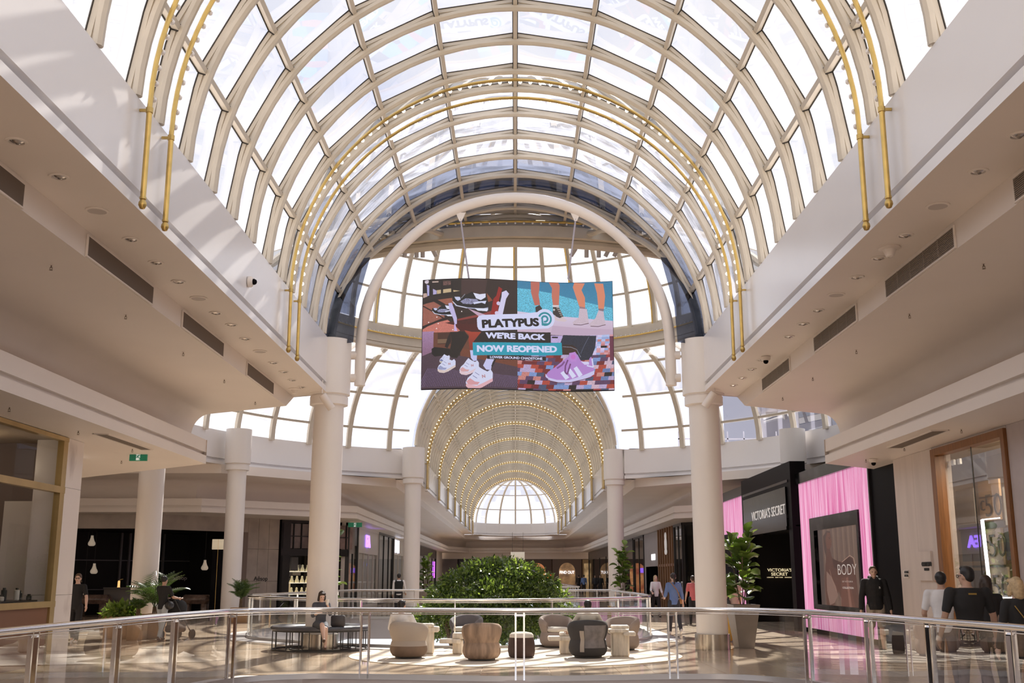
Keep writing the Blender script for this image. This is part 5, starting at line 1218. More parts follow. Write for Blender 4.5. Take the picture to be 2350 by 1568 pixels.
A.poly([(920, 1110), (1500, 980), (1720, 900), (1800, 1010), (1420, 1060), (940, 1150)], (.55, .22, .20)); A.poly([(640, 1190), (1100, 1120), (1400, 1060), (1400, 1400), (1010, 1400), (870, 1250)], (.27, .06, .045), noise=.15)
A.poly([(1885, 320), (1970, 370), (1900, 600), (1860, 1010), (1700, 1000), (1760, 620), (1830, 540)], (.60, .09, .05)); A.poly([(1960, 450), (2060, 400), (2130, 480), (2060, 600), (1975, 1000), (1850, 1000), (1900, 780), (1950, 560)], (.86, .84, .97)); A.circ(1880, 720, 45, (.86, .80, .93)); A.circ(1840, 950, 45, (.86, .80, .93))
def runner(f, sc_=1, ox=0, oy=0):
    g = lambda L: [(x*sc_+ox, y*sc_+oy) for x, y in L]
    f.poly(g([(800, 600), (850, 570), (1000, 600), (1270, 460), (1320, 540), (1580, 560), (1640, 680), (1650, 860), (1630, 920), (1400, 900), (1150, 850), (900, 780), (810, 680)]), (.06, .055, .07))
    f.poly(g([(850, 580), (980, 585), (1000, 650), (930, 680), (880, 640)]), (.80, .82, .95)); f.poly(g([(990, 690), (1120, 620), (1380, 640), (1420, 690), (1250, 760), (1050, 750)]), (.55, .55, .68), noise=.35); f.poly(g([(1290, 490), (1440, 520), (1580, 500), (1580, 590), (1470, 660), (1360, 620)]), (.90, .91, 1))
    f.poly(g([(1290, 720), (1420, 690), (1600, 670), (1570, 750), (1490, 720), (1310, 760)]), (.85, .87, .98)); f.poly(g([(810, 690), (900, 780), (1150, 830), (1500, 860), (1640, 820), (1640, 900), (1400, 880), (1130, 855), (880, 800)]), (.62, .63, .74)); f.poly(g([(1320, 850), (1640, 850), (1620, 920), (1400, 910)]), (.90, .92, 1))
    f.line(g([(810, 690), (910, 790), (1150, 850)]), 14, (.92, .92, 1)); f.line(g([(1100, 520), (1010, 620)]), 20, (.5, .5, .55))
runner(A); runner(A, .62, -170, 470)
A.poly([(710, 730), (790, 720), (850, 870), (915, 1080), (915, 1240), (870, 1260), (830, 1100), (740, 900)], (.78, .74, .92)); A.poly([(850, 1230), (880, 1230), (930, 1390), (850, 1390)], (.80, .70, .90)); A.poly([(1170, 860), (1660, 1030), (1420, 1040)], (.80, .66, .76))
for x, y in ((1025, 930), (443, 1045), (478, 1200), (250, 1160), (440, 1315), (823, 1355)): A.circ(x, y, 14, (1, .95, .95))
# lower left
A.crop(960, 750, K)
A.poly([(100, 150), (380, 150), (390, 620), (110, 720)], (.66, .52, .68), grad=(.55, .40, .50), noise=.08); A.rect(370, 180, 1500, 640, (.42, .24, .17), noise=.05); A.rect(470, 200, 800, 460, (.28, .16, .11)); A.rect(470, 340, 760, 440, (.48, .37, .28))
A.poly([(1000, 560), (2325, 730), (2325, 960), (1000, 760)], (.45, .24, .16), noise=.08)
A.poly([(100, 720), (340, 650), (1000, 740), (2325, 960), (2325, 1500), (100, 1500)], (.30, .22, .27), noise=.10)
for i in range(60): x = 250+i*36; A.line([(x, 1010+i*3), (x-220+i*7, 1440)], 11, (.50, .42, .60))
for i in range(13): A.line([(200, 1040+i*32), (2325, 1060+i*34)], 6, (.24, .17, .22))
A.poly([(330, 560), (400, 520), (760, 570), (760, 720), (400, 740), (340, 680)], (.07, .05, .045)); A.poly([(760, 180), (1100, 180), (1200, 300), (1120, 450), (1010, 650), (930, 790), (800, 780), (740, 700), (800, 400)], (.10, .065, .05)); A.poly([(690, 380), (760, 340), (740, 480), (670, 460)], (.60, .08, .06)); A.poly([(760, 190), (700, 320), (640, 520), (700, 560), (780, 400)], (.10, .06, .05))
A.poly([(1080, 140), (1250, 180), (1480, 180), (1470, 330), (1380, 400), (1240, 620), (1220, 610), (1190, 380), (1200, 260)], (.68, .24, .15), grad=(.50, .17, .11)); A.poly([(1500, 160), (1600, 160), (1900, 420), (1300, 420)], (.10, .06, .05)); A.poly([(880, 0), (1450, 0), (1500, 160), (1090, 150), (900, 60)], (.30, .06, .04))
A.poly([(1225, 610), (1300, 610), (1300, 720), (1390, 730), (1385, 850), (1310, 860), (1250, 790)], (.78, .80, .98)); A.poly([(1610, 790), (1790, 800), (1740, 900), (1710, 1060), (1600, 1050), (1530, 960)], (.80, .80, .97)); A.poly([(1790, 810), (1830, 810), (1740, 1000), (1720, 960)], (.08, .06, .07))
def sneaker(x0, y0, k, c1, c2):
    g = lambda L: [(x0+x*k, y0+y*k) for x, y in L]
    A.poly(g([(0, 60), (8, 44), (22, 32), (36, 12), (46, 0), (52, 6), (66, 14), (80, 20), (92, 12), (100, 24), (100, 50), (96, 58), (60, 78), (40, 86), (14, 84), (2, 74)]), (.86, .87, .98)); A.poly(g([(2, 58), (16, 46), (34, 58), (52, 60), (44, 70), (10, 70)]), c1); A.poly(g([(2, 66), (40, 74), (66, 62), (100, 44), (100, 56), (60, 80), (36, 88), (10, 84), (0, 74)]), c2)
    A.text('N', x0+66*k, y0+38*k, 12*k, 12*k, (.74, .52, .55), -.2, .04); A.line(g([(26, 36), (42, 46)]), 2.2*k, (.5, .5, .68)); A.line(g([(34, 24), (50, 34)]), 2*k, (.5, .5, .68))
sneaker(520, 690, 2.4, (.5, .52, .70), (.80, .76, .70)); sneaker(475, 760, 4.2, (.62, .64, .80), (.88, .80, .78)); sneaker(985, 790, 4.5, (.86, .66, .68), (.90, .80, .84)); sneaker(1135, 970, 6.2, (.86, .62, .65), (.90, .70, .74))
# upper right: pool
A.crop(1180, 630, K)
A.rect(76, 100, 2400, 1120, (.20, .50, .66), grad=(.24, .58, .72), noise=.05); A.poly([(76, 330), (400, 340), (900, 410), (1600, 600), (2400, 820), (2400, 1180), (1700, 1080), (900, 960), (76, 880)], (.38, .74, .86), noise=.20)
A.poly([(76, 880), (900, 940), (1500, 990), (2400, 1110), (2400, 1470), (860, 1400), (76, 1400)], (.86, .82, .93), grad=(.80, .68, .76)); A.poly([(900, 1180), (2400, 1310), (2400, 1470), (860, 1390)], (.78, .68, .78))
sk = (.80, .46, .38)
A.poly([(390, 130), (605, 130), (600, 300), (580, 450), (610, 700), (490, 720), (440, 560), (400, 420)], (.76, .42, .36)); A.poly([(810, 130), (1040, 130), (1085, 220), (1070, 480), (1060, 690), (920, 690), (890, 480), (900, 290)], sk)
A.poly([(1430, 150), (1680, 170), (1600, 330), (1680, 520), (1680, 750), (1540, 720), (1450, 440), (1395, 260)], (.88, .54, .42)); A.poly([(1900, 180), (2110, 200), (2150, 500), (2120, 800), (1990, 790), (1960, 420)], (.88, .54, .42))
A.poly([(1540, 720), (1680, 750), (1680, 790), (1550, 770)], (.62, .48, .52)); A.poly([(1990, 790), (2115, 800), (2110, 860), (2000, 840)], (.55, .45, .50))
A.poly([(500, 760), (600, 700), (660, 780), (640, 900), (510, 890)], (.22, .18, .17)); A.poly([(915, 740), (1050, 690), (1080, 780), (1170, 970), (1100, 1010), (980, 960), (915, 900)], (.22, .18, .17)); A.poly([(950, 920), (1040, 1010), (1160, 975), (1250, 1050), (1200, 1085), (1040, 1070), (940, 1040)], (.86, .78, .80)); A.rect(910, 690, 1060, 740, (.88, .84, .86))
for i in range(6): A.line([(1000+i*22, 760+i*42), (1070+i*18, 750+i*44)], 14, (.85, .82, .80))
A.circ(943, 805, 26, (.8, .78, .76))
for g in ([(1545, 770), (1720, 790), (1740, 950), (1760, 1130), (1400, 1150), (1380, 1100), (1520, 990)], [(1990, 830), (2110, 870), (2120, 1000), (2150, 1180), (1800, 1200), (1760, 1160), (1920, 1010)]): A.poly(g, (.82, .74, .80), noise=.04); A.line([g[3], ((g[3][0]+g[4][0])/2, g[4][1]+16), g[4]], 14, (.35, .22, .25))
# lower right: patchwork rug and lilac shoe
A.crop(1180, 750, K)
pal = [(.62, .22, .22), (.45, .14, .15), (.74, .66, .82), (.42, .50, .70), (.80, .52, .50), (.12, .08, .09), (.36, .24, .38), (.82, .70, .78), (.50, .60, .82), (.70, .28, .22), (.28, .32, .44)]
rr = random.Random(8)
cl_ = lambda L: [(max(78, x), y) for x, y in L]
for j in range(10):
    y0 = 640+j*82+(j*j)*.8; y1 = y0+84+j*1.8
    if y0 < 170: continue
    for i in range(-1, 15): sh = -j*22; w_ = 175; x0 = 60+i*w_+sh+ (j % 2)*60; A.poly(cl_([(x0, y0), (x0+w_, y0), (x0+w_-22, y1), (x0-22, y1)]), pal[rr.randrange(11)], noise=.10)
for j in range(9):
    y0 = 190+j*52
    for i in range(10): x0 = 1700+i*90-j*6; A.poly([(x0, y0), (x0+90, y0), (x0+84, y0+52), (x0-6, y0+52)], [(.78, .72, .90), (.72, .78, .95), (.86, .62, .66), (.60, .68, .88), (.85, .80, .95), (.80, .50, .50)][rr.randrange(6)], noise=.06)
A.rect(860, 190, 1140, 360, (.76, .68, .88), noise=.1); A.rect(890, 218, 1030, 252, (.06, .03, .04)); A.rect(2030, 445, 2170, 495, (.06, .03, .04)); A.rect(2235, 230, 2400, 800, (.42, .18, .28)); A.rect(1130, 440, 1480, 640, (.22, .12, .09), noise=.1)

A.poly([(1160, 175), (1930, 205), (1900, 480), (1790, 760), (1560, 780), (1500, 660), (1480, 500), (1380, 410), (1140, 400), (1090, 350)], (.13, .15, .22), noise=.25)
A.line([(1140, 450), (1330, 460), (1470, 520), (1560, 700)], 12, (.55, .58, .65)); A.line([(1760, 220), (1640, 440), (1560, 620)], 10, (.38, .42, .52))
A.poly([(740, 1120), (800, 1040), (950, 940), (1150, 770), (1280, 680), (1320, 600), (1430, 570), (1480, 640), (1560, 780), (1750, 860), (1760, 740), (1800, 690), (1850, 820), (1870, 1100), (1780, 1170), (1450, 1250), (1100, 1290), (850, 1240), (740, 1180)], (.72, .53, .83)); A.poly([(1290, 600), (1430, 575), (1480, 700), (1450, 800), (1330, 800), (1290, 700)], (.76, .54, .85)); A.poly([(1560, 800), (1750, 810), (1750, 880), (1650, 880)], (.86, .84, .98))
A.poly([(730, 1090), (800, 1180), (1000, 1230), (1280, 1230), (1600, 1130), (1870, 1020), (1870, 1110), (1700, 1190), (1400, 1270), (1100, 1300), (850, 1250), (730, 1160)], (.82, .80, .96)); A.line([(740, 1230), (1000, 1295), (1300, 1290), (1800, 1180)], 12, (.35, .08, .12))
for x in (1080, 1240, 1390): A.poly([(x, 960+(1390-x)*.35), (x+75, 910+(1390-x)*.35), (x+210, 1110+(1390-x)*.2), (x+120, 1170+(1390-x)*.18)], (.88, .88, 1))
A.line([(1260, 760), (1200, 900), (1190, 1050), (1240, 1100), (1320, 850)], 34, (.46, .25, .48)); A.line([(1000, 960), (1120, 880), (1180, 800)], 40, (.50, .30, .55)); A.line([(1340, 660), (1400, 720)], 26, (.85, .40, .75)); A.circ(1385, 690, 55, (.80, .46, .80)); A.line([(1820, 740), (1850, 940), (1700, 900)], 30, (.86, .86, 1))
# captions
A.crop(960, 630, K); wt = (.86, .87, 1)
A.poly([(1380, 1100), (1420, 1040), (1500, 1010), (2500, 930), (2740, 880), (2820, 870), (3000, 800), (3150, 900), (3200, 1050), (3160, 1180), (3050, 1250), (2400, 1310), (1500, 1385), (1420, 1350), (1390, 1280)], wt); A.crop(1180, 630, K)
A.circ(725, 1025, 232, wt); tl = (.16, .56, .62); A.ring(725, 1030, 122, 165, tl, -160, 100); A.ring(722, 1030, 44, 88, tl, -180, 110); A.poly([(640, 1010), (680, 1010), (690, 1130), (790, 1130), (760, 1185), (650, 1190)], tl)
A.crop(960, 630, K); A.text('PLATYPUS', 2165, 1165, 1340, 200, (.05, .03, .02), -.085, .02, 11)
A.poly([(1490, 1390), (3105, 1345), (3100, 1630), (1490, 1640)], (.10, .06, .045)); A.text("WE'RE BACK", 2280, 1470, 1400, 148, wt, -.015, .02, 9)
A.crop(960, 750, K); A.poly([(1285, 430), (3365, 355), (3380, 650), (1300, 730)], (.10, .62, .72)); A.text('NOW REOPENED', 2320, 540, 1870, 158, wt, -.032, .02, 9)
A.poly([(1620, 722), (2990, 695), (2990, 790), (1620, 805)], (.06, .035, .03)); A.text('LOWER GROUND CHADSTONE', 2300, 752, 1220, 58, wt, -.012, .01, 3)
A.a = np.clip(A.a, 0, 1)**1.0
M_scr = art_mat('screen_picture', A.image('screen_picture'), emit=.95)
st = thing('led_screen', 'large wavy LED screen with shoe advert hanging under the white tube arch', 'screen', (0, AY, 5.8))
x0s, x1s = P(970, 760, y=AY).x, P(1407, 760, y=AY).x; zt_, zb_ = P(1188, 646, y=AY).z, P(1188, 895, y=AY).z
wave = lambda u: AY-.02-.16*math.sin(2*pi*u)-.05*math.cos(pi*u)
def sheet(off, n=64, grow=0):
    vs, fs = [], []
    for i in range(n+1):
        u = i/n
        for z in (zb_-grow, zt_+grow): vs.append((x0s-grow+(x1s-x0s+2*grow)*u, wave(u)+off, z))
    return vs, [(2*i, 2*i+2, 2*i+3, 2*i+1) for i in range(n)]
vs_, fs_ = sheet(-.035); mb = MB(); mb.add(vs_, fs_); so_ = mb.build('picture', M_scr, st, smooth=60)
uv = so_.data.uv_layers.new(name='uv')
for poly in so_.data.polygons:
    for li in poly.loop_indices: vi = so_.data.loops[li].vertex_index; uv.data[li].uv = ((vi//2)/64, vi % 2)
va_, fa_ = sheet(-.03, grow=.01); vb_, _ = sheet(.06, grow=.01); n = len(va_); mb = MB(); mb.add(va_+vb_, fa_+[tuple(reversed([i+n for i in f])) for f in fa_]+[(2*i+1, 2*i+3, 2*i+3+n, 2*i+1+n) for i in range(64)]+[(2*i+2, 2*i, 2*i+n, 2*i+2+n) for i in range(64)]+[(0, 1, 1+n, n), (129, 128, 128+n, 129+n)]); mb.build('case', M_black, st, smooth=30)
for px0, px1 in ((1057, 1076), (1321, 1304)):
    a = P(px0, 503, y=AY); b = P(px1, 640, y=AY+.02); mb = MB(); mb.tube([a, b], .022, 8); mb.tube([b, b+Vector((.09*(1 if px1 > 1188 else -1), 0, -.07))], .018, 6); mb.build('hanger_rod', mat('grey_rod', (.40, .37, .42), .4), st)
    mb = MB(); mb.prism([(a.x-.12, a.z+.16), (a.x+.12, a.z+.16), (a.x+.03, a.z-.05), (a.x-.03, a.z-.05)], AY-.02, AY+.02, Matrix(((1, 0, 0, 0), (0, 0, 1, 0), (0, 1, 0, 0), (0, 0, 0, 1)))); mb.build('gusset', M_white, st, smooth=0)
# poster in the pink shopfront
B = Art(420, 800, 0, 0, 100, 190, (.44, .34, .29))
for i in range(34): x = i*3+1; B.line([(x, -5), (x+3-6*((i*7) % 5)/5, 195)], 1.2+((i*13) % 4)*.5, [(.38, .28, .24), (.52, .41, .35), (.47, .37, .31), (.41, .31, .27)][i % 4])
B.poly([(0, 0), (12, 0), (10, 190), (0, 190)], (.30, .24, .22)); B.poly([(14, 20), (24, 8), (33, 10), (35, 24), (33, 34), (35, 40), (31, 52), (33, 66), (31, 76), (20, 76), (15, 52)], (.30, .21, .18)); B.poly([(20, 26), (26, 12), (33, 14), (34, 26), (37, 34), (34, 40), (34, 46), (28, 54), (22, 50)], (.42, .26, .20))
B.poly([(22, 50), (30, 52), (34, 72), (44, 80), (60, 84), (76, 72), (84, 76), (88, 92), (90, 130), (94, 190), (60, 190), (46, 150), (30, 190), (14, 190), (12, 130), (16, 90)], (.36, .215, .17)); B.poly([(34, 74), (46, 80), (58, 86), (76, 73), (83, 78), (86, 92), (70, 98), (52, 102), (38, 96)], (.27, .14, .11)); B.poly([(18, 104), (30, 118), (40, 140), (44, 160), (34, 178), (22, 184), (16, 150)], (.55, .42, .37)); B.poly([(54, 120), (72, 116), (84, 190), (50, 190)], (.42, .25, .20)); B.poly([(66, 120), (70, 118), (76, 190), (70, 190)], (.54, .36, .30))
B.line([(58, 84), (78, 70), (86, 76), (88, 92)], 1.2, (.75, .6, .52)); B.line([(26, 100), (32, 126), (40, 150)], .8, (.66, .5, .42)); B.circ(30.5, 27, 1.3, (.12, .07, .06)); B.line([(27, 24.5), (33, 23.5)], .8, (.14, .08, .07)); B.poly([(31, 41), (35, 40.5), (34, 43)], (.40, .14, .13)); B.line([(33.5, 28), (36, 35), (33.5, 36)], .8, (.40, .26, .2)); B.circ(22, 34, 2, (.42, .28, .22), ry=3.5)
wp = (.86, .80, .76); B.text('BODY', 69, 101, 44, 24, wp, 0, -.005); B.text('BY VICTORIA', 69, 128, 24, 3.6, wp, 0, 0); B.text('COLLECTION', 69, 142, 26, 4.2, wp, 0, .03)
xq = px_-.045; (qa, qz1), (qb, _q) = yz(1968, 1200, xq), yz(1876, 1213, xq); qz0 = yz(1887, 1393, xq)[1]
mb = MB(); mb.add([(xq, qb, qz0), (xq, qa, qz0), (xq, qa, qz1), (xq, qb, qz1)], [(0, 1, 2, 3)]); po = mb.build('poster_print', art_mat('poster_picture', B.image('poster_picture'), emit=.75, rough=.3), vs, smooth=0)
uv = po.data.uv_layers.new(name='uv')
for li, c_ in enumerate(((0, 0), (1, 0), (1, 1), (0, 1))): uv.data[li].uv = c_
mb = MB(); mb.box(xq+.005, px_-.005, qa-.04, qb+.04, qz0-.03, qz1+.03); mb.build('poster_box', M_black, vs, smooth=0)

# ================================================================ BALUSTRADES
def walk(path):
    L = [0]
    for a, b in zip(path, path[1:]): L.append(L[-1]+(b-a).length)
    return L
def at_len(path, L, s):
    s = max(0, min(s, L[-1]-1e-6))
    for i in range(len(L)-1):
        if L[i+1] >= s: t = (s-L[i])/max(L[i+1]-L[i], 1e-9); return path[i].lerp(path[i+1], t), (path[i+1]-path[i]).normalized()
def smooth_path(p, n=3):
    for _ in range(n):
        q = [p[0]]
        for a, b in zip(p, p[1:]): q += [a.lerp(b, .25), a.lerp(b, .75)]
        q.append(p[-1]); p = q
    return p
def balustrade(name, label, path, stations, r=.04, dbl=.065, h=1.05):
    t = thing(name, label, 'balustrade', (path[0].x, path[0].y, 0)); L = walk(path)
    mb = MB(); mb.tube([p+Vector((0, 0, h)) for p in path], r, 14); mb.build('handrail', M_chrome, t, smooth=60)
    mb = MB(); mb.bar([p+Vector((0, 0, .03)) for p in path], .05, .08); mb.build('base_channel', mat('steel_channel', (.45, .42, .40), .3, metal=.8), t, smooth=30)
    mb = MB(); mb.tube([p+Vector((0, 0, h-r-.02)) for p in path], .008, 6); mb.build('glass_cap', M_chrome, t, smooth=60)
    for s in stations:
        p, d = at_len(path, L, s); n = Vector((0, 0, 1)).cross(d)
        for sg in (-1, 1):
            if dbl == 0 and sg > 0: continue
            q = p+d*dbl*sg; mb = MB(); mb.tube([q+Vector((0, 0, .0)), q+Vector((0, 0, h-.02))], 1, 4, flat=(.026, .05), up=n); mb.build('post', M_chrome, t, smooth=0)
        if dbl: mb = MB(); mb.tube([p-d*(dbl+.02)+Vector((0, 0, h-.075)), p+d*(dbl+.02)+Vector((0, 0, h-.075))], .02, 6); mb.build('clamp', M_chrome, t)
    ss = sorted(set([0]+list(stations)+[L[-1]]))
    for a, b in zip(ss, ss[1:]):
        a, b = a+dbl+.012, b-dbl-.012
        if b-a < .1: continue
        k = max(2, int((b-a)/.25)); pts = [at_len(path, L, a+(b-a)*i/k)[0] for i in range(k+1)]; mb = MB(); 
        mb.sweep(None, [[p+Vector((0, 0, .07)), p+Vector((0, 0, h-r-.03))] for p in pts]); mb.build('glass_panel', M_railglass, t, smooth=60)
    return t
def st_px(path, pxs):
    L = walk(path); out_ = []
    N = 800; tab = []
    for i in range(N+1):
        s = L[-1]*i/N; p, _ = at_len(path, L, s); q = R3.transposed() @ (p+Vector((0, 0, 1.0))-Vector((0, 0, H))); tab.append((s, 1175+2500*q.x/-q.z if q.z < 0 else -9999))
    for px in pxs: out_.append(min(tab, key=lambda t: abs(t[1]-px))[0])
    return out_
path1 = smooth_path(rail1[1:-1], 2)
balustrade('balustrade', 'curved chrome and glass balustrade crossing the whole foreground', path1, st_px(path1, [80, 270, 402, 532, 840, 1191, 1542, 1852, 1990, 2130, 2318]), .04)
p2_ = smooth_path(V2[2:-1], 2); p2_ = [V2[1]]+p2_+[Vector((3.62, 42.6, 0)), Vector((-6.2, 42.6, 0)), V2[1]]
L2_ = walk(p2_); balustrade('balustrade', 'chrome and glass balustrade round the planted void behind the chairs', p2_, [L2_[-1]*i/22 for i in range(1, 22)], .033, 0)
h3 = [Vector((x, y, 0)) for x, y in ((-3.2, 56), (3.2, 56), (3.2, 100), (-3.2, 100), (-3.2, 56))]; L3_ = walk(h3)
balustrade('balustrade', 'distant balustrade of the next void beyond the green bush', h3, [L3_[-1]*i/40 for i in range(1, 40)], .03, 0)

# ================================================================ LOUNGE FURNITURE
def rug():
    cx, cy_, rx, ry = 0.0, 22.9, 3.35, 2.95; mb = MB(); mb.lathe([(1.0, .002), (1.0, .014), (.985, .018), (.0001, .018)], 72, c=(cx, cy_, 0), sx=rx, sy=ry, cap=False); o = mb.build('rug', mat('cream_rug', (.66, .56, .44), .85, var=.18, scale=1.6, bump=.4, bscale=90, col2=(.56, .48, .40), contrast=(.42, .56)), None); tag(o, 'round cream rug under the group of lounge chairs', 'rug')
rug()
def tub_chair(px, py, face, label, m_out, m_in, m_seat, m_low=None, s=1, deco=None):
    p = P(px, py, z=.02); p.y += .30*s; t = thing('lounge_chair', label, 'armchair', (p.x, p.y, .018), 'rounded tub lounge chairs on the rug', rz=face); m_low = m_low or m_out
    t['group'] = 'rounded tub lounge chairs on the rug'
    mb = MB(); mb.lathe([(.24, 0), (.26, .0), (.26, .03), (.24, .035)], 32, cap=True); mb.build('plinth', M_dark, t, local=True)
    mb = MB(); mb.lathe([(.25, .03), (.31, .05), (.352, .11), (.365, .17), (.358, .235)], 40, cap=True); mb.build('lower_body', m_low, t, local=True, smooth=60)
    mb = MB(); mb.lathe([(.358, .235), (.345, .29), (.325, .335), (.25, .34), (.01, .34)], 40, cap=False); mb.build('waist_body', m_out, t, local=True, smooth=60)
    mb = MB(); n = 40; rows = []
    for i in range(n+1):
        th = math.radians(-128+256*i/n); a = -pi/2+th; u = abs(th)/math.radians(128); e = 1-max(0, (u-.82)/.18)**2*.5; top = .70-.13*u*u
        pr = [(.325, .33), (.335, .36), (.36, .42), (.382, .50), (.386, top-.09), (.372, top-.025), (.34, top), (.30, top-.015), (.275, top-.07), (.262, .50), (.262, .40), (.27, .34), (.325, .33)]
        c0 = .32; rows.append([Vector(((c0+(r-c0)*e)*math.cos(a), (c0+(r-c0)*e)*math.sin(a), (.33+(z-.33)*(1-.12*(1-e)*2)))) for r, z in pr])
    mb.mi = 0; mb.sweep(None, rows); k = len(mb.f); m_ = len(rows[0])-1
    for idx in range(k): mb.fm[idx] = 1 if (idx % m_) >= 7 else 0
    mb.add(rows[0], [tuple(range(12))]); mb.add(rows[-1], [tuple(reversed(range(12)))]); mb.build('back_shell', [m_out, m_in], t, local=True, smooth=55)
    mb = MB(); mb.lathe([(.20, .33), (.275, .345), (.295, .385), (.28, .425), (.20, .445), (.001, .45)], 36, c=(0, .045, 0), cap=False); mb.build('seat_cushion', m_seat, t, local=True, smooth=60)
    mb = MB(); mb.tube([(.37*math.cos(-pi/2+math.radians(x)), .37*math.sin(-pi/2+math.radians(x)), .445) for x in range(-120, 121, 8)], .006, 5); 
    if deco:
        mb2 = MB(); rows = []
        for i in range(9):
            a = -pi/2+math.radians(-30+i*1.6)
            rows.append([Vector((r*math.cos(a), r*math.sin(a), z)) for r, z in ((.372, .12), (.372, .2), (.366, .24), (.35, .30), (.338, .345), (.365, .41), (.388, .5))])
        mb2.sweep(None, rows); mb2.build('pale_band', deco, t, local=True, smooth=60)
        mb3 = MB(); rows = []
        for i in range(28):
            a = -pi/2+math.radians(-16+i*2.6)
            rows.append([Vector((r*math.cos(a), r*math.sin(a), z)) for r, z in ((.369, .19), (.361, .24), (.348, .30), (.336, .345), (.363, .41), (.386, .5), (.391, .6))])
        mb3.sweep(None, rows); mb3.build('grey_band', mat('grey_weave', (.20, .18, .18), .7, var=.2, scale=9), t, local=True, smooth=60)
    t.scale = (s, s, s); return t
F = lambda n, c, **k: mat(n, c, .85, bump=.25, bscale=120, **k)
f_be, f_br, f_dg, f_gr = F('beige_wool', (.46, .39, .33)), F('brown_fabric', (.22, .15, .105), var=.2, scale=3), F('charcoal_fabric', (.055, .05, .05)), F('taupe_fabric', (.33, .26, .225))
f_wb = F('brown_striped_fabric', (.36, .25, .18), var=.35, scale=3.2, stretch=(3, 3, .3)); f_cr = F('cream_boucle', (.72, .66, .58)); f_sl = F('slate_fabric', (.16, .14, .15))
c1 = tub_chair(934, 1513, -.25, 'beige tub chair with brown lower half, a man in white seated in it', f_be, f_be, f_cr, f_br)
c2 = tub_chair(1068, 1487, pi-.25, 'dark grey tub chair facing the viewer behind the brown one', f_sl, f_sl, f_cr)
c3 = tub_chair(1104, 1518, .12, 'brown streaked tub chair seen from behind, second from the bench', f_wb, f_be, f_cr, f_wb)
c5 = tub_chair(1277, 1488, pi+.25, 'taupe tub chair with cream seat facing the viewer right of the pouf', f_gr, f_gr, f_cr)
c6 = tub_chair(1352, 1512, .05, 'black tub chair with grey and pale bands, a man seated in it', f_dg, f_dg, f_dg, f_dg, 1.04, f_be)
c7 = tub_chair(1432, 1494, pi-.5, 'taupe tub chair behind the tall travertine table at the rug edge', f_gr, f_gr, f_cr)
p = P(1197, 1511, z=.02); t = thing('pouf', 'dark brown barrel pouf with pale top between the chairs', 'pouf', (p.x, p.y+.26, .018))
mb = MB(); mb.lathe([(.20, 0), (.245, .02), (.268, .12), (.262, .26), (.24, .38)], 36); mb.build('body', F('umber_fabric', (.085, .05, .04), var=.3, scale=3), t, local=True, smooth=60); mb = MB(); mb.lathe([(.24, .38), (.235, .43), (.20, .465), (.1, .485), (.001, .49)], 36, cap=False); mb.build('top_cushion', f_cr, t, local=True, smooth=60)
M_trav = mat('travertine', (.70, .62, .52), .55, var=.16, scale=5, stretch=(3, 3, .6), bump=.3, bscale=30)
def trav(label, base, slabs, ped):
    """ped: (px0,px1,ybase) pedestal; slabs: (px0,px1,ytop,ybot)"""
    y = P((ped[0]+ped[1])/2, ped[2], z=.02).y+.17; f = lambda a, b: P(a, b, y=y); c = f((ped[0]+ped[1])/2, ped[2]); t = thing('travertine_table', label, 'side table', (c.x, y, .018), 'stepped travertine side tables on the rug')
    zt = max(f(1188, s[3]).z for s in slabs[:1]) if slabs else .4
    a, b = f(ped[0], 1480).x, f(ped[1], 1480).x; d = (b-a)*.42
    mb = MB(); mb.rbox(a, b, y-d, y+d, .018, f(1188, ped[3]).z, .03); mb.build('pedestal', M_trav, t, smooth=30)
    for i, s in enumerate(slabs):
        a, b = f(s[0], 1450).x, f(s[1], 1450).x; d = .17+.02*i; mb = MB(); yo = (-.05, .06, -.02)[i]; mb.rbox(a, b, y-d+yo, y+d+yo, f(1188, s[3]).z, f(1188, s[2]).z, .02); mb.build('slab', M_trav, t, smooth=30)
trav('tall cream travertine table right of the seated man in white', 0, [(960, 996, 1431, 1438.5), (973, 1007, 1438.5, 1451)], (973, 996, 1502, 1440))
trav('low stepped travertine table between the dark grey and brown chairs', 0, [(1010, 1058, 1466, 1476), (1039, 1066, 1453, 1466)], (1039, 1063, 1503, 1468))
trav('low travertine table with round slab before the taupe chair', 0, [(1257, 1316, 1460, 1470), (1284, 1316, 1452, 1460)], (1284, 1314, 1503, 1462))
trav('tall travertine table with staggered slabs at the right of the rug', 0, [(1396, 1436, 1443, 1452), (1403, 1443, 1435.5, 1443), (1428, 1457, 1450, 1459)], (1403, 1443, 1508, 1446))
# ring bench round the column
bx, by = -4.30, 24.85; t = thing('ring_bench', 'round bench with grey padded seat encircling the white column', 'bench', (bx, by, 0))
mb = MB(); mb.lathe([(.62, .42), (1.05, .42), (1.085, .44), (1.09, .48), (1.06, .515), (.64, .515), (.60, .49), (.60, .44), (.62, .42)], 64, c=(bx, by, 0), cap=False); mb.build('padded_seat', mat('charcoal_leather', (.085, .083, .095), .28, var=.1, scale=3), t, smooth=50)
for R_ in (1.04, .66): mb = MB(); mb.bar([(bx+R_*math.cos(2*pi*i/64), by+R_*math.sin(2*pi*i/64), .015) for i in range(64)], .03, .03, closed=True); mb.bar([(bx+R_*math.cos(2*pi*i/64), by+R_*math.sin(2*pi*i/64), .41) for i in range(64)], .025, .02, closed=True); mb.build('frame_ring', M_dark, t)
for i in range(16):
    a = 2*pi*(i+.5)/16
    for R_ in (1.04, .66): mb = MB(); mb.tube([(bx+R_*math.cos(a), by+R_*math.sin(a), .02), (bx+R_*math.cos(a), by+R_*math.sin(a), .41)], .011, 6); mb.build('leg', M_dark, t)
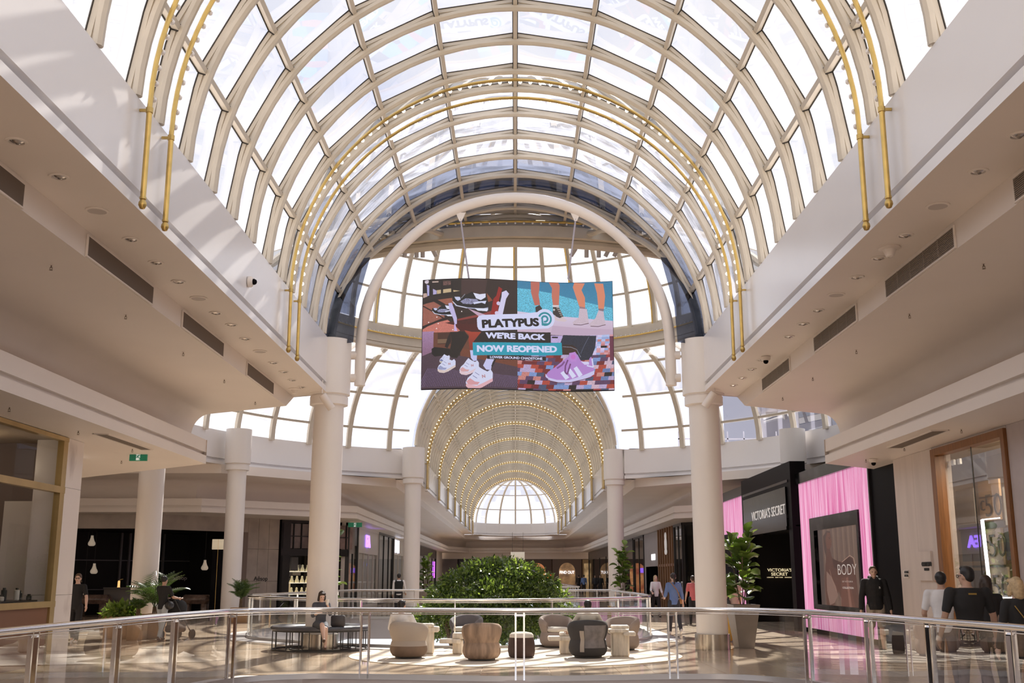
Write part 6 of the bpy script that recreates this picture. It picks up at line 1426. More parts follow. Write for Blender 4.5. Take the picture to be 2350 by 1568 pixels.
# ================================================================ PLANTS
M_leafA = leafmat('fig_leaf', (.065, .11, .025), .2); M_leafB = leafmat('fig_leaf_light', (.14, .22, .045), .3); M_bark = mat('bark', (.16, .11, .07), .8, var=.3, scale=20)
def leaf_mb(L=.29, W=.15, n=7):
    mb = MB(); vs = []
    for i in range(n+1):
        u = i/n; w_ = W*(math.sin(pi*min(1, u*.92+.06))**.7)*(0.62+.55*u) if 0 < i < n else .004; z = .12*L*math.sin(pi*u)-.10*L*u*u; vs += [(-w_, L*u, z+.03*w_/W), (-w_*.5, L*u, z-.004), (0, L*u, z-.018), (w_*.5, L*u, z-.004), (w_, L*u, z+.03*w_/W)]
    return mb.add(vs, [(5*i+j, 5*i+j+1, 5*i+j+6, 5*i+j+5) for i in range(n) for j in range(4)])
LEAF = []
def fig_tree(x, y, z0, h, w_, label, nl=75, seed=1, pot=None, each=True, leafscale=1):
    r = random.Random(seed); t = thing('fiddle_leaf_fig', label, 'plant', (x, y, 0), 'fiddle leaf figs in tall pots'); zc0 = z0
    if pot:
        (pt, pb, ph) = pot; mb = MB(); 
        for i, (a, b) in enumerate(((pb, pt),)):
            q = [Vector((sx*pb, sy*pb, 0)) for sx, sy in ((-1, -1), (1, -1), (1, 1), (-1, 1))]+[Vector((sx*pt, sy*pt, ph)) for sx, sy in ((-1, -1), (1, -1), (1, 1), (-1, 1))]+[Vector((sx*(pt-.03), sy*(pt-.03), ph)) for sx, sy in ((-1, -1), (1, -1), (1, 1), (-1, 1))]+[Vector((sx*(pt-.035), sy*(pt-.035), ph-.06)) for sx, sy in ((-1, -1), (1, -1), (1, 1), (-1, 1))]
            mb.add(q, [(3, 2, 1, 0)]+[(k*4+i, k*4+(i+1) % 4, k*4+4+(i+1) % 4, k*4+4+i) for k in range(3) for i in range(4)]+[(12, 13, 14, 15)])
        o = mb.build('pot', mat('grey_planter', (.24, .205, .18), .45, var=.05), t, local=True, smooth=0); o.rotation_euler = (0, 0, .12)
        mb = MB(); mb.lathe([(pt*.95, ph-.05), (.001, ph-.04)], 16, cap=False); mb.build('soil', mat('soil', (.05, .035, .025), .9), t, local=True)
    stems = []
    for k in range(3):
        a = 2*pi*k/3+.5; top = Vector((w_*.28*math.cos(a), w_*.28*math.sin(a), z0+h*(1, .8, .66)[k]))
        pts = [Vector((.03*math.cos(a), .03*math.sin(a), zc0-.25 if pot is None else pot[2]-.06)), Vector((top.x*.5, top.y*.5, z0+.2*h)), top]; stems.append(pts); mb = MB(); mb.tube(smooth_path(pts, 2), .014, 6); mb.build('stem', M_bark, t, local=True)
    if not LEAF:
        for m in (M_leafA, M_leafB): LEAF.append(leaf_mb().build('leaf', m, t, local=True, smooth=60))
        fresh = set(range(2))
    else: fresh = set()
    joined = MB()
    for i in range(nl):
        pts = stems[r.randrange(3)] if i > 8 else stems[0]; u = (i+.5)/nl; q = smooth_path(pts, 1); z = z0+h*(.02+.95*u**.9); k = min(len(q)-2, int(u*(len(q)-1))); base = q[k].lerp(q[k+1], r.random()); base.z = min(z, pts[-1].z)
        az = i*2.4+r.random()*.8; el = .15+.7*u+.9*(r.random()-.5)+(0.4 if i > nl-5 else 0); tw = (r.random()-.5)*.8; s = (.75+.5*r.random())*(w_/.55)*leafscale*(1-.25*u)
        M = Matrix.Translation(base) @ Matrix.Rotation(az, 4, 'Z') @ Matrix.Rotation(el, 4, 'X') @ Matrix.Rotation(tw, 4, 'Y') @ Matrix.Translation((0, .05+.10*(1-u), 0)) @ Matrix.Scale(s, 4)
        c = 1 if r.random() < .3+.3*u else 0
        if each:
            o = LEAF[c] if c in fresh else inst(LEAF[c], t); fresh.discard(c); o.matrix_basis = M
        else: lm = leaf_mb(n=4); joined.mi = c; joined.add([M @ Vector(v) for v in lm.v], lm.f)
    if not each: tag(joined.build('leaves', [M_leafA, M_leafB], t, local=True, smooth=60), kind='stuff')
    return t
p = P(1712, 1489, z=0); k_ = p.y/2500
fig_tree(p.x, p.y+.18, 1.05, 1.50, .85, 'fiddle leaf fig in a tall tapered grey pot before the pink shopfront', 86, 3, (.305, .175, .95), True, .74)
p = P(736, 1440, y=27.6); fig_tree(p.x+.12, 27.6, .75, 1.95, .60, 'fiddle leaf fig peeping out behind the bench column', 60, 5, (.27, .16, .7))
fig_tree(4.25, 44.4, .9, 1.9, .62, 'fiddle leaf fig right of the green bush near the slim column', 70, 7, (.28, .17, .85), True)
p = P(976, 1350, y=52); fig_tree(p.x, 52, .9, 1.6, .6, 'distant fig plant left of the green bush behind the slim column', 60, 9, (.28, .17, .85), False)
# big bush in the void
def leafcloud(blobs, n, size, seed, mats, zmin=-99):
    r = np.random.RandomState(seed); mb = MB(); tot = sum(b[3]*b[4]*b[5] for b in blobs)**1.0; V = []; Fs = []; fm = []
    for (cx, cy_, cz, rx, ry, rz) in blobs:
        k = int(n*(rx*ry*rz)/tot)
        d = r.normal(size=(k, 3)); d /= np.linalg.norm(d, axis=1)[:, None]; rad = (.5+.62*r.rand(k)**.9)[:, None]; c = np.array([cx, cy_, cz])+d*rad*np.array([rx, ry, rz])
        for i in range(k):
            dirn = d[i]*.6+r.normal(size=3)*.55+np.array([0, 0, -.15]); dirn /= np.linalg.norm(dirn); s_ = np.cross(dirn, r.normal(size=3)); s_ /= np.linalg.norm(s_)+1e-9; L = size*(.7+.6*r.rand()); W = L*.22; q = c[i]
            nrm = np.cross(dirn, s_); b0 = len(V); V += [tuple(q), tuple(q+dirn*L*.45+s_*W+nrm*.02*0), tuple(q+dirn*L), tuple(q+dirn*L*.45-s_*W)]; Fs.append((b0, b0+1, b0+2, b0+3)); fm.append(0 if r.rand() < .6 else (1 if r.rand() < .7 else 2))
    mb.v = V; mb.f = Fs; mb.fm = fm; return mb
M_g1 = leafmat('bush_leaf', (.095, .15, .035), .25); M_g2 = leafmat('bush_leaf_light', (.20, .27, .07), .3); M_g3 = leafmat('bush_leaf_dark', (.035, .065, .018), .2)
tr = thing('indoor_tree', 'large glossy green tree rising through the railed void behind the chairs', 'tree', (-.75, 34, -6.2))
def bb(px, py, y, rx, rz, ry=None): p = P(px, py, y=y); return (p.x, y, p.z, rx, ry or rx, rz)
BL = [bb(1110, 1325, 34, .62, .48), bb(1148, 1322, 34.6, .62, .52), bb(1192, 1327, 33.6, .66, .48), bb(1235, 1345, 34, .62, .46), bb(1062, 1345, 34, .66, .48), bb(1020, 1372, 34, .58, .42), bb(1268, 1372, 34, .48, .36), bb(1140, 1375, 33.2, 1.0, .55, .8), bb(1210, 1380, 33.4, .8, .5), bb(1075, 1395, 33.4, .85, .55), bb(1150, 1430, 34, 1.3, .55), bb(1010, 1400, 34.4, .45, .35), bb(1000, 1425, 34.5, .8, .5), bb(1290, 1425, 34.4, .7, .5), bb(1085, 1308, 34.4, .38, .32), bb(1130, 1298, 34.2, .34, .28), bb(1175, 1302, 34, .36, .28), bb(1215, 1318, 34.4, .4, .32), bb(1000, 1355, 34, .28, .2), bb(1045, 1325, 33.8, .3, .22), bb(1262, 1345, 33.8, .3, .24), bb(1095, 1296, 34, .2, .18), bb(1160, 1292, 34, .22, .16), bb(1200, 1300, 33.8, .2, .16)]
tag(leafcloud(BL, 30000, .125, 2, None).build('foliage', [M_g1, M_g2, M_g3], tr, smooth=0), kind='stuff')
for a in range(4): mb = MB(); mb.tube(smooth_path([Vector((-.75+.1*a, 34, -6.2)), Vector((-.75+.2*(a-1.5), 34, -2.5)), Vector((-.75+.9*(a-1.5), 34+.2*a, -.2)), Vector((-.75+.9*(a-1.5), 34, 1.0))], 2), .07, 8); mb.build('trunk', M_bark, tr)
# palms
def frond(mb, M, L, n=16, w_=.16):
    pts = [M @ Vector((0, L*(i/n)*(1-.12*(i/n)), L*(.50*(i/n)-.62*(i/n)**2.2))) for i in range(n+1)]; mb.tube(pts, .006, 4)
    for i in range(2, n+1):
        d = (pts[i]-pts[i-1]).normalized(); s = d.cross(Vector((0, 0, 1))).normalized(); u = i/n; l = L*.34*math.sin(pi*min(1, .15+u*.85))+.04
        for sg in (-1, 1):
            b = pts[i]; e = b+(s*sg*.8+d*.75+Vector((0, 0, -.30))).normalized()*l; m_ = b.lerp(e, .45)+Vector((0, 0, .02)); ww = d*.014; mb.add([b, m_+ww, e, m_-ww], [(0, 1, 2, 3)])
def palm(x, y, z0, L, n, label, seed, pot=None):
    r = random.Random(seed); t = thing('potted_palm', label, 'plant', (x, y, 0), 'potted kentia palms')
    mb = MB()
    for i in range(n): M = Matrix.Translation((0, 0, z0)) @ Matrix.Rotation(i*2.4+r.random(), 4, 'Z') @ Matrix.Rotation(.5+.85*r.random(), 4, 'X'); frond(mb, M, L*(.75+.4*r.random()))
    tag(mb.build('fronds', leafmat('palm_leaf', (.06, .105, .03), .25), t, local=True, smooth=0), kind='stuff')
    for k in range(3): mb = MB(); mb.tube([(.05*k-.05, 0, pot[1]-.1 if pot else 0), (.03*k-.03, 0, z0+.05)], .018, 6); mb.build('stem', M_bark, t, local=True)
    if pot: mb = MB(); a, h = pot; mb.rbox(-a, a, -a, a, 0, h, .02); mb.build('planter', mat('tan_planter', (.42, .26, .14), .5, var=.1), t, local=True)
    return t
p = P(352, 1440, y=29.2); palm(p.x, 29.2, .75, 1.15, 24, 'leafy palm in a tan box planter before the left white column', 4, (.26, .62)); p = P(315, 1440, y=28.4); palm(p.x, 28.4, .72, .42, 14, 'small dark leafy plant at the foot of the left white column', 8, (.2, .5))
p = P(552, 1400, y=39); palm(p.x, 39, .75, .85, 20, 'dark palm right of the second white column', 5, (.3, .5))
p = P(276, 1430, y=29.0); t = thing('low_planter', 'low tan planter of bright green leaves near the walking woman', 'plant', (p.x, 29.0, 0)); mb = MB(); mb.rbox(-.34, .34, -.25, .25, 0, .56, .02); mb.build('box', mat('tan_planter', (.42, .26, .14), .5), t, local=True)
tag(leafcloud([(0, 0, .66, .40, .3, .17)], 420, .20, 5, None).build('leaves', [M_leafB, M_g2, M_g1], t, local=True, smooth=0), kind='stuff')
# ================================================================ PEOPLE
def mk_shape(parts, vox=.014, smooth_it=3):
    """one closed continuous surface from overlapping rounded volumes"""
    mb = MB()
    for p in parts:
        if p[0] == 'c':
            _, a, b, r1, r2 = p[:5]; a, b = Vector(a), Vector(b); n = 5
            fl = p[5] if len(p) > 5 else 1
            mb.ell(a, r1, 10, 6); mb.ell(b, r2, 10, 6); mb.tube([a, b], [r1, r2], 10)
        elif p[0] == 'e': mb.ell(p[1], p[2], 14, 10, p[3] if len(p) > 3 else None)
        elif p[0] == 'l':   # loft of ellipses (x, y, z, wx, wy)
            rows = p[1]; n = 16; k0 = []
            vs = [(c[0]+c[3]*math.cos(2*pi*j/n), c[1]+c[4]*math.sin(2*pi*j/n), c[2]) for c in rows for j in range(n)]
            fs = [(i*n+j, i*n+(j+1) % n, (i+1)*n+(j+1) % n, (i+1)*n+j) for i in range(len(rows)-1) for j in range(n)]+[tuple(reversed(range(n))), tuple(range((len(rows)-1)*n, len(rows)*n))]
            if rows[0][2] > rows[-1][2]: fs = [tuple(reversed(f)) for f in fs]
            mb.add(vs, fs)
    me = bpy.data.meshes.new('m'); me.from_pydata(mb.v, [], mb.f); me.update(); o = bpy.data.objects.new('m', me); COL.objects.link(o)
    m = o.modifiers.new('r', 'REMESH'); m.mode = 'VOXEL'; m.voxel_size = vox
    if smooth_it: q = o.modifiers.new('s', 'SMOOTH'); q.factor = .5; q.iterations = smooth_it
    dg = bpy.context.evaluated_depsgraph_get(); ev = o.evaluated_get(dg); me2 = bpy.data.meshes.new_from_object(ev); bpy.data.objects.remove(o); bpy.data.meshes.remove(me); return me2
def addmesh(name, me, m, parent, extra=None):
    if extra is not None:
        v = [tuple(q.co) for q in me.vertices]; f = [tuple(p.vertices) for p in me.polygons]; n = len(v); v += extra.v; f += [tuple(n+i for i in g) for g in extra.f]; me = bpy.data.meshes.new(name); me.from_pydata(v, [], f); me.update()
    me.name = name; me.materials.clear(); me.materials.append(m); me.polygons.foreach_set('use_smooth', [True]*len(me.polygons)); o = bpy.data.objects.new(name, me); COL.objects.link(o); o.parent = parent; return o
def skin(c): return mat('skin_%d' % int(c[0]*1000), c, .5, var=.04, scale=10)
SK1, SK2, SK3 = (.62, .40, .30), (.52, .32, .23), (.70, .47, .37)
def person(label, loc, face, h, sk=SK1, top=None, topc='shirt', sleeve='short', bot=None, botk='trousers', shoes=None, hair=None, hairk='short', legs=((.25, .1), (-.25, .3)), arms=((.1, .12, .2), (-.1, .12, .2)), male=True, sit=0, lean=0, hd=(0, 0), glasses=False, extras=None, vox=.013, hood=False, collar=None, build_=1.0):
    t = thing('person', label, 'person', loc, rz=face); s = h; S = lambda *p: Vector(p)*s
    hw = (.112 if male else .098)*build_; pw = .050; tw = 1.0*build_ if male else .9*build_
    hipz = .52 if not sit else sit/s+.055
    def dirf(a, o=0): return Vector((math.sin(o), math.sin(a)*math.cos(o), -math.cos(a)*math.cos(o)))
    root = Vector((0, 0, hipz*s)); Ls = []
    foot_low = 1e9
    for i, sg in enumerate((-1, 1)):
        a, k = legs[i][:2]; ou = legs[i][2] if len(legs[i]) > 2 else 0.03; hp = root+S(sg*pw, 0, 0); kn = hp+dirf(a, sg*ou)*.245*s; an = kn+dirf(a-k, sg*ou*.4)*.235*s; Ls.append([hp, kn, an, a-k]); foot_low = min(foot_low, an.z)
    dz = .040*s-foot_low if not sit else 0
    root.z += dz
    for L in Ls:
        for q in L[:3]: q.z += dz
    up = Vector((0, -math.sin(-lean), math.cos(lean))); up = Vector((0, math.sin(lean), math.cos(lean)))
    tor = lambda z, y=0: root+up*(z*s)+Vector((0, y*s, 0))
    sh = tor(.295); nk = tor(.335, .004); hc = tor(.405, .012)
    ax = []
    for i, sg in enumerate((-1, 1)):
        a, o, e = arms[i][:3]; sp = sh+S(sg*hw, 0, -.005); ov = arms[i][3] if len(arms[i]) > 3 else None
        el = sp+dirf(a, sg*o)*.172*s; d2 = dirf(a+e, sg*(ov if ov is not None else o*.6)); wr = el+d2*.150*s; ax.append([sp, el, wr, d2])
    T_ = [(.00, .086*1.0, .062), (-.035, .080, .058), (.06, .074, .052), (.12, .070 if not male else .076, .049), (.20, .088, .058), (.26, .098, .056), (.30, .085, .046), (.325, .045, .036)]
    T_ = sorted(T_); lof = lambda g=0, lo=-9, hi=9: ('l', [(root.x, (root+up*(z*s)).y, (root+up*(z*s)).z, (wx*tw+g)*s, (wy*(tw*.5+.5)*(1.08 if not male and .15 < z < .25 else 1)+g)*s) for z, wx, wy in T_ if lo <= z <= hi])
    body = [lof(), ('c', nk-S(0, 0, .03), hc-S(0, .006, .03), .034*s, .031*s)]
    hm = Matrix.Rotation(hd[0], 4, 'Z') @ Matrix.Rotation(hd[1], 4, 'X'); H_ = lambda x, y, z: hc+(hm @ (Vector((x, y, z))*s))
    body += [('e', H_(0, -.004, .008), (.044*s, .052*s, .056*s), hm), ('e', H_(0, .012, -.022), (.034*s, .038*s, .040*s), hm), ('c', H_(0, .048, .0), H_(0, .058, -.014), .006*s, .0085*s), ('c', H_(0, .036, -.050), H_(0, .030, -.052), .014*s, .014*s), ('e', H_(-.045, -.002, -.004), (.006*s, .012*s, .018*s), hm), ('e', H_(.045, -.002, -.004), (.006*s, .012*s, .018*s), hm), ('c', H_(-.018, .043, .012), H_(.018, .043, .012), .007*s, .007*s)]
    th = .048*(1.0 if male else 1.02)
    for hp, kn, an, fa in Ls:
        body += [('c', hp, kn, th*1.05*s, .034*s), ('c', kn, kn.lerp(an, .35), .033*s, .035*s), ('c', kn.lerp(an, .35), an, .034*s, .021*s), ('c', an, an+S(0, .05, -.018), .02*s, .015*s)]
    fing = MB()
    for i, (sp, el, wr, d2) in enumerate(ax):
        body += [('c', sp, el, .030*s*tw, .024*s), ('c', el, el.lerp(wr, .3), .024*s, .024*s), ('c', el.lerp(wr, .3), wr, .024*s, .016*s)]
        side = Vector((0, 0, 1)).cross(d2); side = side.normalized() if side.length > .1 else Vector((0, 1, 0)); side = Vector((0, 1, 0)) if abs(d2.z) > .75 else side
        side = (side-d2*side.dot(d2)).normalized(); nrm = d2.cross(side).normalized(); pc = wr+d2*.028*s
        body += [('e', pc, (.017*s, .026*s, .026*s)), ('e', wr+d2*.04*s, (.016*s, .022*s, .018*s))]
        if nrm.x*(1 if i else -1) > 0: nrm = -nrm
        for j in range(4):
            b = wr+d2*.045*s+side*((j-1.5)*.0105*s); L = (.040, .046, .043, .034)[j]*s; q1 = b+d2*L*.5+nrm*L*.12; q2 = q1+(d2*.8+nrm*.6).normalized()*L*.5; fing.tube([b, q1, q2], [.0062*s, .0056*s, .0046*s], 6)
        b = wr+d2*.015*s+side*.018*s; q1 = b+(d2*.6+side*.8).normalized()*.024*s; fing.tube([b, q1, q1+(d2+side*.1+nrm*.3).normalized()*.02*s], [.0078*s, .0070*s, .0055*s], 6)
    addmesh('body', mk_shape(body, vox), skin(sk), t, fing)
    g = .009
    if topc == 'dress' or topc:
        pr = [lof(g, -.04 if topc != 'dress' else -.05)]; 
        pr[0] = lof(g+(.012 if hood else 0), -9)
        pr.append(('c', sh+S(-hw*.9, 0, -.004), sh+S(hw*.9, 0, -.004), (.034+(.006 if hood else 0))*s, (.034+(.006 if hood else 0))*s))
        for i, (sp, el, wr, d2) in enumerate(ax):
            ex = .012 if hood else .005
            if sleeve in ('short',): pr.append(('c', sp, sp.lerp(el, .72), (.030*tw+.008)*s, .033*s))
            elif sleeve == 'long': pr += [('c', sp, el, (.030*tw+ex)*s, (.025+ex)*s), ('c', el, el.lerp(wr, .93), (.025+ex)*s, (.019+ex)*s)]
            elif sleeve == 'rolled': pr += [('c', sp, el, (.030*tw+ex)*s, (.026+ex)*s), ('c', el, el.lerp(wr, .4), (.026+ex)*s, (.024+ex)*s)]
        if topc == 'dress':
            if sit:
                for hp, kn, an, fa in Ls: pr.append(('c', hp, hp.lerp(kn, .86), .066*s, .050*s))
            else: r0 = root; pr.append(('l', [(r0.x, r0.y, r0.z+.02*s, .088*s, .066*s), (r0.x, r0.y, r0.z-.10*s, .105*s, .085*s), (r0.x, r0.y, r0.z-.26*s, .125*s, .105*s)]))
        if hood: pr += [('e', tor(.325, -.035), (.062*s, .035*s, .040*s)), ('c', tor(.33, .03)+S(-.03, 0, 0), tor(.345, -.03)+S(-.045, 0, 0), .017*s, .022*s), ('c', tor(.33, .03)+S(.03, 0, 0), tor(.345, -.03)+S(.045, 0, 0), .017*s, .022*s)]
        addmesh({'dress': 'dress', 'vest': 'shirt'}.get(topc, topc), mk_shape(pr, vox), top, t)
        if topc == 'vest': addmesh('vest', mk_shape([lof(g+.012, -.02, .31), ('c', sh+S(-hw*.6, 0, -.004), sh+S(hw*.6, 0, -.004), .040*s, .040*s)], vox), M_vest, t)
    if bot is not None:
        pr = [lof(g*.6, -9, .07)]
        for hp, kn, an, fa in Ls:
            if botk == 'shorts': pr.append(('c', hp, hp.lerp(kn, .85), (th+.014)*s, .052*s))
            elif botk == 'wide': pr += [('c', hp, kn, (th+.012)*s, .048*s), ('c', kn, kn.lerp(an, .95), .048*s, .052*s)]
            else: pr += [('c', hp, kn, (th+.007)*s, .042*s), ('c', kn, kn.lerp(an, .95), .041*s, .029*s)]
        addmesh({'shorts': 'shorts'}.get(botk, 'trousers'), mk_shape(pr, vox), bot, t)
    for hp, kn, an, fa in Ls:
        rot = Matrix.Rotation(max(-.9, min(.9, fa if not sit else fa*.5)), 4, 'X'); f_ = lambda x, y, z: an+(rot @ (Vector((x, y, z))*s))
        addmesh('shoe', mk_shape([('c', f_(0, -.008, -.020), f_(0, .052, -.026), .022*s, .019*s), ('c', f_(0, .052, -.026), f_(0, .084, -.029), .020*s, .014*s), ('c', f_(0, -.012, .0), f_(0, -.008, -.02), .022*s, .022*s)], .008, 2), shoes or M_shoe, t)
    if hair is not None:
        pr = [('e', H_(0, -.012, .020), (.050*s, .054*s, .056*s), hm)]
        if hairk == 'short': pr = [('e', H_(0, -.014, .022), (.049*s, .052*s, .052*s), hm), ('e', H_(0, -.030, .0), (.043*s, .034*s, .042*s), hm), ('c', H_(-.020, .020, .055), H_(.022, .020, .055), .013*s, .013*s)]
        if hairk == 'bun': pr += [('e', H_(0, -.052, .048), (.022*s,)*3, hm)]
        if hairk == 'tied': pr += [('c', H_(0, -.055, .01), H_(-.03, -.068, -.05), .018*s, .012*s)]
        if hairk == 'pony': pr += [('c', H_(0, -.060, .03), H_(0, -.080, -.02), .018*s, .020*s), ('c', H_(0, -.080, -.02), H_(.005, -.068, -.11), .020*s, .009*s)]
        if hairk == 'long': pr += [('c', H_(0, -.03, .0), H_(0, -.042, -.10), .046*s, .036*s), ('c', H_(-.036, -.008, .0), H_(-.042, -.002, -.09), .020*s, .014*s), ('c', H_(.036, -.008, .0), H_(.042, -.002, -.09), .020*s, .014*s)]
        if hairk == 'bob': pr += [('c', H_(0, -.03, .0), H_(0, -.035, -.055), .046*s, .040*s), ('c', H_(-.040, .006, .0), H_(-.046, .010, -.055), .019*s, .016*s), ('c', H_(.040, .006, .0), H_(.046, .010, -.055), .019*s, .016*s), ('c', H_(-.03, .034, .045), H_(.03, .030, .048), .016*s, .016*s)]
        addmesh('hair', mk_shape(pr, .009, 2), hair, t)
    mb = MB()
    for sg in (-1, 1): mb.ell(H_(sg*.017, .045, .001), (.0075*s, .004*s, .0045*s), 8, 6, hm.to_3x3())
    mb.build('eyes', M_eye, t, local=True); mb = MB(); mb.ell(H_(0, .047, -.031), (.014*s, .005*s, .0045*s), 10, 6, hm.to_3x3()); mb.build('mouth', M_lip, t, local=True)
    if glasses:
        mb = MB()
        for sg in (-1, 1): mb.tube([H_(sg*.018+.014*math.cos(a*pi/6), .054, .001+.011*math.sin(a*pi/6)) for a in range(12)], .0022*s, 5, closed=True); mb.tube([H_(sg*.032, .054, .003), H_(sg*.047, .0, .005)], .002*s, 5)
        mb.tube([H_(-.005, .056, .003), H_(.005, .056, .003)], .002*s, 5); mb.build('glasses', M_dark, t, local=True)
    return t, dict(root=root, arms=ax, legs=Ls, head=hc, tor=tor, s=s, H=H_)
M_eye = mat('eye_dark', (.03, .02, .015), .2); M_lip = mat('lip', (.50, .20, .17), .5); M_shoe = mat('black_shoe', (.02, .018, .018), .5); M_shoew = mat('white_shoe', (.78, .76, .74), .5); M_shoeb = mat('brown_shoe', (.12, .07, .045), .5)
C = lambda n, c: mat(n, c, .85, var=.06, scale=6, bump=.2, bscale=25)
K_ = C('black_cloth', (.018, .017, .018)); K2 = C('black_trousers', (.022, .02, .022)); WH = C('white_cotton', (.78, .76, .76)); JN = C('pale_denim', (.42, .46, .50)); M_vest = C('black_vest', (.012, .012, .013)); BL_ = C('blue_shirt', (.16, .25, .50)); NV = C('dark_trousers', (.05, .05, .06)); DR = C('slate_dress', (.075, .08, .10)); CR = C('cream_shirt', (.72, .66, .56)); MU = C('mustard_trousers', (.62, .36, .07)); BE = C('stone_shorts', (.38, .33, .27)); BW = C('brown_trousers', (.13, .09, .085)); PK = C('coral_shirt', (.55, .14, .15))
HB, HD, HBL, HBR = mat('black_hair', (.012, .010, .010), .45), mat('dark_brown_hair', (.035, .02, .013), .45), mat('blonde_hair', (.50, .36, .20), .5, var=.2, scale=30), mat('brown_hair', (.10, .055, .03), .5)
def fl_(px, py): return P(px, py, z=0)
# woman walking at left
p = fl_(168, 1476); o, q = person('woman in black tee, glasses and white sneakers walking beside the marble pier', p, pi+.12, 1.66, SK3, K_, 'shirt', 'short', K2, 'trousers', M_shoew, HBR, 'tied', ((.22, .05), (-.22, .25)), ((.35, .30, .25), (-.25, .2, .2)), False, glasses=True)
# woman with pram
p = fl_(368, 1471); o, q = person('woman in black tee and pale jeans seen from behind pushing the pram', p, -.35, 1.60, SK2, K_, 'shirt', 'short', JN, 'trousers', M_shoeb, HB, 'bun', ((.25, .15), (-.2, .15)), ((.55, .12, .9, .0), (.55, .12, .9, .0)), False)
mb = MB(); mb.ell((.19, .02, .86), (.09, .14, .11), 14, 10); mb.build('handbag', mat('black_leather', (.02, .018, .018), .3), o, local=True); mb = MB(); mb.tube([(.19, .0, .95), (.10, -.02, 1.2), (-.06, .0, 1.34), (-.02, .1, 1.30)], .008, 6); mb.build('bag_strap', M_dark, o, local=True)
pp = p+Vector((math.sin(.35)*.62, math.cos(.35)*.62, 0)); t = thing('pram', 'dark hooded pram pushed by the woman in pale jeans', 'pram', pp, rz=-.35)
mb = MB(); mb.lathe([(.24, 0), (.235, .1), (.2, .19), (.12, .25), (.001, .27)], 20, sx=.85, sy=1.15, c=(0, 0, .72)); mb.build('hood', K_, t, local=True); mb = MB(); mb.lathe([(.001, .42), (.13, .43), (.2, .55), (.22, .72)], 20, sx=.85, sy=1.3, cap=False); mb.build('basket', K2, t, local=True)
mb = MB()
for sg in (-1, 1): mb.tube([(sg*.2, -.42, 1.0), (sg*.2, -.1, .62), (sg*.2, .36, .12)], .014, 6); mb.tube([(sg*.2, -.1, .62), (sg*.2, -.34, .12)], .014, 6)
mb.tube([(-.2, -.42, 1.0), (.2, -.42, 1.0)], .018, 8); mb.build('frame', M_dark, t, local=True)
mb = MB(); mb.rbox(-.16, .16, -.3, .2, .18, .36, .04); mb.build('storage_net', mat('net_brown', (.10, .07, .06), .8), t, local=True)
for x in (-.21, .21):
    for y in (-.34, .36): mb = MB(); mb.tube([(x+.022*k, y, .12) for k in (-1, 1)], .12, 16); mb.build('wheel', M_dark, t, local=True)
# woman seated on the bench
o, q = person('woman in a slate dress sitting cross-legged on the ring bench sipping from a cup', (-4.16, 23.97, 0), pi+.25, 1.52, SK3, DR, 'dress', 'rolled', None, '', M_shoeb, HD, 'bob', ((1.42, 1.50, .02), (1.66, 1.05, -.22)), ((.75, .10, 1.8, -.3), (.55, .12, 1.3, -.4)), False, sit=.46, lean=.14, hd=(.2, -.35))
hnd = q['arms'][0][2]+q['arms'][0][3]*.05; cup = thing('paper_cup', 'white takeaway cup held by the woman on the ring bench', 'cup', (0, 0, 0)); Mo = Matrix.Translation((-4.16, 23.97, 0)) @ Matrix.Rotation(pi+.25, 4, 'Z'); cp = Mo @ (hnd+Vector((.0, .035, .02))); cup.location = cp
mb = MB(); mb.lathe([(.028, -.05), (.038, .05)], 16); mb.build('cup_body', mat('paper_white', (.80, .76, .70), .6), cup, local=True); mb = MB(); mb.lathe([(.040, .05), (.040, .058), (.034, .064), (.001, .064)], 16); mb.build('lid', M_white, cup, local=True)
t = thing('tote_bag', 'dark bag standing on the ring bench beside the seated woman', 'bag', (-3.80, 24.06, .516)); mb = MB(); mb.rbox(-.15, .15, -.07, .07, 0, .24, .03); mb.build('bag_body', mat('brown_black_leather', (.05, .042, .045), .45), t, local=True)
for y in (-.05, .05): mb = MB(); mb.tube([(-.08, y, .24), (-.06, y, .40), (.06, y, .40), (.08, y, .24)], .008, 6); mb.build('handle', M_dark, t, local=True)
t = thing('paper_bag', 'small white paper bag on the floor behind the ring bench', 'bag', (-4.85, 26.2, 0)); mb = MB(); mb.box(-.14, .14, -.08, .08, 0, .36); mb.build('bag_body', mat('paper_white', (.80, .76, .70), .6), t, local=True, smooth=0); mb = MB(); mb.tube([(-.06, 0, .36), (-.05, 0, .46), (.05, 0, .46), (.06, 0, .36)], .006, 5); mb.build('handle', M_dark, t, local=True)
# seated men
c = c1.location; o, q = person('man in a white shirt sitting with his back turned in the beige tub chair', (c.x-.13, c.y+.02, 0), -.25, 1.64, SK2, WH, 'shirt', 'long', NV, 'trousers', M_shoe, HB, 'short', ((1.35, 1.3, .12), (1.35, 1.2, .12)), ((.45, .35, .9, .1), (.5, .3, .9, .0)), True, sit=.25, lean=-.12, hd=(-.2, -.05))
c = c6.location; o, q = person('man in a pale shirt sitting with his back turned in the black tub chair', (c.x, c.y+.02, 0), .05, 1.64, SK2, CR, 'shirt', 'long', NV, 'trousers', M_shoe, HB, 'short', ((1.35, 1.3, .12), (1.35, 1.2, .12)), ((.35, .55, .9, .1), (.35, .55, .9, .1)), True, sit=.25, lean=-.12)
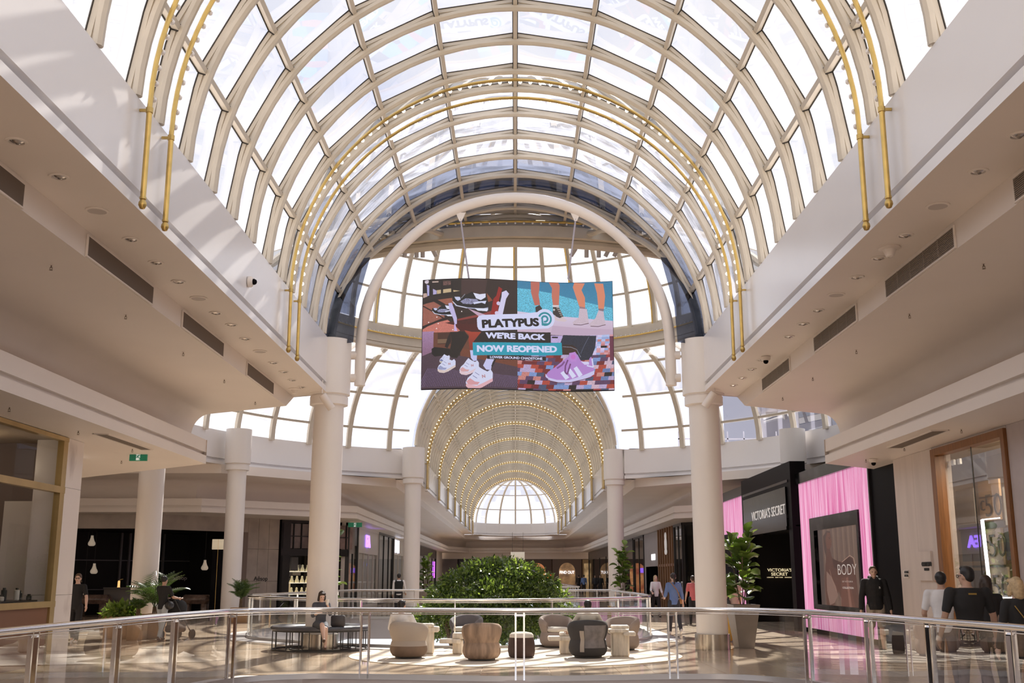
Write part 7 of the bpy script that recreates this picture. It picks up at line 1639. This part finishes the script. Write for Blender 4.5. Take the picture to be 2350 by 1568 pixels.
# standing and walking people further away
V_ = .018
o, q = person('attendant in a black vest and white shirt standing behind the second balustrade', (P(914, 1400, y=45.3).x, 45.3, 0), .2, 1.68, SK2, WH, 'vest', 'long', K2, 'trousers', M_shoe, HB, 'short', ((.05, 0), (-.05, 0)), ((.1, .1, .3), (.15, .25, .7)), True, vox=V_)
o, q = person('woman in a loose white blouse walking towards the viewer by the timber fins', (P(1506, 1400, y=44).x, 44, 0), pi+.2, 1.62, SK3, WH, 'blouse', 'rolled', K2, 'trousers', M_shoe, HBL, 'long', ((.2, .1), (-.2, .2)), ((.1, .2, .4), (.2, .2, 1.0)), False, vox=V_)
mb = MB(); mb.ell((.20, .12, .92), (.08, .14, .12), 12, 8); mb.build('handbag', M_shoe, o, local=True)
p = fl_(1549, 1457); o, q = person('woman in a blue shirt with a ponytail and tan bag walking away', p, .1, 1.68, SK3, BL_, 'shirt', 'rolled', NV, 'trousers', M_shoew, HD, 'pony', ((.2, .05), (-.25, .3)), ((.15, .2, 1.1, -.1), (.0, .22, .15)), False)
mb = MB(); mb.rbox(.13, .22, -.06, .10, .82, .96, .02); mb.build('tan_bag', mat('tan_leather', (.40, .20, .08), .5), o, local=True); mb = MB(); mb.tube([(.17, -.08, .95), (.06, -.13, 1.2), (-.08, -.11, 1.38), (-.1, .0, 1.42)], .012, 6); mb.build('tan_strap', mat('tan_leather', (.40, .20, .08), .5), o, local=True)
o, q = person('person in a coral top half hidden behind the white column right of the blue shirt', (P(1592, 1400, y=37.5).x, 37.5, 0), .0, 1.6, SK2, PK, 'top', 'short', K2, 'trousers', M_shoe, HD, 'short', ((.1, .05), (-.15, .1)), ((.1, .2, .3), (.1, .2, .3)), False, vox=V_)
p = fl_(1688, 1474); o, q = person('woman in mustard trousers with a black shoulder bag behind the grey planter', p, .3, 1.62, SK3, C('blush_top', (.62, .45, .40)), 'top', 'short', MU, 'wide', M_shoe, HD, 'long', ((.18, .05), (-.18, .15)), ((.1, .15, .4), (.1, .15, .4)), False)
mb = MB(); mb.ell((-.20, .0, .92), (.07, .17, .12), 12, 8); mb.build('shoulder_bag', M_shoe, o, local=True)
p = fl_(2016, 1496); o, q = person('young man in a black hoodie and stone shorts standing before the pink shopfront edge', p, pi-.15, 1.80, SK1, K_, 'hoodie', 'long', BE, 'shorts', M_shoe, HBR, 'short', ((.12, .02), (-.12, .15)), ((.05, .22, .1), (.05, .22, .1)), True, hood=True)
mb = MB(); Mh = Matrix.Translation((-.08, .128, 1.33)); mb.add([Mh @ Vector((.032*math.cos(a*pi/8), 0, .026*math.sin(a*pi/8))) for a in range(9)], [tuple(range(9))]); mb.box(-.112, -.048, .126, .130, 1.312, 1.318); mb.build('chest_emblem', WH, o, local=True, smooth=0)
# group at right
def grp(px, zc, **k): x = (px-1183)*zc/2500; y = (zc+.1)/.9776; return (x, y, 0)
o, q = person('man in a white tee seen from behind, walking left of the black-tee man', grp(2163, 15.6), -.3, 1.66, SK2, WH, 'tee', 'short', BW, 'trousers', M_shoe, HB, 'short', ((.2, .05), (-.25, .3)), ((.1, .25, 1.1, -.1), (.0, .2, .3)), True)
o, q = person('broad man in a black tee and glasses seen from behind by the timber window', grp(2224, 13.3), .05, 1.71, SK2, K_, 'tee', 'short', BW, 'trousers', M_shoe, HB, 'short', ((.15, .05), (-.2, .25)), ((.05, .28, .25), (.05, .28, .25)), True, glasses=True, hd=(.55, 0), build_=1.16)
mb = MB(); mb.box(-.05, .05, -.128, -.124, 1.355, 1.375); mb.build('neck_label', mat('ochre_label', (.35, .22, .05), .6), o, local=True, smooth=0)
o, q = person('woman with long dark hair in black, mostly hidden behind the black-tee man', grp(2266, 14.8), -.1, 1.60, SK3, K_, 'top', 'long', K2, 'trousers', M_shoe, HD, 'long', ((.1, .05), (-.1, .1)), ((.1, .15, .3), (.1, .15, .3)), False)
o, q = person('blonde woman in a black top with a thin strap at the right photo edge', grp(2338, 12.4), .1, 1.58, SK3, K_, 'top', 'long', K2, 'trousers', M_shoe, HBL, 'bob', ((.15, .05), (-.15, .2)), ((.05, .2, .2), (.05, .2, .3)), False)
mb = MB(); mb.tube([(-.10, -.10, 1.25), (.0, -.12, 1.1), (.12, -.10, .9)], .006, 5); mb.build('strap', M_golddk, o, local=True)
for i, (px, y, tc, lb) in enumerate([(1340, 96, BL_, 'distant person in a blue top beyond the green bush'), (1378, 88, K_, 'distant person in black near the far right fig plant'), (1328, 102, K_, 'distant person in dark clothes left of the blue top beyond the bush'), (1366, 100, NV, 'distant person in grey beside the one in black beyond the bush'), (1408, 58, CR, 'distant person in a pale top under the far right fig plant')]):
    person(lb, (P(px, 1340, y=y).x, y, 0), 3.0*(i % 2), 1.68, SK2, tc, 'top', 'long', K2, 'trousers', M_shoe, HB, 'short', ((.12, .05), (-.12, .1)), ((.1, .15, .2), (.1, .15, .2)), True, vox=.03)
print('TRIS', sum(len(o.data.polygons) for o in bpy.data.objects if o.type == 'MESH'), 'OBJ', len(bpy.data.objects))
